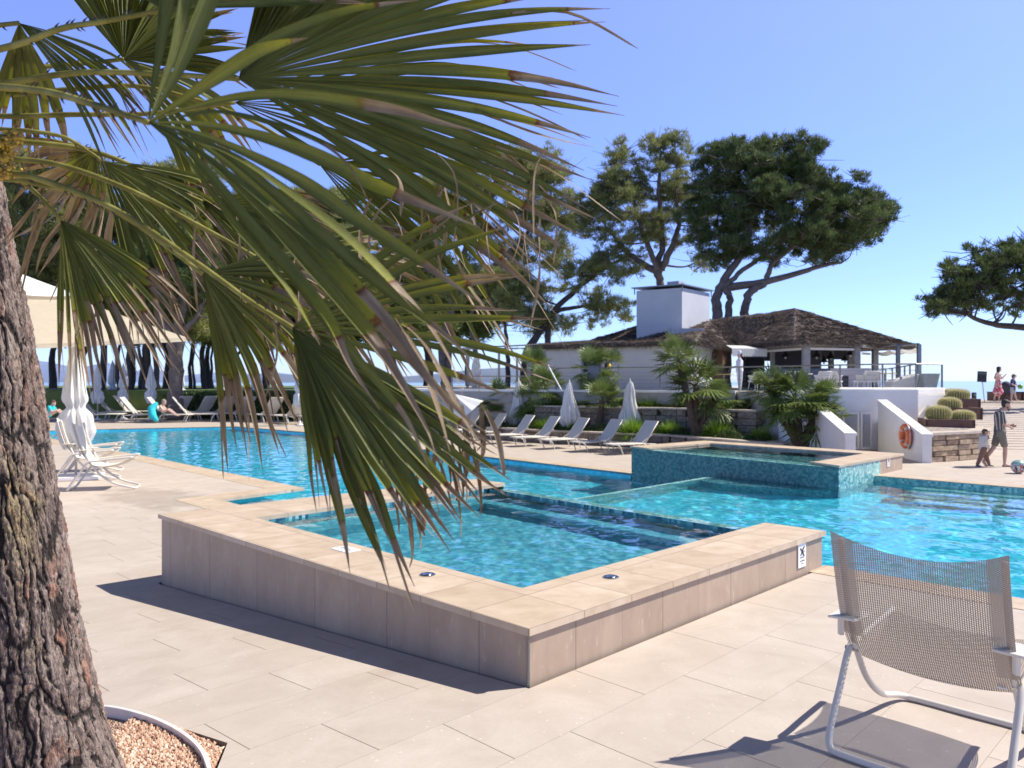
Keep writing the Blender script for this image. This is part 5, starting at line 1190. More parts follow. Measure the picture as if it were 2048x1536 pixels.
mkleaf((405, 403, 2.4), fan((405, 403, 2.4), -12, 70, 330, 28, 9, tilt=.1, dry=.68, droop=.14, jit=.12, hang=.25, twr=.4), [C0, (-150, 265, 2.2), (0, 280, 2.2), (150, 295, 2.25), (250, 325, 2.3), (330, 370, 2.35), (405, 403, 2.4)], 28, None, 10)
mkleaf((38, 46, 2.0), fan((38, 46, 2.0), 15, 52, 300, 18, 10, tilt=.08, dry=.80, droop=.18, jit=.1, hang=.2, twr=.7) + fan((38, 46, 2.0), 60, 110, 210, 7, 11, dry=.75, droop=.2, hang=.3, jit=.2), [C0, (-300, 90, 2.0), (-100, 62, 2.0), (38, 46, 2.0)], 29, None, 12)
mkleaf((248, 118, 2.5), fan((248, 118, 2.5), -128, 10, 260, 26, 12, tilt=.1, dry=.9, droop=.1, jit=.1, twr=.5) + fan((248, 118, 2.5), 14, 60, 300, 10, 13, dry=.75, droop=.16, hang=.4), [C0, (-100, 170, 2.3), (0, 155, 2.4), (80, 135, 2.4), (200, 124, 2.5), (248, 118, 2.5)], 30, None, 10)
mkleaf((540, 530, 2.15), fan((540, 530, 2.15), -30, 62, 330, 26, 14, tilt=.1, dry=.70, droop=.14, jit=.12, hang=.22, twr=.4), [C0, (-150, 290, 2.1), (0, 315, 2.1), (120, 330, 2.1), (260, 380, 2.12), (400, 452, 2.14), (540, 530, 2.15)], 31, None, 11)
mkleaf((640, 330, 2.6), fan((640, 330, 2.6), -15, 52, 450, 13, 15, w=15, tilt=.05, dry=.80, droop=.12, jit=.14, hang=.35, twr=1.0), [C0, (-100, 180, 2.3), (0, 190, 2.3), (150, 178, 2.35), (300, 176, 2.4), (500, 240, 2.5), (640, 330, 2.6)], 32, None, 9)
mkleaf((330, 20, 1.9), fan((330, 20, 1.9), -150, -5, 420, 22, 16, tilt=.05, dry=.92, droop=.05), [C0, (-300, 160, 1.9), (0, 98, 1.9), (120, 58, 1.9), (200, 44, 1.9), (330, 20, 1.9)], 33, None, 13)
mkleaf((190, 300, 2.6), fan((190, 300, 2.6), 60, 185, 190, 22, 17, tilt=.1, dry=.12, droop=.4, jit=.25, hang=.9, curl=.5, twr=1.4, wob=.1), [C0, (-150, 250, 2.5), (0, 275, 2.5), (100, 280, 2.55), (190, 300, 2.6)], 34, 'dead brown leaf curling down in front of the far pines', 8)
# leaves above the frame, which shade the ones below
for k, (hx, hy, hY, r_, a0_, a1_) in enumerate([(360, -330, 1.75, 560, -150, 12), (620, -300, 1.9, 520, -120, 20), (860, -330, 2.1, 500, -120, 20), (100, -260, 1.9, 520, -160, 10), (560, -420, 1.5, 500, -170, 20)]):
    h_ = (hx, hy, hY); mkleaf(h_, fan(h_, a0_, a1_, r_, 26, 70 + k, tilt=.2, dry=.9, droop=.04, jit=.1, twr=.4), [C0, (-250, 60, 2.0), (-60 + hx * .2, hy * .5, hY), h_], 50 + k, None, 12)
# withered strips dangling from the fans
ds = []; rd = random.Random(44)
for k in range(44):
    x = rd.choice([rd.gauss(960, 90), rd.gauss(760, 120), rd.gauss(620, 60), rd.gauss(520, 40), rd.gauss(880, 80), rd.gauss(1000, 60), rd.gauss(440, 50)]); y0 = {True: rd.uniform(280, 420)}.get(x > 700, rd.uniform(420, 620)) if x > 250 else rd.uniform(380, 560)
    if 640 < x < 720: y0 = rd.uniform(560, 700)
    L = rd.uniform(90, 250); Y = rd.uniform(1.85, 2.4); c = rd.gauss(0, 1) * 28
    ds.append(dict(pts=[(x, y0, Y), (x + c * .9, y0 + L * .22, Y), (x + c * 1.1, y0 + L * .55, Y), (x + c * .7 + rd.gauss(0, 12), y0 + L, Y)], w=rd.uniform(4, 11), dry=.02, tw=rd.gauss(0, 1), tw1=rd.gauss(0, 2.2), fold=.3, wf=lambda f: .35 + 2.2 * f * (1 - f) if f < .98 else .05))
for k in range(34):      # tufts at the tips of the lowest fan
    a = rd.uniform(.35, 1.0); r = rd.uniform(300, 420); x = 585 + r * math.cos(a); y0 = 655 + r * math.sin(a) * 1.0; L = rd.uniform(70, 170); Y = 1.75; c = rd.gauss(0, 1) * 14
    ds.append(dict(pts=[(x, y0, Y), (x + 14 + c, y0 + L * .4, Y), (x + 20 + c * 1.5, y0 + L * .8, Y), (x + 16 + c * 2.2, y0 + L, Y)], w=rd.uniform(6, 13), dry=.02, tw=rd.gauss(0, 1), tw1=rd.gauss(0, 1.5), fold=.4, wf=lambda f: .45 + 1.9 * f * (1 - f) if f < .98 else .05))
V, F, AG, RN, RB = leafsegs(ds, 5); o = npmesh('dead_strips', np.array([tuple(v) for v in V]) - np.array(palm.location), F, M['frond'], palm, True, {'age': AG, 'rnd': RN, 'rib': [0.] * len(AG), 'lane': list(LANE)})
tag(o, kind='stuff')
# fruit cluster
fm = NT('palm_fruit'); fm.link(fm.ramp(fm.noise(fm.coord('World'), 25, 3), [(.35, (.30, .16, .02)), (.55, (.62, .40, .04)), (.75, (.40, .33, .05))]), fm.b.inputs['Base Color']); fm.b.inputs['Roughness'].default_value = .5
bm = bmesh.new(); st = MB(); c0 = Q(-60, 300, 1.9)
for k in range(520):
    p = Q(rd.gauss(2, 13) if k < 420 else rd.uniform(5, 48), rd.uniform(275, 358) if k < 420 else rd.uniform(262, 292), 1.9 + rd.gauss(0, .03))
    bmesh.ops.create_icosphere(bm, subdivisions=1, radius=.0042, matrix=Matrix.Translation(p - palm.location))
    if k % 6 == 0: st.tube([c0, c0.lerp(p, .6) + Vector((0, 0, .01)), p], [.003, .002, .0012], 4)
me = bpy.data.meshes.new('fruit_cluster'); bm.to_mesh(me); bm.free(); tag(finish(me, 'fruit_cluster', fm.m, palm, True), kind='stuff')
child(st, 'fruit_stalks', M['petiole'], palm)
# trunk of the palm, beyond the left edge
cc = Q(*C0); n = 26; m = MB()
m.tube([(palm.location.x - .05, 2.1, deckz(-2.4, 2.1) - .1), (-2.3, 2.08, 1.0), (cc.x, cc.y + .02, cc.z - .1), (cc.x, cc.y, cc.z + .2)], [.17, .14, .15, .12], 14)
child(m, 'trunk', M['pf'], palm, smooth=True)
# ---------------------------------------------------------------- restaurant building
bld = empty('restaurant_building', (8.8, 37, ZT), 'low white building with a thatched roof, box chimney and open pavilion on the terrace', 'building')
ze = 4.11
cB = Q(1390, 683, 37); cB.z = ze; cL = Q(1088, 694, 42.6); cL.z = ze; cR = at(1445, 41.5, ze); cR2 = at(1483, 47, ze)
def wallseg(mb, a, b, z0, z1, th=.2, holes=()):
    a = Vector((a[0], a[1], 0)); b = Vector((b[0], b[1], 0)); d = (b - a).normalized(); L = (b - a).length; n_ = Vector((-d.y, d.x, 0)) * th
    n_ = n_ if n_.y > 0 else -n_; x = 0
    for h0, h1, hz0, hz1 in list(holes) + [(L, L, 0, 0)]:
        if h0 > x: mb.prism([a + d * x, a + d * h0, a + d * h0 + n_, a + d * x + n_], z0, z1)
        if h1 > h0:
            if hz0 > z0: mb.prism([a + d * h0, a + d * h1, a + d * h1 + n_, a + d * h0 + n_], z0, hz0)
            if hz1 < z1: mb.prism([a + d * h0, a + d * h1, a + d * h1 + n_, a + d * h0 + n_], hz1, z1)
        x = h1
Lw = (Vector((cL.x, cL.y)) - Vector((cB.x, cB.y))).length
hs = Lw * .38; he = Lw * .50
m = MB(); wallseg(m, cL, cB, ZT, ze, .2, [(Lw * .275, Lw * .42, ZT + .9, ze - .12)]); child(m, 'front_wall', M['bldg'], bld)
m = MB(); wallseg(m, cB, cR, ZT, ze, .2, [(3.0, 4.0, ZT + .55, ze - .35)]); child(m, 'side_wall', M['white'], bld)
d_ = (Vector((cB.x, cB.y, 0)) - Vector((cL.x, cL.y, 0))).normalized(); n_ = Vector((-d_.y, d_.x, 0))
w0 = Vector((cL.x, cL.y, 0)) + d_ * Lw * .275; w1 = Vector((cL.x, cL.y, 0)) + d_ * Lw * .42
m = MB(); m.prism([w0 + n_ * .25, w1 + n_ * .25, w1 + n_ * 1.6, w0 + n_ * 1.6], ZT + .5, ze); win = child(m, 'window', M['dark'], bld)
m = MB()
for s in (w0, w1 - d_ * .1, w0.lerp(w1, .5)): m.prism([s - n_ * .02, s + d_ * .1 - n_ * .02, s + d_ * .1 + n_ * .1, s + n_ * .1], ZT + .9, ze - .12)
m.v = [tuple(Vector(v) - bld.location) for v in m.v]; m.build('window_frame', M['greywood'], win)
# hatch with wooden shelf decoration
d2 = (Vector((cR.x, cR.y, 0)) - Vector((cB.x, cB.y, 0))).normalized(); n2 = Vector((-d2.y, d2.x, 0)); n2 = n2 if n2.y < 0 else n2
hb = Vector((cB.x, cB.y, 0)) + d2 * 3.0
m = MB(); k = Vector((1, 0, 0)); m.prism([hb + Vector((.25, .15, 0)), hb + d2 * 1.0 + Vector((.25, .15, 0)), hb + d2 * 1.0 + Vector((.6, .15, 0)), hb + Vector((.6, .15, 0))], ZT + .4, ze); hatch = child(m, 'serving_hatch', simple('brown_inside', (.16, .09, .055), .8, .3, 3), bld)
m = MB()
for i in range(5): a_ = hb + d2 * (.2 + .6 * (i % 2)) + Vector((.05, .0, ZT + .7 + i * .28)); b_ = hb + d2 * (.8 - .6 * (i % 2)) + Vector((.05, 0, ZT + .98 + i * .28)); m.tube([a_, b_], .05, 6)
m.v = [tuple(Vector(v) - bld.location) for v in m.v]; m.build('driftwood_decor', simple('driftwood', (.42, .27, .15), .8, .3), hatch)
# back rooms so that nothing is hollow
m = MB(); m.prism([cL + n_ * .3, cB + n_ * .3 + Vector((-.4, .3, 0)), Vector((12.0, 44, 0)), Vector((11, 52, 0)), Vector((1, 52, 0))], ZT, ze - .05); child(m, 'back_rooms', M['bldg'], bld)
# chimney box
g0 = at(1273, 41.5, 0); g1 = at(1364, 40.0, 0); g2 = at(1419, 42.6, 0); g3 = g0 + (g2 - g1)
zt_ = CH + (HZ - 580) / FPX * 40.2
m = MB(); m.prism([g0, g1, g2, g3], ze, lambda x, y: zt_ + .10 + (y - 40) * .0); child(m, 'chimney_box', simple('chimney_grey', (.50, .50, .52), .7, .05, 1), bld)
m = MB(); cg = (g0 + g1 + g2 + g3) / 4; ex = [cg + (p - cg) * 1.14 for p in (g0, g1, g2, g3)]
m.prism(ex, zt_ + .22, zt_ + .28); child(m, 'chimney_cap', M['metal'], bld)
m = MB()
for p in (g0, g1, g2, g3): q = cg + (p - cg) * 1.05; m.tube([(q.x, q.y, zt_ - .1), (q.x, q.y, zt_ + .24)], .03, 6)
child(m, 'cap_posts', M['metal'], bld)
v0 = at(1352, 41.5, 0); m = MB(); m.box((v0.x + .1, v0.y + .5, zt_ + .45), (.7, .7, .4), R(-40)); child(m, 'roof_vent', simple('vent_grey', (.38, .38, .42), .5), bld)
v0 = at(1372, 39.4, 0); m = MB(); m.box((v0.x, v0.y, ze + .62), (1.7, .6, .32), R(8)); child(m, 'roof_unit', simple('unit_grey', (.42, .42, .44), .5), bld)
# roofs: thick thatch shells, subdivided and roughened
def thatch(name, tris, thick, parent, seed, fringe=()):
    bm = bmesh.new()
    for tri in tris:
        vs = [bm.verts.new(p) for p in tri]; bm.faces.new(vs)
    bmesh.ops.remove_doubles(bm, verts=bm.verts, dist=.01); bmesh.ops.triangulate(bm, faces=bm.faces)
    bmesh.ops.recalc_face_normals(bm, faces=bm.faces)
    if sum(f.normal.z for f in bm.faces) < 0: bmesh.ops.reverse_faces(bm, faces=bm.faces)
    for _ in range(5): bmesh.ops.subdivide_edges(bm, edges=[e for e in bm.edges if e.calc_length() > .45], cuts=1, use_grid_fill=True)
    bmesh.ops.triangulate(bm, faces=bm.faces)
    rd = random.Random(seed)
    lo = [v.co.copy() - Vector((0, 0, thick)) for v in bm.verts]
    top = {v: v.co + Vector((rd.gauss(0, .03), rd.gauss(0, .03), rd.gauss(.03, .03) + .025 * math.sin(v.co.z * 16))) for v in bm.verts}
    g = bmesh.ops.extrude_face_region(bm, geom=bm.faces[:]); nv = [x for x in g['geom'] if isinstance(x, bmesh.types.BMVert)]
    for v in nv: v.co.z -= thick
    for v in top:
        if v.is_valid: v.co = top[v]
    bmesh.ops.recalc_face_normals(bm, faces=bm.faces)
    me = bpy.data.meshes.new(name); 
    for v in bm.verts: v.co -= parent.location
    bm.to_mesh(me); bm.free(); o = finish(me, name, M['thatch'], parent, fix=False)
    # straw: thin blades combed down the slopes, denser at the eaves
    rg = np.random.default_rng(seed); V = []; D = []
    for tri in tris:
        a, b, c = [np.array(p) for p in tri[:3]]; ar = np.linalg.norm(np.cross(b - a, c - a)) / 2; n = int(ar * 260)
        r1 = np.sqrt(rg.random((n, 1))); r2 = rg.random((n, 1)); p = a * (1 - r1) + b * r1 * (1 - r2) + c * r1 * r2
        nn = np.cross(b - a, c - a); nn = nn / np.linalg.norm(nn); nn = nn if nn[2] > 0 else -nn; dn = np.array([nn[0], nn[1], 0]) * 1.0; dn = dn / (np.linalg.norm(dn) + 1e-9); sl = dn - nn * dn.dot(nn); sl /= np.linalg.norm(sl)
        V.append(p + nn * .04); D.append(unit(sl[None] + nn[None] * .16 + rg.normal(0, .16, (n, 3))))
    for a, b, dr in fringe:
        a = np.array(a); b = np.array(b); n = int(np.linalg.norm(b - a) * 170); s = rg.random((n, 1)); V.append(a * (1 - s) + b * s + np.array([0, 0, -thick * .5]) + rg.normal(0, .05, (n, 3))); D.append(unit(np.array(dr)[None] + rg.normal(0, .3, (n, 3))))
    V = np.concatenate(V); D = np.concatenate(D); v, f = tri_cloud(V, D, rg.uniform(.15, .38, len(V)), rg.uniform(.008, .016, len(V)), rg)
    s = npmesh('straw', v - np.array(parent.location), f, M['thatch'], o); return o
e0 = Q(1060, 693, 43.0); e0.z = ze + .08; e1_ = Q(1392, 681, 36.6); e1_.z = ze + .05; e2_ = at(1478, 41.2, ze - .02)
r1_ = Q(1172, 684, 46); rm_ = Q(1274, 652, 45); r2_ = Q(1420, 640, 43); 
thatch('thatched_roof', [(e0, e1_, r1_), (r1_, e1_, rm_), (e1_, r2_, rm_), (e1_, e2_, r2_)], .22, bld, 3, [(e0, e1_, (-.3, -.7, -.6)), (e1_, e2_, (.7, -.3, -.6))])
P1 = at(1478, 40.5, 4.12); P2 = Q(1590, 678, 34.1); P2.z = 4.08; P3 = Q(1700, 680, 35.4); P3.z = 4.08; P4 = Q(1832, 690, 40.2); P4.z = 4.08
pk = Q(1590, 618, 40); rl = Q(1420, 640, 43); P5 = Vector((18.6, 47, 4.08)); P6 = Vector((11.5, 49, 4.1))
thatch('pavilion_roof', [(P1, P2, pk), (P1, pk, rl), (P2, P3, pk), (P3, P4, pk), (P4, P5, pk), (P5, P6, pk), (P6, rl, pk)], .20, bld, 5,
       [(P1, P2, (-.1, -.8, -.6)), (P2, P3, (.1, -.8, -.6)), (P3, P4, (.6, -.5, -.6))])
# pavilion frame
m = MB()
cenp = Vector((15.0, 41, 0))
posts = []
for px, Y, w_ in ((1612, 35.0, .30), (1713, 36.0, .28), (1750, 38.5, .26), (1545, 38.5, .2), (1662, 42.5, .25), (1700, 43.5, .25)):
    p = at(px, Y, 0); posts.append(p); g = MB(); g.box((p.x, p.y, (ZT + 4.0) / 2), (w_, w_, 4.0 - ZT)); child(g, 'post', M['greywood'], bld, bevel=.02)
def beam(a, b, z, h=.16, w_=.14, mat='greywood', nm='beam'):
    a = Vector((a[0], a[1], 0)); b = Vector((b[0], b[1], 0)); d = (b - a).normalized(); n_ = Vector((-d.y, d.x, 0)) * w_ / 2; g = MB(); g.prism([a - n_, b - n_, b + n_, a + n_], z - h, z); return child(g, nm, M[mat], bld)
q1, q2, q3, q4 = at(1486, 40.0, 0), at(1596, 34.7, 0), at(1722, 35.9, 0), at(1800, 40.0, 0)
beam(q1, q2, 3.92, .12); beam(q2, q3, 3.92, .12); beam(q3, q4, 3.92, .14)
beam(q1 + Vector((.1, .5, 0)), posts[0], 3.74, .10, .1, 'white'); beam(posts[0] + Vector((.1, .1, 0)), posts[1], 3.74, .10, .1, 'white')
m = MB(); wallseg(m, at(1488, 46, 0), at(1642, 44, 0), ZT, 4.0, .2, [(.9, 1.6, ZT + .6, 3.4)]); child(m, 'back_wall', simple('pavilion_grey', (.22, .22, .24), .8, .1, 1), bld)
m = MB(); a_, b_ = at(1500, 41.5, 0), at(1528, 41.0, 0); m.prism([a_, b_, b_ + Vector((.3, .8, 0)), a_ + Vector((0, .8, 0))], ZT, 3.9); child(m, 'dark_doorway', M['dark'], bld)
m = MB(); a_, b_ = at(1540, 37.6, 0), at(1716, 37.4, 0); m.prism([a_, b_, b_ + Vector((.1, .5, 0)), a_ + Vector((0, .5, 0))], ZT, ZT + 1.05); child(m, 'bar_counter', simple('counter_blue_grey', (.14, .17, .20), .5, .1), bld)
m = MB(); a_, b_ = at(1672, 33.6, 0), at(1742, 33.6, 0); m.prism([a_, b_, b_ + Vector((.1, .6, 0)), a_ + Vector((0, .6, 0))], ZT, ZT + 1.0); child(m, 'low_partition', simple('partition_beige', (.52, .47, .43), .8, .05), bld)
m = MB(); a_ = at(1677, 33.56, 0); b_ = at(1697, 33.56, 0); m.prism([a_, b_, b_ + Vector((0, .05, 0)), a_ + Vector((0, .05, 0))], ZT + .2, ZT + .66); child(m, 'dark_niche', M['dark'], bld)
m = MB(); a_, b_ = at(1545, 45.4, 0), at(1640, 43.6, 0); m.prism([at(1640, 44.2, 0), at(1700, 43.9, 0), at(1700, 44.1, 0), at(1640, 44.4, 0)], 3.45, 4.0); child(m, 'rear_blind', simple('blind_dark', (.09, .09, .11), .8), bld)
gz = MB(); a_, b_ = at(1723, 37.0, 0), at(1741, 38.0, 0); gz.quad((a_.x, a_.y, ZT + 1.1), (b_.x, b_.y, ZT + 1.1), (b_.x, b_.y, 3.6), (a_.x, a_.y, 3.6)); child(gz, 'glass_pane', M['glass'], bld)
# striped scalloped awning by the hatch
aw = empty('awning', at(1466, 37.6, 3.9), 'white scalloped awning over the serving hatch', 'awning')
m = MB(); a_ = at(1452, 38.8, 4.02); b_ = at(1516, 39.6, 4.02); c_ = at(1534, 37.4, 3.78); d4 = at(1464, 36.8, 3.78)
m.quad(a_, b_, c_, d4); N = 14
for i in range(N):
    p = d4.lerp(c_, i / N); q = d4.lerp(c_, (i + 1) / N); mid = (p + q) / 2; m.add([p, q, q - Vector((0, 0, .34)), mid - Vector((0, 0, .42)), p - Vector((0, 0, .34))], [(0, 1, 2, 3, 4)])
child(m, 'canvas', M['whitecloth'], aw)
def lamp(px, py, Y, lb):
    t = empty('pendant_lamp', Q(px, py, Y), lb, 'lamp', 'cone lamps hanging in the pavilion'); m = MB(); m.lathe([(.22, -.12), (.20, -.08), (.07, .08), (.05, .2), (.03, .22)], n=16); m.build('lamp_shade', M['rubber'], t, smooth=True)
    m = MB(); m.tube([(0, 0, .2), (0, 0, 3.98 - t.location.z)], .012, 5); m.build('cord', M['rubber'], t)
    m = MB(); m.lathe([(.02, -.1), (.05, -.14), (.045, -.2), (.02, -.23)], n=12); m.build('bulb', M['white'], t, smooth=True)
lamp(1571, 709, 38.5, 'cone lamp hanging left of the thick pavilion post'); lamp(1633, 709, 38, 'cone lamp just right of the thick pavilion post'); lamp(1662, 712, 39.5, 'cone lamp seen against the bright opening')
lamp(1648, 720, 42, 'small cone lamp at the dark edge of the bright opening'); lamp(1690, 717, 42, 'small cone lamp beside the rear post'); lamp(1701, 705, 38, 'cone lamp near the right pavilion post')
# shade sails and posts at the right, pergola at the left
sail = empty('shade_sail', at(1830, 38, 3.9), 'cream shade sail stretched at the right corner of the pavilion', 'shade sail')
m = MB(); N = 12
for i in range(N):
    for j in range(4):
        def g(i, j):
            s = i / N; r = j / 4; a = at(1752, 38.5, 3.72).lerp(at(1832, 36.0, 3.78), s); b = at(1764, 44, 3.78).lerp(at(1842, 42.5, 3.9), s); p = a.lerp(b, r); p.z -= .10 * abs(math.sin(s * math.pi * 3)) ** .7 * (1 - .4 * r) + .15 * math.sin(math.pi * r); return p
        m.quad(g(i, j), g(i + 1, j), g(i + 1, j + 1), g(i, j + 1))
child(m, 'cloth', M['whitecloth'], sail, smooth=True)
for px, Y, lb in ((1796, 34.5, 'slim dark post left under the shade sail'), (1838, 33.5, 'slim dark post at the right end of the shade sail')):
    p = at(px, Y, ZT); t = empty('sail_post', p, lb, 'post'); m = MB(); m.box((0, 0, 1.02), (.15, .15, 2.04)); m.build('shaft', M['metal'], t, bevel=.01); m = MB(); m.box((0, 0, .02), (.3, .3, .04)); m.build('foot', M['metal'], t)
m = MB(); t = empty('sail_structure', at(1796, 34.5, 3.86), 'thin steel frame carrying the shade sail', 'frame'); m.tube([at(1752, 38, 3.84), at(1796, 34.5, 3.84), at(1838, 33.5, 3.84)], .03, 6); m.tube([at(1838, 33.5, 3.84), at(1775, 43, 4.05)], .03, 6); child(m, 'rail', M['metal'], t)
perg = empty('pergola', at(1000, 44, ZT - .3), 'steel pergola with white pleated shade cloths at the left end of the building', 'pergola')
m = MB(); 
for px, Y in ((998, 42), (1034, 46), (935, 44), (1085, 42.5)): g = MB(); p = at(px, Y, 0); g.box((p.x, p.y, 2.6), (.13, .13, 2.5)); child(g, 'post', M['greywood'], perg)
m.tube([at(925, 44, 4.1), at(998, 42, 4.1), at(1088, 42.6, 4.25)], .04, 6); m.tube([at(925, 50, 4.3), at(1088, 50, 4.35)], .04, 6); m.tube([at(1034, 46, 4.2), at(1034, 50, 4.3)], .04, 6); child(m, 'roof_frame', M['metal'], perg)
for x0, x1 in ((925, 990), (996, 1050), (1052, 1088)):
    m = MB(); N = 10
    for i in range(N):
        def g(i, r): s = i / N; a = at(x0 + (x1 - x0) * s, 42.6, 4.06); b = at(x0 + (x1 - x0) * s, 49, 4.3); p = a.lerp(b, r); p.z -= .12 * abs(math.sin(s * math.pi * 2.5)); return p
        m.quad(g(i, 0), g(i + 1, 0), g(i + 1, 1), g(i, 1))
    child(m, 'shade_cloth', M['whitecloth'], perg, smooth=True)
# railing along the terrace
def railing(pts, label, z=ZT, h=1.05, gap=2.6, cables=5, glass=False, nm='railing'):
    t = empty(nm, (pts[0][0], pts[0][1], z), label, 'railing'); top = MB(); cb = MB()
    for i in range(len(pts) - 1):
        a = Vector((*pts[i], 0)); b = Vector((*pts[i + 1], 0)); L = (b - a).length; n = max(1, round(L / gap))
        top.tube([(a.x, a.y, z + h), (b.x, b.y, z + h)], .028, 6)
        for k in range(n + (i == len(pts) - 2)):
            p = a.lerp(b, k / n); g = MB(); g.box((p.x, p.y, z + h / 2), (.05, .05, h)); child(g, 'baluster', M['metal'], t)
        for c in range(cables if not glass else 0): cb.tube([(a.x, a.y, z + .15 + c * .17), (b.x, b.y, z + .15 + c * .17)], .006, 4)
        if glass: g = MB(); g.quad((a.x, a.y, z + .05), (b.x, b.y, z + .05), (b.x, b.y, z + h - .04), (a.x, a.y, z + h - .04)); child(g, 'glass_pane', M['glass'], t)
    child(top, 'handrail', M['metal'], t)
    if cables and not glass: child(cb, 'cables', M['metal'], t)
def ax(px, Y): p = at(px, Y, 0); return (p.x, p.y)
railing([ax(1112, 36.8), ax(1320, 34.6), ax(1478, 33.6), ax(1560, 31.8), ax(1680, 29.5), ax(1765, 27.9), ax(1832, 27.6)], 'long wire railing along the front edge of the terrace')
railing([ax(1832, 27.75), ax(1884, 28.2)], 'glass balustrade panel at the right end of the terrace', glass=True, gap=9)
railing([ax(1832, 27.9), ax(1800, 34), ax(1760, 42)], 'rear wire railing seen under the shade sail')
railing([ax(905, 43), ax(1000, 41.6), ax(1085, 40.5)], 'railing in front of the left pergola tables', z=ZT - .35)
# steel ladder / handrails leaning, silver cabinet, tools
t = empty('stair_handrail', at(1104, 35, 1.8), 'pale tubular handrail slanting down at the left end of the blank wall', 'handrail'); m = MB(); m.tube([at(1096, 36, 2.95), at(1124, 35.2, 1.75)], .035, 7); child(m, 'tube', M['white'], t)
t = empty('cabinet', at(1187, 36.0, ZT), 'grey upright cabinet behind the double-headed palm', 'cabinet'); m = MB(); m.box((0, 0, .55), (.5, .5, 1.1)); m.build('body', simple('cabinet_grey', (.20, .20, .22), .5), t, bevel=.02); m = MB(); m.box((0, -.01, 1.13), (.56, .56, .05)); m.build('lid', M['metal'], t, bevel=.01)
t = empty('service_trolley', at(1216, 36.0, ZT), 'white trolley with a yellow bowl against the blank wall', 'trolley'); m = MB(); m.box((0, 0, .95), (.55, .4, .05)); m.box((0, 0, .4), (.55, .4, .04)); m.build('shelves', M['white'], t)
for sx in (-.25, .25):
    for sy in (-.17, .17): m = MB(); m.tube([(sx, sy, 0), (sx, sy, .95)], .015, 6); m.build('leg', M['metal'], t)
m = MB(); m.lathe([(.08, .98), (.16, 1.08), (.15, 1.2), (.05, 1.26)], n=14); m.build('yellow_bowl', simple('yellow_plastic', (.75, .50, .05), .5), t, smooth=True)
for px in (1212, 1222, 1236):
    t = empty('parasol_pole', at(px, 36.4, ZT), {1212: 'leftmost thin dark pole standing against the blank wall', 1222: 'middle thin dark pole standing against the blank wall', 1236: 'rightmost thin dark pole standing against the blank wall'}[px], 'pole', 'thin poles against the wall')
    m = MB(); m.tube([(0, 0, 0), (.05, .1, 1.75)], .018, 6); m.build('shaft', M['metal'], t); m = MB(); m.lathe([(.03, 1.7), (.035, 1.8), (.01, 1.86)], c=(.05, .1, 0), n=8); m.build('tip', M['rubber'], t)
# terrace chairs and tables
def terrace_chair(loc, rz, label):
    t = empty('woven_chair', loc, label, 'chair', 'woven white armchairs on the terrace', rz)
    m = MB(); n = 18; vs = []
    for i in range(n + 1):
        a = R(-20) + R(220) * i / n; hgt = .82 if R(40) < a < R(140) else .66
        for z, r in ((.42, .27), (hgt, .34)): vs.append((r * math.cos(a), r * math.sin(a), z))
    m.add(vs, [(2 * i, 2 * i + 2, 2 * i + 3, 2 * i + 1) for i in range(n)]); m.build('woven_back', M['weave'], t)
    m = MB(); m.tube([(.34 * math.cos(R(-20) + R(220) * i / n), .34 * math.sin(R(-20) + R(220) * i / n), .82 if R(40) < R(-20) + R(220) * i / n < R(140) else .66) for i in range(n + 1)], .018, 6); m.build('top_rail', M['white'], t)
    m = MB(); m.box((0, 0, .42), (.5, .48, .06)); m.build('seat', M['white'], t, bevel=.02)
    for sx, sy in ((-.22, -.2), (.22, -.2), (-.2, .2), (.2, .2)): m = MB(); m.tube([(sx * .9, sy * .9, .4), (sx * 1.15, sy * 1.15, 0)], .016, 6); m.build('leg', M['white'], t)
wt = NT('weave'); wa_ = wt.new('ShaderNodeTexWave', wave_type='BANDS', bands_direction='Z'); wa_.inputs['Scale'].default_value = 18; wt.link(wt.coord('Object'), wa_.inputs['Vector']); wt.link(wt.ramp(wa_.outputs['Fac'], [(.3, (.36, .34, .31)), (.6, (.72, .70, .66))]), wt.b.inputs['Base Color']); wt.b.inputs['Roughness'].default_value = .7; M['weave'] = wt.m
for k, (px, Y, rz, lb) in enumerate([(1512, 33.4, R(200), 'woven chair at the table beside the person in white'), (1534, 32.6, R(150), 'second woven chair from the left behind the railing'), (1562, 33, R(60), 'woven chair left of the thick pavilion post'), (1583, 31.6, R(170), 'woven chair directly in front of the thick pavilion post'),
    (1646, 31.0, R(185), 'woven chair left of the dark niche'), (1668, 31.8, R(120), 'woven chair touching the dark niche'), (1722, 30.6, R(230), 'tapered woven chair right of the dark niche'), (1742, 30.4, R(180), 'big woven chair in front of the third pavilion post')]):
    terrace_chair(at(px, Y, ZT), rz, lb)
def planter_pot(px, Y, lb, w_=.6):
    t = empty('tapered_planter', at(px, Y, ZT), lb, 'planter', 'tapered grey planters on the terrace'); m = MB(); s0, s1 = w_ * .36, w_ * .56
    m.add([(-s0, -s0, 0), (s0, -s0, 0), (s0, s0, 0), (-s0, s0, 0), (-s1, -s1, .72), (s1, -s1, .72), (s1, s1, .72), (-s1, s1, .72)], [(0, 1, 2, 3), (4, 5, 6, 7), (0, 1, 5, 4), (1, 2, 6, 5), (2, 3, 7, 6), (3, 0, 4, 7)]); m.build('pot', simple('pot_grey', (.30, .30, .29), .8, .1), t)
planter_pot(1855, 29.2, 'tapered grey planter next to the glass balustrade', .55)
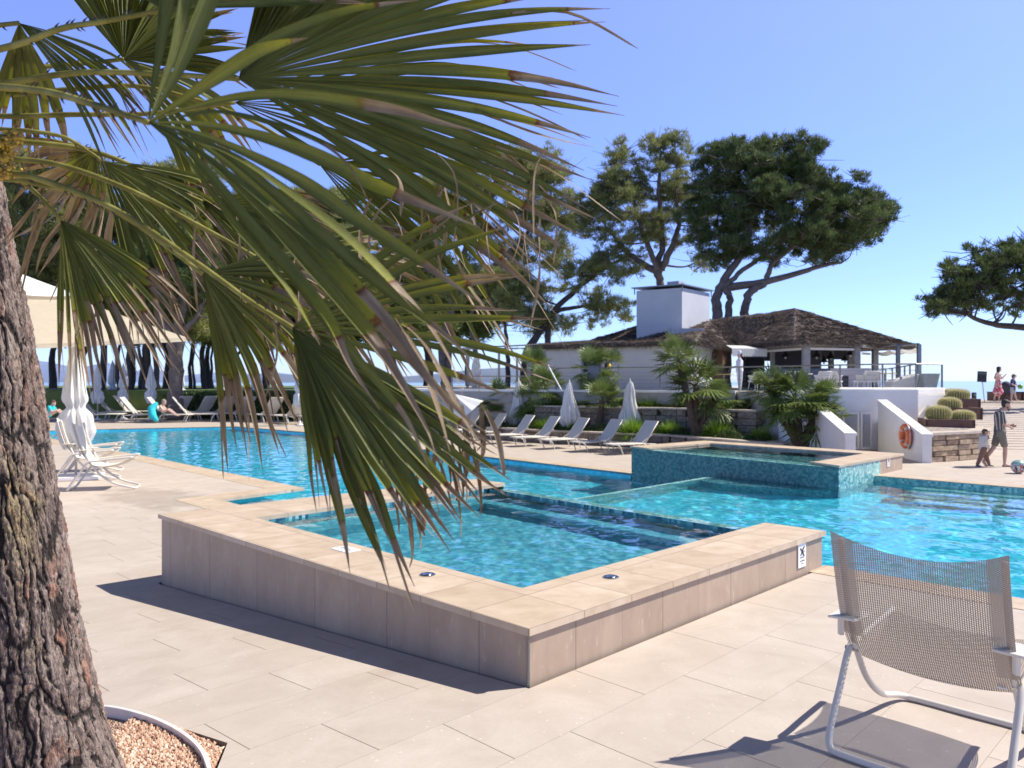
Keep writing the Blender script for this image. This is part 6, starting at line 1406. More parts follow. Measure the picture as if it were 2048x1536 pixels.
t = empty('tub_chair', at(1800, 29.5, ZT), 'large pale slanted armchair behind the white wall, under the shade sail', 'chair'); m = MB(); m.add([(-.5, -.3, .0), (.35, -.3, 0), (.35, .3, 0), (-.5, .3, 0), (-.45, -.35, .42), (.62, -.35, .72), (.62, .35, .72), (-.45, .35, .42)], [(0, 1, 2, 3), (4, 5, 6, 7), (0, 1, 5, 4), (1, 2, 6, 5), (2, 3, 7, 6), (3, 0, 4, 7)]); m.build('shell', M['weave'], t, bevel=.04); m = MB(); m.box((0, 0, .46), (.7, .5, .08)); m.build('cushion', M['white'], t, bevel=.03)
def table(px, Y, lb, mat):
    t = empty('terrace_table', at(px, Y, ZT), lb, 'table', 'tables on the terrace'); m = MB(); m.lathe([(.42, .72), (.42, .75)], n=28); m.build('tabletop', mat, t); m = MB(); m.lathe([(.2, 0), (.2, .02), (.04, .05), (.04, .72)], n=14); m.build('pedestal', M['metal'], t)
    for a in (0, 2.1, 4.2):
        g = empty('wine_glass', t.location + Vector((.22 * math.cos(a), .22 * math.sin(a), .75)), {0: 'wine glass at the right rim of the ', 2.1: 'wine glass at the rear left rim of the ', 4.2: 'wine glass at the front left rim of the '}[a] + lb, 'glass', 'wine glasses on the terrace tables')
        m = MB(); m.lathe([(.03, 0), (.004, .01), (.004, .09), (.035, .12), (.038, .17), (.030, .21)], n=12); m.build('goblet', M['glass'], g, smooth=True)
yw = simple('yellow_cloth', (.62, .46, .14), .8)
table(1448, 33.8, 'yellow topped table by the hatch', yw); table(1604, 32.2, 'white table before the thick post', M['white']); table(1770, 30.4, 'yellow table near the sail post', yw)

# ---------------------------------------------------------------- loungers
def make_lounger():
    t = empty('sun_lounger', (0, 0, 0), 'x', 'sun lounger')
    ang = R(52); by, bl_ = .72, .92; W = .33
    m = MB()
    for sx in (-W, W): m.tube([(sx, by, .34), (sx, 1.95, .34)], .022, 7)
    m.tube([(-W, 1.95, .34), (W, 1.95, .34)], .022, 7); m.tube([(-W, .25, .30), (-W, by, .34)], .02, 6); m.tube([(W, .25, .30), (W, by, .34)], .02, 6); m.build('frame', M['cream_metal'], t, smooth=True)
    m = MB(); m.box((0, (by + 1.95) / 2, .352), (W * 2 - .03, 1.95 - by, .012)); m.build('seat', M['cream_mesh'], t)
    b = MB(); d = Vector((0, -math.cos(ang), math.sin(ang))); o_ = Vector((0, by, .34)); nn = Vector((0, math.sin(ang), math.cos(ang)))
    e = o_ + d * bl_; wv = Vector((W - .02, 0, 0))
    b.add([o_ - wv + nn * .008, o_ + wv + nn * .008, e + wv + nn * .008, e - wv + nn * .008, o_ - wv - nn * .006, o_ + wv - nn * .006, e + wv - nn * .006, e - wv - nn * .006], [(0, 1, 2, 3), (4, 5, 6, 7), (0, 1, 5, 4), (1, 2, 6, 5), (2, 3, 7, 6), (3, 0, 4, 7)])
    bk_ = b.build('backrest', M['lmesh'], t)
    m = MB(); m.tube([o_ - Vector((W, 0, 0)), e - Vector((W, 0, 0)), e + Vector((W, 0, 0)), o_ + Vector((W, 0, 0))], .022, 7); m.build('backrest_frame', M['cream_metal'], bk_, smooth=True)
    for y in (.62, 1.72):
        for sx in (-1, 1): m = MB(); m.tube(smoothpath([(sx * W, y + .16, .34), (sx * (W + .03), y + .05, .27), (sx * (W + .03), y - .06, .02)], 4), .020, 6); m.build('leg', M['cream_metal'], t, smooth=True)
    for sx in (-1, 1): m = MB(); m.tube([(sx * W, .98, .30), (sx * (W - .02), .42, .62)], .012, 5); m.build('backrest_strut', M['cream_metal'], t)
    return t
M['lmesh'] = simple('lounger_textilene', (.56, .52, .46), .75, .05, 8)
proto = make_lounger(); used = [False]
def lounger(loc, rz, label, sc, group):
    t = proto if not used[0] else copy_tree(proto); used[0] = True
    t.location = loc; t.rotation_euler = (0, 0, rz); t.scale = (sc,) * 3; tag(t, label, 'sun lounger', group); return t
# local +y points to the feet; on the right row feet point to the pool (-RX)
rzR = math.atan2(-RX.y, -RX.x) - R(90)
rr = [(1306, 857, 29.4), (1236, 854, 30.5), (1170, 851, 31.7), (1112, 849, 32.9), (1062, 845, 34.3), (1008, 840, 36.0), (958, 836, 37.6), (905, 832, 39.2), (856, 829, 41), (808, 826, 43)]
od = ['last sun lounger at the right end of the row, beside the teal spa', 'second sun lounger from the teal spa', 'third sun lounger from the teal spa', 'fourth sun lounger from the teal spa', 'fifth sun lounger from the teal spa', 'sixth sun lounger from the teal spa', 'seventh sun lounger from the teal spa, behind palm tips', 'eighth sun lounger from the teal spa, behind palm tips', 'ninth sun lounger from the teal spa, mostly behind fronds', 'farthest sun lounger of the long row by the stone walls']
for (px, py, Y), lb in zip(rr, od):
    sc = 1.12; top = at(px, Y, 0) ; hy = (.72 - .92 * math.cos(R(52))) * sc; f = -RX
    lounger(Vector((top.x, top.y, zA)) - Vector((f.x, f.y, 0)) * hy, rzR + R(-16), lb, sc, 'sun loungers in the row by the stone walls')
ll = [(150, 51, -78, 'sunlit white lounger just right of the bark trunk'), (186, 55, -75, 'white lounger in the second row behind the wrapped parasol'), (236, 50.5, -78, 'sunlit white lounger left of the person on a turquoise towel'), (290, 50.5, -78, 'lounger under the person with the turquoise towel'), (338, 51, -70, 'sunlit white lounger right of the person on a turquoise towel'),
      (222, 56, -75, 'lounger standing in the second row behind the sunlit ones, upright back'), (378, 54, 62, 'shaded lounger right of the sunlit group, backrest to the right'), (428, 54, 62, 'second shaded lounger right of the sunlit group'), (468, 53, 62, 'third shaded lounger, in front of the low hedge'), (506, 52, 62, 'fourth shaded lounger, in front of the low hedge'),
      (560, 50, 55, 'shaded lounger behind the frayed palm tips, left'), (610, 48, 52, 'shaded lounger behind the frayed palm tips, middle'), (665, 47, 50, 'shaded lounger behind the frayed palm tips, right'), (300, 59, -75, 'dark shaded lounger behind the sunlit group'), (345, 60, -75, 'rearmost dark shaded lounger near the thick grey trunk')]
LL = {}
for px, Y, rz, lb in ll:
    LL[px] = lounger(at(px, Y, zA), R(rz), lb, 1.55, 'sun loungers under the pines at the far end')
# ---------------------------------------------------------------- parasols
def closed_parasol(loc, H, lb, group, cl0=.30, top=1.0, r=.22, seed=0, mat='whitecloth', ties=(.55,), base=True, name='closed_parasol'):
    """H total height; cloth from cl0*H up to top*H"""
    rd = random.Random(seed); t = empty(name, loc, lb, 'parasol', group)
    n = 84; k = 34; vs = []; ph = rd.uniform(0, 6)
    for j in range(k + 1):
        s = j / k; z = H * (cl0 + (top - cl0) * s)
        prof = r * (1.0 - s) ** .62 * (.90 + .10 * math.sin(s * 7 + ph)) + .02
        for tz in ties: prof *= 1 - .40 * math.exp(-((s - tz) / .045) ** 2)
        if s < .12: prof *= .62 + 3.1 * s
        for i in range(n):
            a = 2 * math.pi * i / n; fo = 1 + .24 * abs(math.sin(4 * a + ph + s * .8)) - .12 + .13 * math.sin(11 * a + 4 * s + ph * 2) + .08 * math.sin(5 * a - 9 * s) + .06 * math.sin(17 * a + 14 * s)
            vs.append((prof * fo * math.cos(a) + .02 * math.sin(7 * s + ph), prof * fo * math.sin(a), z + (.05 * H * .5 * math.sin(4 * a + ph) * (1 - s) ** 6)))
    fs = [(j * n + i, j * n + (i + 1) % n, (j + 1) * n + (i + 1) % n, (j + 1) * n + i) for j in range(k) for i in range(n)]
    npmesh('canopy', vs, fs, M[mat], t, True)
    m = MB(); m.tube([(0, 0, 0), (0, 0, H * top * 1.01)], H * .0085, 8); m.build('pole', M['cream_metal'], t, smooth=True)
    m = MB(); m.lathe([(.02, 0), (.03, .04), (.012, .10)], c=(0, 0, H * top), n=8); m.build('finial', M['white'], t, smooth=True)
    if base: m = MB(); m.lathe([(.26, 0), (.27, .05), (.16, .09), (.05, .14), (.04, .3)], n=20); m.build('base', M['white'], t, smooth=True)
    return t
G1 = 'closed white parasols in the row by the stone walls'
closed_parasol(P(1263, 889, zA) + Vector((0, .4, 0)), 2.72, 'rightmost closed white parasol of the lounger row', G1, .28, 1, .44, 1, ties=())
closed_parasol(at(1139, 34.2, zA), 2.68, 'middle closed white parasol of the lounger row', G1, .28, 1, .42, 2, ties=())
closed_parasol(at(1037, 37.2, zA), 2.75, 'leftmost closed white parasol of the lounger row', G1, .26, 1, .40, 3, ties=())
G2 = 'closed white parasols under the pines at the far end'
for px, Y, lb, sd in ((195, 54, 'closed white parasol nearest the bark trunk', 4), (247, 55, 'closed white parasol second from the bark trunk', 5), (302, 54, 'bulky closed white parasol right of the sunbather', 6), (225, 60, 'grey shaded closed parasol between two white ones', 7), (362, 57, 'shaded closed parasol beside the thick grey trunk', 8), (443, 57, 'shaded closed parasol before the hedge, behind a hanging frond', 9), (512, 56, 'shaded closed parasol at the middle of the hedge', 10), (600, 47, 'shaded closed parasol behind the frayed brown tips', 11)):
    closed_parasol(at(px, Y, zA), 4.05 * Y / 57 if px != 600 else 3.7, lb, G2, .32, 1, .40, sd, ties=(.34,))
closed_parasol(at(952, 44, ZT - .35), 2.3, 'closed white parasol at the pergola railing, behind palm blades', None, .2, 1, .36, 12, ties=(.3,))
closed_parasol(at(2066, 33, 1.25), 2.6, 'closed grey parasol cut off by the right edge of the photo', None, .3, 1, .3, 13, ties=(.5,))
# half-open tilted parasol
t = empty('tilted_parasol', at(925, 36.5, zA), 'tilted white parasol left half open above the loungers, behind the frond tips', 'parasol')
m = MB(); apex = Q(905, 787, 36.5) - t.location; rimc = Q(938, 826, 36.5) - t.location; axd = (rimc - apex).normalized(); u1 = axd.orthogonal().normalized(); u2 = axd.cross(u1); N = 16; ring_ = [rimc + (u1 * math.cos(2 * math.pi * i / N) + u2 * math.sin(2 * math.pi * i / N)) * (.92 if i % 2 else .82) for i in range(N)]
m.add([apex] + ring_, [(0, i + 1, (i + 1) % N + 1) for i in range(N)]); m.build('canopy', M['whitecloth'], t)
m = MB(); m.tube([(0, 0, 0), (0, 0, 1.2), apex * .98], .025, 7); m.build('pole', M['cream_metal'], t, smooth=True); m = MB(); m.lathe([(.26, 0), (.27, .05), (.05, .14)], n=18); m.build('base', M['white'], t)
# big open parasol at the left and the wrapped one in front
bp = empty('open_parasol', at(60, 19.8, zA), 'large open beige parasol at the left, its underside and vent cap showing', 'parasol')
ap = Q(40, 556, 19.8); zc_ = 3.2
crn = [Q(375, 675, 19.6), Q(70, 688, 16.6), Q(-300, 676, 19.0), Q(-20, 668, 23.4)]
def sag(a, b, c, n=10, sg=.10):
    mb = MB(); g = {}
    for i in range(n + 1):
        for j in range(n + 1 - i):
            s, r = i / n, j / n; p = a * (1 - s - r) + b * s + c * r; p = p - Vector((0, 0, sg * 4 * s * r + sg * .6 * (s + r) * (1 - s - r) * 2)); g[i, j] = len(mb.v); mb.v.append(tuple(p))
    for i in range(n):
        for j in range(n - i):
            mb.f.append((g[i, j], g[i + 1, j], g[i, j + 1]))
            if i + j < n - 1: mb.f.append((g[i + 1, j], g[i + 1, j + 1], g[i, j + 1]))
    return mb
cv = MB()
for i in range(4):
    q_ = sag(ap, crn[i], crn[(i + 1) % 4]); cv.add(q_.v, q_.f)
child(cv, 'canopy', M['canvas'], bp, smooth=True)
vc = MB(); ap2 = ap + Vector((0, 0, .12)); vt = [ap.lerp(c, .36) + Vector((0, 0, .10)) for c in crn]
for i in range(4): q_ = sag(ap2, vt[i], vt[(i + 1) % 4], 6, .03); vc.add(q_.v, q_.f)
child(vc, 'vent_cap', M['whitecloth'], bp, smooth=True)
for i, c in enumerate(crn):
    g = MB(); g.tube([ap.lerp(c, .05) - Vector((0, 0, .08)), c - Vector((0, 0, .05))], .03, 6); child(g, 'rib', simple('rib_grey', (.35, .37, .36), .4), bp)
    g = MB(); g.tube([ap - Vector((0, 0, 1.0)), ap.lerp(c, .5) - Vector((0, 0, .10))], .022, 6); child(g, 'strut', M['cream_metal'], bp)
g = MB(); g.tube([(ap.x, ap.y, zA), (ap.x, ap.y, ap.z)], .06, 10); child(g, 'pole', M['cream_metal'], bp)
g = MB()
for i in range(4):
    a_, b_ = crn[i], crn[(i + 1) % 4]; g.quad(a_, b_, b_ - Vector((0, 0, .10)), a_ - Vector((0, 0, .10)))
child(g, 'hem', M['canvas'], bp)
cpz = P(152, 958, zA); wp = closed_parasol(cpz, 3.95, 'tall wrapped cream parasol in its creased cover, in front of the folding chairs', None, .24, .98, .44, 21, ties=(.36,), base=False)
g = MB(); g.box((0, 0, .06), (1.3, 1.0, .12), R(20)); g.build('base', M['white'], wp, bevel=.03)
# ---------------------------------------------------------------- folding chairs
def fold_chair(name, label, O, Wd, Fd, Wn, sling, cat_group=None, tubemat='cream_metal', near=False):
    t = empty(name, O, label, 'folding chair', cat_group); W_ = Wn
    X = Vector(Wd).normalized(); Fw = Vector(Fd).normalized(); Z = Vector((0, 0, 1))
    def L(w_, f, z): return X * w_ + Fw * f + Z * z
    J = (.365, .534); r = .021
    for sgn, w_ in ((0, 0.0), (1, W_)): pass
    m = MB()   # rear U: floor rail at f=0, legs rising forwards to the seat front
    path = [L(0, 1.12, .62), L(0, .75, .59), L(0, .50, .56), L(0, J[0] - .02, J[1]), L(0, .20, .33), L(0, .06, .13), L(.02, .0, .04), L(.10, -.02, r), L(W_ / 2, -.02, r), L(W_ - .10, -.02, r), L(W_ - .02, 0, .04), L(W_, .06, .13), L(W_, .20, .33), L(W_, J[0] - .02, J[1]), L(W_, .50, .56), L(W_, .75, .59), L(W_, 1.12, .62)]
    m.tube(smoothpath(path, 5), r, 10); m.build('rear_leg_frame', M[tubemat], t, smooth=True)
    m = MB(); i_ = .035
    path = [L(i_, .125, 1.26), L(i_, .205, .95), L(i_, .295, .70), L(i_, J[0] + .03, .50), L(i_, .55, .30), L(i_, .80, .13), L(i_ + .02, 1.06, .05), L(.14, 1.14, r), L(W_ / 2, 1.14, r), L(W_ - .14, 1.14, r), L(W_ - i_ - .02, 1.06, .05), L(W_ - i_, .80, .13), L(W_ - i_, .55, .30), L(W_ - i_, J[0] + .03, .50), L(W_ - i_, .295, .70), L(W_ - i_, .205, .95), L(W_ - i_, .125, 1.26)]
    m.tube(smoothpath(path, 5), r, 10); m.build('front_leg_frame', M[tubemat], t, smooth=True)
    # sling: back, then seat
    def surf(nm, prof, sag_, hem):
        nu, nv = 44, 60; vs = []; uvs = []
        pr = smoothpath([Vector((f, z, 0)) for f, z in prof], 10); ln = [0]
        for a, b in zip(pr, pr[1:]): ln.append(ln[-1] + (b - a).length)
        for j in range(nv + 1):
            d = ln[-1] * j / nv; k = min(len(pr) - 2, next((q for q in range(len(ln) - 1) if ln[q + 1] >= d), len(pr) - 2)); s = (d - ln[k]) / max(1e-6, ln[k + 1] - ln[k]); p = pr[k].lerp(pr[k + 1], s); tg = (pr[k + 1] - pr[k]).normalized(); v_ = j / nv
            for i in range(nu + 1):
                u_ = i / nu; w_ = u_ * W_; bow = 4 * u_ * (1 - u_); sf, sz = sag_(u_, v_)
                vs.append(tuple(L(w_, p.x + sf * bow, p.y + sz * bow))); uvs.append((u_ * W_ / .9, d / .9, 0.38 if (hem and (u_ < .135 and v_ < .78 or u_ > .865 and v_ < .86)) else 1.0))
        fs = [(j * (nu + 1) + i, j * (nu + 1) + i + 1, (j + 1) * (nu + 1) + i + 1, (j + 1) * (nu + 1) + i) for j in range(nv) for i in range(nu)]
        return npmesh(nm, vs, fs, sling, t, True, {'wuv': uvs})
    bkr = surf('backrest', [(.055, 1.315), (.10, 1.12), (.19, .82), (.28, .64), (.40, .50)], lambda u_, v_: (.10 * (1 - v_ * .5) , -.115 * (1 - v_) ** 1.5 - .075 * v_ ** 3), near)
    surf('seat', [(.42, .49), (.60, .46), (.85, .50), (1.12, .615)], lambda u_, v_: (0, -.05), False)
    if near:   # second layer of the hems
        pass
    for w_, sg in ((0, -1), (W_, 1)):
        m = MB(); c = L(w_, .20, .775); m.add([c + X * sg * .055 + Fw * -.05 + Z * -.0, c + X * sg * .055 + Fw * .16, c - X * sg * .10 + Fw * .20, c - X * sg * .135 + Fw * .10, c - X * sg * .10 + Fw * -.03] + [c + X * sg * .055 + Fw * -.05 + Z * -.016, c + X * sg * .055 + Fw * .16 + Z * -.016, c - X * sg * .10 + Fw * .20 + Z * -.016, c - X * sg * .135 + Fw * .10 + Z * -.016, c - X * sg * .10 + Fw * -.03 + Z * -.016], [(0, 1, 2, 3, 4), (9, 8, 7, 6, 5)] + [(i, (i + 1) % 5, 5 + (i + 1) % 5, 5 + i) for i in range(5)])
        m.build('arm_plate', M[tubemat], t, bevel=.003)
        m = MB(); m.box(L(w_ , .215, .70), (.03, .035, .10)); m.build('arm_bracket', M[tubemat], t, bevel=.005)
        m = MB(); m.tube([L(w_ - sg * -.03, J[0], J[1] - .005), L(w_ - sg * .05, J[0], J[1] - .005)], .014, 8); m.build('pivot_bolt', M['steel'], t)
    if near:
        m = MB(); c = L(W_ * .86, .40, .53); m.add([c, c + X * .045, c + X * .045 - Z * .035 - Fw * .006, c - Z * .035 - Fw * .006], [(0, 1, 2, 3)]); m.build('care_tag', M['plate'], t)
    return t
SL = mk_sling()
fold_chair('folding_chair', 'brown mesh folding armchair with cream tubes, cut off at the lower right', Vector((1.885, 4.625, .0)), (.709, -.705, 0), (.705, .709, 0), .93, SL, None, near=True)
for px, Y, lb in ((162, 19.7, 'nearest cream folding chair at the left, in front of the parasol base'), (134, 21.6, 'middle cream folding chair, half behind the bark trunk'), (150, 23.6, 'farthest of the cream folding chairs at the left')):
    c = fold_chair('folding_chair', lb, at(px - 8, Y, zA), (.25, -.97, 0), (.97, .25, 0), .62, M['cream_mesh'], 'cream folding chairs by the wrapped parasol'); c.scale = (1.32,) * 3
# ---------------------------------------------------------------- beach ball, sign, blocks on the upper path
t = empty('beach_ball', P(2037, 947, 0) + Vector((0, 0, .165)), 'patterned beach ball on the deck at the right edge', 'ball')
bt_ = NT('ball_print'); nn1 = bt_.noise(bt_.coord('Object'), 7, 3, .6, 2.5); nn2 = bt_.noise(bt_.coord('Object', loc=(4, 2, 1)), 8, 3, .6, 2.5)
cc = bt_.mix(bt_.ramp(nn1, [(.50, (0,) * 3), (.52, (1,) * 3)]), (.72, .72, .70), (.03, .04, .05)); cc = bt_.mix(bt_.ramp(nn2, [(.56, (0,) * 3), (.58, (1,) * 3)]), cc, (.60, .10, .06)); sp_3 = bt_.new('ShaderNodeSeparateXYZ'); bt_.link(bt_.coord('Object'), sp_3.inputs[0])
cc = bt_.mix(bt_.ramp(sp_3.outputs[2], [(.03, (0,) * 3), (.09, (.8,) * 3)]), cc, (.25, .50, .42)); bt_.link(cc, bt_.b.inputs['Base Color']); bt_.b.inputs['Roughness'].default_value = .3
m = MB(); m.lathe([(.165 * math.sin(math.pi * k / 16) + 1e-4, -.165 * math.cos(math.pi * k / 16)) for k in range(17)], n=28); m.build('skin', bt_.m, t, smooth=True)
m = MB(); m.lathe([(.014, 0), (.010, .008)], c=(-.02, -.06, .151), n=10); m.build('valve', M['white'], t)
t = empty('notice_board', at(1967, 35.6, 1.2), 'dark notice board on a thin leaning pole against the sky', 'sign'); m = MB(); m.tube([(.05, 0, 0), (-.05, 0, 1.0)], .018, 6); m.build('pole', M['metal'], t); m = MB(); m.box((-.07, 0, 1.22), (.42, .04, .50), M=Matrix.Rotation(R(3), 3, 'Y')); m.build('board', M['rubber'], t, bevel=.005); m = MB(); m.box((-.07, -.01, 1.38), (.38, .04, .12), M=Matrix.Rotation(R(3), 3, 'Y')); m.build('header', simple('board_header', (.10, .10, .10), .6), t)
for px, lb in ((1950, 'small dark bollard light left of the notice board'),):
    t = empty('bollard_light', at(px - 2, 31.0, 1.42), lb, 'lamp'); m = MB(); m.box((0, 0, .17), (.13, .13, .34)); m.build('housing', M['rubber'], t, bevel=.01); m = MB(); m.box((0, -.06, .25), (.09, .02, .08)); m.build('lens', M['metal'], t)
for k, (px, w_, lb) in enumerate(((1990, .5, 'dark low bench block behind the woman in the patterned dress'), (2018, .9, 'long dark low block between the two figures at the top of the steps'), (2052, .6, 'dark block at the right edge above the steps'))):
    t = empty('bench_block', at(px, 38.2, 1.25), lb, 'bench', 'dark low blocks above the steps'); m = MB(); m.box((0, 0, .2), (w_, .5, .40)); m.build('body', M['timber'], t, bevel=.02); m = MB(); m.box((0, 0, .42), (w_ + .03, .53, .035)); m.build('top', M['rubber'], t)
t = empty('stroller', at(2014, 37.6, 1.25), 'dark hooded stroller between the woman and the boy', 'stroller'); 
blob('hood', [((-.05, 0, .75), .22, (.15, 0, .5), .25), ((.15, 0, .5), .25, (.25, 0, .3), .15)], simple('stroller_cloth', (.06, .065, .09), .8), t, .03)
for sx in (-.12, .32): m = MB(); torus(m, (sx, 0, .11), .09, .02, Matrix.Rotation(R(90), 3, 'X'), 18, 8); m.build('wheel', M['rubber'], t)
m = MB(); m.tube([(-.12, 0, .11), (.2, 0, .5), (-.3, 0, .95)], .015, 6); m.tube([(.32, 0, .11), (0, 0, .6)], .015, 6); m.build('chassis', M['metal'], t)
# ---------------------------------------------------------------- people
skin = simple('skin', (.52, .32, .24), .55, .06, 8); skin2 = simple('skin_fair', (.60, .40, .31), .55, .06, 8)
hairm = simple('dark_hair', (.035, .024, .018), .7, .3, 40); hair2 = simple('brown_hair', (.10, .06, .035), .7, .3, 40); hairg = simple('pale_hair', (.35, .27, .20), .8, .2, 30)
def V3(*a): return Vector(a)
def hand(caps, wr, d, palmn, s=1.0):
    """palm and five fingers from the wrist along d"""
    d = d.normalized(); n_ = palmn.normalized(); sd = d.cross(n_).normalized(); k = s
    caps.append((wr, .022 * k, wr + d * .055 * k, .027 * k))
    for i, (o_, ln) in enumerate(((-.024, .062), (-.008, .072), (.008, .068), (.023, .054))):
        a = wr + d * .075 * k + sd * o_ * k; b = a + d * ln * .55 * k + n_ * .012 * k; c = b + d * ln * .38 * k + n_ * .026 * k
        caps.append((wr + d * .05 * k + sd * o_ * .8 * k, .011 * k, a, .0095 * k)); caps.append((a, .0095 * k, b, .0085 * k)); caps.append((b, .0085 * k, c, .007 * k))
    a = wr + d * .025 * k - sd * .026 * k; b = a - sd * .024 * k + d * .03 * k + n_ * .01 * k; caps.append((a, .012 * k, b, .0095 * k)); caps.append((b, .0095 * k, b + d * .026 * k + n_ * .01 * k, .008 * k))
def head_caps(c, f, up, s):
    """head centred on c, facing f"""
    f = f.normalized(); up = up.normalized(); sd = f.cross(up).normalized()
    return [(c + up * .028 * s - f * .012 * s, .092 * s, c + up * .02 * s + f * .01 * s, .088 * s), (c - up * .04 * s + f * .022 * s, .066 * s, c - up * .085 * s + f * .048 * s, .036 * s),
            (c + f * .090 * s + up * .012 * s, .010 * s, c + f * .112 * s - up * .022 * s, .0135 * s), (c + f * .078 * s - up * .052 * s - sd * .014 * s, .0085 * s, c + f * .078 * s - up * .052 * s + sd * .014 * s, .0085 * s),
            (c + sd * .088 * s + up * .012 * s, .012 * s, c + sd * .090 * s - up * .02 * s, .011 * s), (c - sd * .088 * s + up * .012 * s, .012 * s, c - sd * .090 * s - up * .02 * s, .011 * s),
            (c + f * .082 * s + up * .030 * s + sd * .03 * s, .010 * s, c + f * .084 * s + up * .030 * s - sd * .03 * s, .010 * s)]
def eyes(t, c, f, up, s):
    f = f.normalized(); up = up.normalized(); sd = f.cross(up).normalized()
    for q in (-1, 1):
        m = MB(); p = c + f * .084 * s + up * .008 * s + sd * q * .032 * s
        m.lathe([(.0001, -.012 * s), (.009 * s, -.008 * s), (.0125 * s, 0), (.009 * s, .008 * s), (.0001, .012 * s)], c=p, n=10); m.build('eye', M['rubber'], t, smooth=True)
    m = MB(); m.tube([c + f * .0875 * s - up * .052 * s + sd * .02 * s, c + f * .0885 * s - up * .054 * s, c + f * .0875 * s - up * .052 * s - sd * .02 * s], .0035 * s, 6); m.build('mouth', simple('lips', (.38, .14, .11), .5), t)
def body_caps(J, s=1.0, thick=1.0, hands=True, head=True):
    """J: joint dict. one list of capsules"""
    k = s * thick; c = []
    if head: c += head_caps(J['head'], J['face'], J.get('up', V3(0, 0, 1)), s)
    c.append((J['head'] - V3(0, 0, .075) * s - J['face'].normalized() * .02 * s, .050 * k, J['neck'], .056 * k))
    sh = (J['shL'] + J['shR']) / 2; hp = (J['hpL'] + J['hpR']) / 2
    c += [(J['neck'], .06 * k, sh - V3(0, 0, .03 * s), .09 * k), (sh - V3(0, 0, .10 * s), .125 * k, sh.lerp(hp, .55), .105 * k), (sh.lerp(hp, .5), .108 * k, hp + V3(0, 0, .03 * s), .12 * k)]
    for q in 'LR':
        c += [(sh - V3(0, 0, .03 * s), .075 * k, J['sh' + q], .056 * k), (sh.lerp(J['sh' + q], .55) - V3(0, 0, .12 * s), .085 * k, hp.lerp(J['hp' + q], .5) + V3(0, 0, .1 * s), .08 * k)]
        c += [(J['sh' + q], .054 * k, J['el' + q], .040 * k), (J['el' + q], .040 * k, J['wr' + q], .027 * k), (hp, .10 * k, J['hp' + q], .092 * k), (J['hp' + q], .090 * k, J['kn' + q], .057 * k), (J['kn' + q], .055 * k, J['kn' + q].lerp(J['an' + q], .35), .056 * k), (J['kn' + q].lerp(J['an' + q], .35), .056 * k, J['an' + q], .034 * k)]
        fd = J.get('ft' + q, J['face']).normalized(); an = J['an' + q]
        c += [(an - V3(0, 0, .02 * s), .036 * s, an + fd * .13 * s - V3(0, 0, .048 * s), .030 * s), (an + fd * .13 * s - V3(0, 0, .05 * s), .030 * s, an + fd * .19 * s - V3(0, 0, .058 * s), .022 * s), (an - fd * .03 * s - V3(0, 0, .045 * s), .032 * s, an + fd * .05 * s - V3(0, 0, .05 * s), .030 * s)]
        if hands: hand(c, J['wr' + q], (J['wr' + q] - J['el' + q]), J.get('pn' + q, V3(0, 0, -1)), s)
    return c
def hair_cap(t, J, s, mat, beard=False, long=False):
    f = J['face'].normalized(); up = V3(0, 0, 1); sd = f.cross(up); c = J['head']
    caps = [(c + up * .045 * s - f * .03 * s, .095 * s, c + up * .055 * s + f * .012 * s, .086 * s), (c - f * .045 * s, .082 * s, c - f * .05 * s - up * .045 * s, .062 * s)]
    if long: caps += [(c - f * .05 * s - up * .04 * s, .07 * s, c - f * .06 * s - up * .17 * s, .05 * s), (c + sd * .06 * s - f * .02 * s, .045 * s, c + sd * .07 * s - up * .12 * s - f * .02 * s, .03 * s), (c - sd * .06 * s - f * .02 * s, .045 * s, c - sd * .07 * s - up * .12 * s - f * .02 * s, .03 * s)]
    blob('hair', caps, mat, t, .012)
    if beard: blob('beard', [(c - up * .075 * s + f * .045 * s, .042 * s, c - up * .10 * s + f * .055 * s, .035 * s), (c - up * .05 * s + sd * .058 * s + f * .02 * s, .025 * s, c - up * .085 * s + f * .045 * s, .03 * s), (c - up * .05 * s - sd * .058 * s + f * .02 * s, .025 * s, c - up * .085 * s + f * .045 * s, .03 * s)], mat, t, .012)
def grow_caps(pairs, add): return [(a, r + add, b, q + add) for a, r, b, q in pairs]
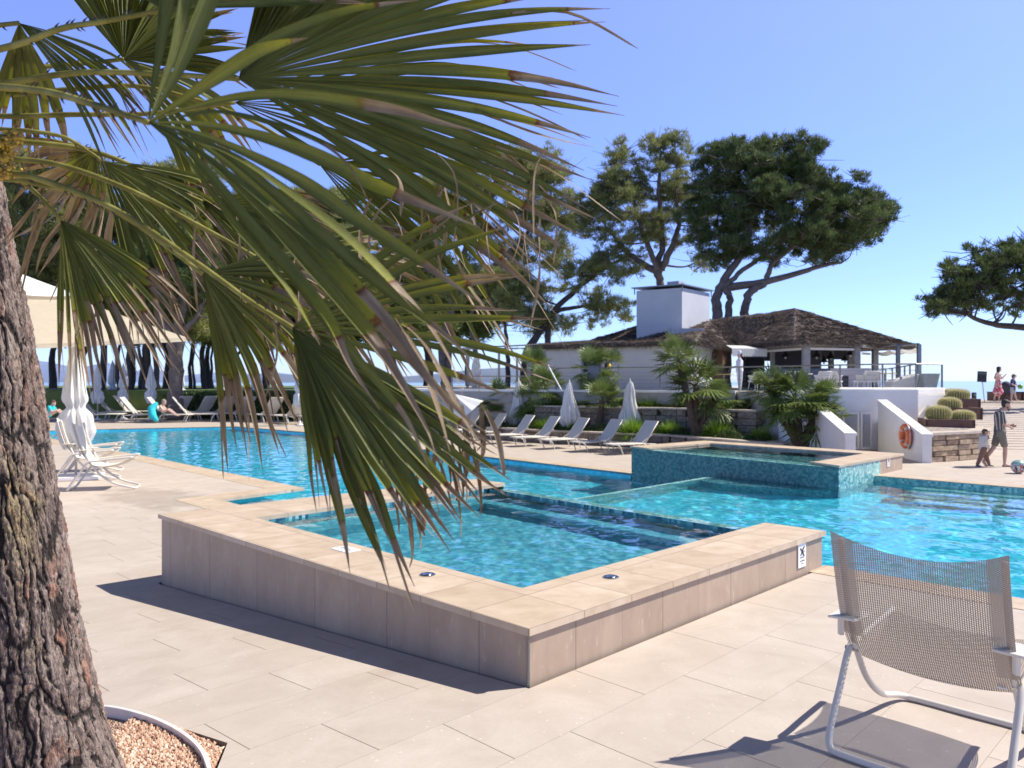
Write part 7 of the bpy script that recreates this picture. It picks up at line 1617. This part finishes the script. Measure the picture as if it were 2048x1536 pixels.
def person(loc, label, J, s, skinm, shirt=None, shorts=None, hair=hairm, beard=False, long=False, vox=.013, thick=1.0, sleeves=.55, legs=.55, shoes=None, skirt=None, rz=0):
    t = empty('person', loc, label, 'person', None, rz)
    blob('body', body_caps(J, s, thick), skinm, t, vox * max(.75, s), 2)
    eyes(t, J['head'], J['face'], V3(0, 0, 1), s)
    hair_cap(t, J, s, hair, beard, long)
    k = s * thick; sh = (J['shL'] + J['shR']) / 2; hp = (J['hpL'] + J['hpR']) / 2
    if shirt:
        c = [(sh - V3(0, 0, .01 * s), .085 * k, sh - V3(0, 0, .1 * s), .145 * k), (sh - V3(0, 0, .1 * s), .145 * k, sh.lerp(hp, .6), .132 * k), (sh.lerp(hp, .6), .132 * k, hp + V3(0, 0, .0), .15 * k)]
        for q in 'LR':
            c += [(sh - V3(0, 0, .04 * s), .09 * k, J['sh' + q], .074 * k), (J['sh' + q], .072 * k, J['sh' + q].lerp(J['el' + q], min(1, sleeves)), .066 * k), (sh.lerp(J['sh' + q], .6) - V3(0, 0, .12 * s), .10 * k, hp.lerp(J['hp' + q], .7) + V3(0, 0, .02 * s), .112 * k)]
            if sleeves > 1: c += [(J['el' + q], .055 * k, J['el' + q].lerp(J['wr' + q], .85), .045 * k)]
        blob('shirt', c, shirt, t, vox * max(.8, s), 2)
    if shorts:
        c = []
        for q in 'LR':
            kn = J['hp' + q].lerp(J['kn' + q], min(1, legs * 1.25)); c += [(hp, .125 * k, J['hp' + q], .112 * k), (J['hp' + q], .112 * k, kn, .088 * k)]
            if legs > 1: c += [(J['kn' + q], .088 * k, J['kn' + q].lerp(J['an' + q], .9), .062 * k)]
        blob('trousers' if legs > 1 else 'shorts', c, shorts, t, vox * max(.8, s), 2)
    if skirt: 
        c = [(sh - V3(0, 0, .14 * s), .125 * k, hp + V3(0, 0, .1 * s), .115 * k), (hp + V3(0, 0, .1 * s), .12 * k, hp - V3(0, 0, .1 * s), .16 * k), (hp - V3(0, 0, .1 * s), .16 * k, hp - V3(.02, 0, .42 * s), .20 * k), (hp - V3(0, 0, .1 * s), .14 * k, hp - V3(-.14 * s, 0, .45 * s), .12 * k), (hp - V3(0, 0, .1 * s), .14 * k, hp - V3(.12 * s, 0, .42 * s), .14 * k)]
        blob('dress', c, skirt, t, .02, 2)
    if shoes:
        for q in 'LR':
            fd = J.get('ft' + q, J['face']).normalized(); an = J['an' + q]
            blob('shoe', [(an - fd * .035 * s - V3(0, 0, .045 * s), .036 * s, an + fd * .14 * s - V3(0, 0, .052 * s), .032 * s), (an - V3(0, 0, .02 * s), .042 * s, an + fd * .05 * s - V3(0, 0, .04 * s), .036 * s)], shoes, t, .012 * max(.8, s))
    return t
st = NT('striped_shirt'); wv = st.new('ShaderNodeTexWave', wave_type='BANDS', bands_direction='X'); wv.inputs['Scale'].default_value = 5.2; st.link(st.coord('Object', rot=(0, R(4), R(20))), wv.inputs['Vector'])
st.link(st.ramp(wv.outputs['Fac'], [(.0, (.10, .085, .075)), (.80, (.115, .10, .085)), (.88, (.55, .50, .43)), (1, (.60, .55, .48))]), st.b.inputs['Base Color']); st.b.inputs['Roughness'].default_value = .85
# the man: walking to the right, head bowed over his hands. local frame: x right in the photo, -y towards the viewer
fx = V3(1, -.25, 0)
Jm = dict(head=V3(.135, -.05, 1.60), face=V3(.9, -.35, -.55), neck=V3(.035, 0, 1.47), shL=V3(.05, .17, 1.39), shR=V3(-.06, -.18, 1.39), hpL=V3(.03, .09, .90), hpR=V3(-.04, -.09, .90),
          elL=V3(.12, .20, 1.10), elR=V3(-.04, -.26, 1.10), wrL=V3(.24, -.04, 1.07), wrR=V3(.16, -.18, 1.03), knL=V3(-.10, .10, .49), anL=V3(-.36, .10, .14), knR=V3(.08, -.09, .48), anR=V3(.06, -.09, .075),
          ftL=V3(.55, 0, -.75), ftR=V3(1, -.15, .05), pnL=V3(0, -1, 0), pnR=V3(0, 1, 0))
pm = P(2000, 933, 0)
man = person(pm, 'bearded man in striped shirt and khaki shorts walking, looking at his hands', Jm, 1.0, skin, st.m, simple('khaki_shorts', (.20, .175, .135), .85, .1), hairm, True, shoes=None, legs=.62, sleeves=.75)
blob('sandal', [(Jm['anR'] + V3(-.04, 0, -.062), .022, Jm['anR'] + V3(.19, -.03, -.062), .022)], simple('sandal_brown', (.12, .07, .04), .7), man, .01)
# toddler walking to the right
Jt = dict(head=V3(.07, -.02, 1.38), face=V3(.9, -.3, -.25), neck=V3(.02, 0, 1.25), shL=V3(.03, .14, 1.18), shR=V3(-.02, -.15, 1.18), hpL=V3(.0, .09, .72), hpR=V3(-.02, -.09, .72), elL=V3(.15, .2, 1.0), elR=V3(-.02, -.22, .96), wrL=V3(.30, .18, 1.08), wrR=V3(.06, -.24, .76),
          knL=V3(.17, .09, .42), anL=V3(.30, .09, .085), knR=V3(-.12, -.09, .42), anR=V3(-.28, -.09, .09), ftL=V3(1, 0, -.1), ftR=V3(1, 0, -.15))
for k_ in Jt:
    if k_ not in ('face', 'ftL', 'ftR'): Jt[k_] = Jt[k_] * .655
Jt['head'] = V3(.05, -.015, .885); Jt['neck'] = V3(.015, 0, .795)
tod = person(P(1966, 933, 0), 'toddler in a cream shirt and brown trousers walking beside the bearded man', Jt, .655, skin, simple('cream_shirt', (.62, .57, .50), .85, .08), simple('brown_trousers', (.25, .13, .085), .85, .1), hair2, sleeves=1.2, legs=1.2, shoes=simple('grey_shoes', (.10, .10, .11), .7), thick=1.1)
# bigger head for the child: toddler's hair and head are ~1/5 of the height
# woman at the top in a red and white dress, hands raised to her chest
dm = NT('patterned_dress'); n_a = dm.noise(dm.coord('Object'), 6, 2, .5, 1.5); dm.link(dm.ramp(n_a, [(.44, (.75, .72, .72)), (.47, (.55, .05, .08)), (.60, (.60, .07, .10)), (.63, (.75, .72, .72))]), dm.b.inputs['Base Color']); dm.b.inputs['Roughness'].default_value = .85
Jw = dict(head=V3(.04, -.02, 1.53), face=V3(1, -.3, -.05), neck=V3(0, 0, 1.39), shL=V3(.12, .12, 1.32), shR=V3(-.13, -.1, 1.32), hpL=V3(.08, .04, .86), hpR=V3(-.08, -.03, .86), elL=V3(.24, .1, 1.08), elR=V3(-.26, -.16, 1.10), wrL=V3(.32, -.06, 1.26), wrR=V3(-.04, -.22, 1.25),
          knL=V3(.10, .05, .46), anL=V3(.12, .12, .08), knR=V3(-.12, -.04, .46), anR=V3(-.20, -.02, .08), ftL=V3(1, -.4, 0), ftR=V3(1, -.5, 0))
person(at(1996, 36.6, 1.25), 'woman in red and white patterned dress at the top of the steps', Jw, .97, skin2, None, None, hairm, long=True, skirt=dm.m, vox=.016)
# boy with a green ball
Jb = dict(head=V3(.03, -.02, 1.50), face=V3(1, -.3, -.25), neck=V3(0, 0, 1.37), shL=V3(.12, .1, 1.29), shR=V3(-.13, -.09, 1.29), hpL=V3(.07, .04, .80), hpR=V3(-.07, -.04, .80), elL=V3(.2, .02, 1.04), elR=V3(-.17, -.2, 1.03), wrL=V3(.30, -.14, .93), wrR=V3(.10, -.28, .90),
          knL=V3(.14, .04, .45), anL=V3(.24, .04, .08), knR=V3(-.10, -.04, .45), anR=V3(-.14, -.04, .08), ftL=V3(1, -.2, 0), ftR=V3(1, -.2, 0))
for k_ in Jb:
    if k_ not in ('face', 'ftL', 'ftR'): Jb[k_] = Jb[k_] * .78
boy = person(at(2026, 36.8, 1.25), 'boy in dark blue shirt and cap carrying a green ball above the steps', Jb, .78, skin2, simple('navy_shirt', (.025, .035, .13), .85), simple('light_shorts', (.45, .47, .52), .85), hair2, vox=.016)
blob('cap', [(Jb['head'] + V3(-.01, 0, .055), .085, Jb['head'] + V3(.01, 0, .06), .08), (Jb['head'] + V3(.03, -.01, .05), .05, Jb['head'] + V3(.12, -.03, .035), .022)], simple('tan_cap', (.20, .13, .08), .8), boy, .012)
t = empty('ball', boy.location + V3(.19, -.24, .70), 'green ball held by the boy', 'ball'); m = MB(); m.lathe([(.115 * math.sin(math.pi * k / 12) + 1e-4, -.115 * math.cos(math.pi * k / 12)) for k in range(13)], n=20); m.build('skin', simple('green_ball', (.20, .42, .06), .4, .3, 8), t, smooth=True); m = MB(); torus(m, (0, 0, 0), .1155, .004, Matrix.Rotation(R(60), 3, 'X'), 24, 6); m.build('seam', M['white'], t)
# person in white on the terrace
Jc = dict(head=V3(0, 0, 1.62), face=V3(-1, -.1, -.2), neck=V3(0, 0, 1.48), shL=V3(-.03, -.18, 1.40), shR=V3(.03, .18, 1.40), hpL=V3(0, -.09, .92), hpR=V3(0, .09, .92), elL=V3(-.08, -.24, 1.12), elR=V3(0, .24, 1.12), wrL=V3(-.30, -.16, 1.05), wrR=V3(-.28, .16, 1.05), knL=V3(0, -.09, .49), anL=V3(0, -.09, .08), knR=V3(.02, .09, .49), anR=V3(.05, .09, .08))
wl = simple('white_clothes', (.72, .72, .73), .85, .04)
ch = person(at(1479, 35.2, ZT), 'person in white clothes and a white cap standing by the serving hatch', Jc, 1.0, skin, wl, wl, hairm, sleeves=1.2, legs=1.2, shoes=M['white'], vox=.016, thick=1.15)
blob('cap', [(Jc['head'] + V3(0, 0, .07), .10, Jc['head'] + V3(0, 0, .13), .095)], wl, ch, .015)
# sunbather reading, leaning forward on the towel-covered lounger
L0 = LL[290]; s_ = 1.36
def SB(J, loc, label, rz): return person(loc, label, J, s_, skin2, None, simple('black_swimwear', (.02, .02, .025), .7), hairg, vox=.02, legs=.25)
Js = dict(head=V3(.22, 0, .98), face=V3(.9, -.1, -.6), neck=V3(.12, 0, .88), shL=V3(.10, .17, .80), shR=V3(.10, -.17, .80), hpL=V3(-.02, .09, .44), hpR=V3(-.02, -.09, .44), elL=V3(.26, .2, .62), elR=V3(.26, -.22, .60), wrL=V3(.44, .08, .66), wrR=V3(.44, -.08, .66), knL=V3(.40, .12, .66), anL=V3(.72, .1, .43), knR=V3(.42, -.10, .64), anR=V3(.74, -.1, .43), ftL=V3(1, 0, -.2), ftR=V3(1, 0, -.2))
for k_ in Js:
    if k_ not in ('face', 'ftL', 'ftR', 'pnL', 'pnR'): Js[k_] = Js[k_] * s_
sbp = L0.location + V3(1.05, -.2, 0)
SB(Js, sbp, 'sunbather sitting bent forward on a lounger with a turquoise towel', 0)
tw = simple('turquoise_towel', (.03, .50, .55), .9, .1, 10)
t = empty('towel', sbp + V3(-.25, -.1, 0), 'turquoise towel hung over the back of the sunbather and lounger', 'towel')
blob('cloth', [(V3(.05, 0, 1.22), .14, V3(-.16, -.12, .9), .26), (V3(-.16, -.12, .9), .26, V3(-.02, -.3, .50), .26), (V3(-.02, -.3, .5), .22, V3(.25, -.40, .22), .15), (V3(-.16, .14, .9), .24, V3(0, .2, .55), .22)], tw, t, .035, 3)
t = empty('book', sbp + V3(.50 * s_, 0, .74 * s_), 'dark open book held by the sunbather', 'book')
m = MB(); m.box((-.01, 0, .02), (.02, .34, .22), M=Matrix.Rotation(R(25), 3, 'Y')); m.build('cover', M['rubber'], t); m = MB(); m.box((-.03, 0, .03), (.02, .32, .20), M=Matrix.Rotation(R(25), 3, 'Y')); m.build('pages', M['white'], t)
Js2 = {k_: (v.copy() if hasattr(v, 'copy') else v) for k_, v in Js.items()}
person(at(98, 48.5, zA), 'sunbather in turquoise half hidden behind the bark trunk', Js2, s_, skin2, tw, None, hair2, vox=.022)
person(at(672, 45.5, zA) + V3(0, 0, .05), 'person lying low on a towel behind the frayed palm tips', dict(head=V3(-.9, 0, .62), face=V3(.3, -.3, .9), neck=V3(-.72, 0, .58), shL=V3(-.62, .2, .58), shR=V3(-.62, -.2, .58), hpL=V3(.0, .12, .56), hpR=V3(.0, -.12, .56), elL=V3(-.4, .34, .56), elR=V3(-.4, -.34, .56), wrL=V3(-.05, .32, .56), wrR=V3(-.1, -.34, .56), knL=V3(.6, .14, .60), anL=V3(1.15, .13, .58), knR=V3(.6, -.14, .60), anR=V3(1.15, -.13, .58), ftL=V3(.2, 0, 1), ftR=V3(.2, 0, 1)), 1.3, skin2, None, simple('dark_swimwear', (.03, .03, .035), .7), hairm, vox=.022, legs=.3)
t = empty('beach_bag', at(628, 45.0, zA), 'turquoise beach bag on the deck behind the palm tips', 'bag'); blob('body', [(V3(-.15, 0, .18), .17, V3(.2, 0, .2), .19)], tw, t, .03); m = MB(); torus(m, (0, 0, .38), .14, .012, Matrix.Rotation(R(90), 3, 'X'), 18, 6, 0, math.pi); m.build('handle', M['white'], t)

bake_blobs()
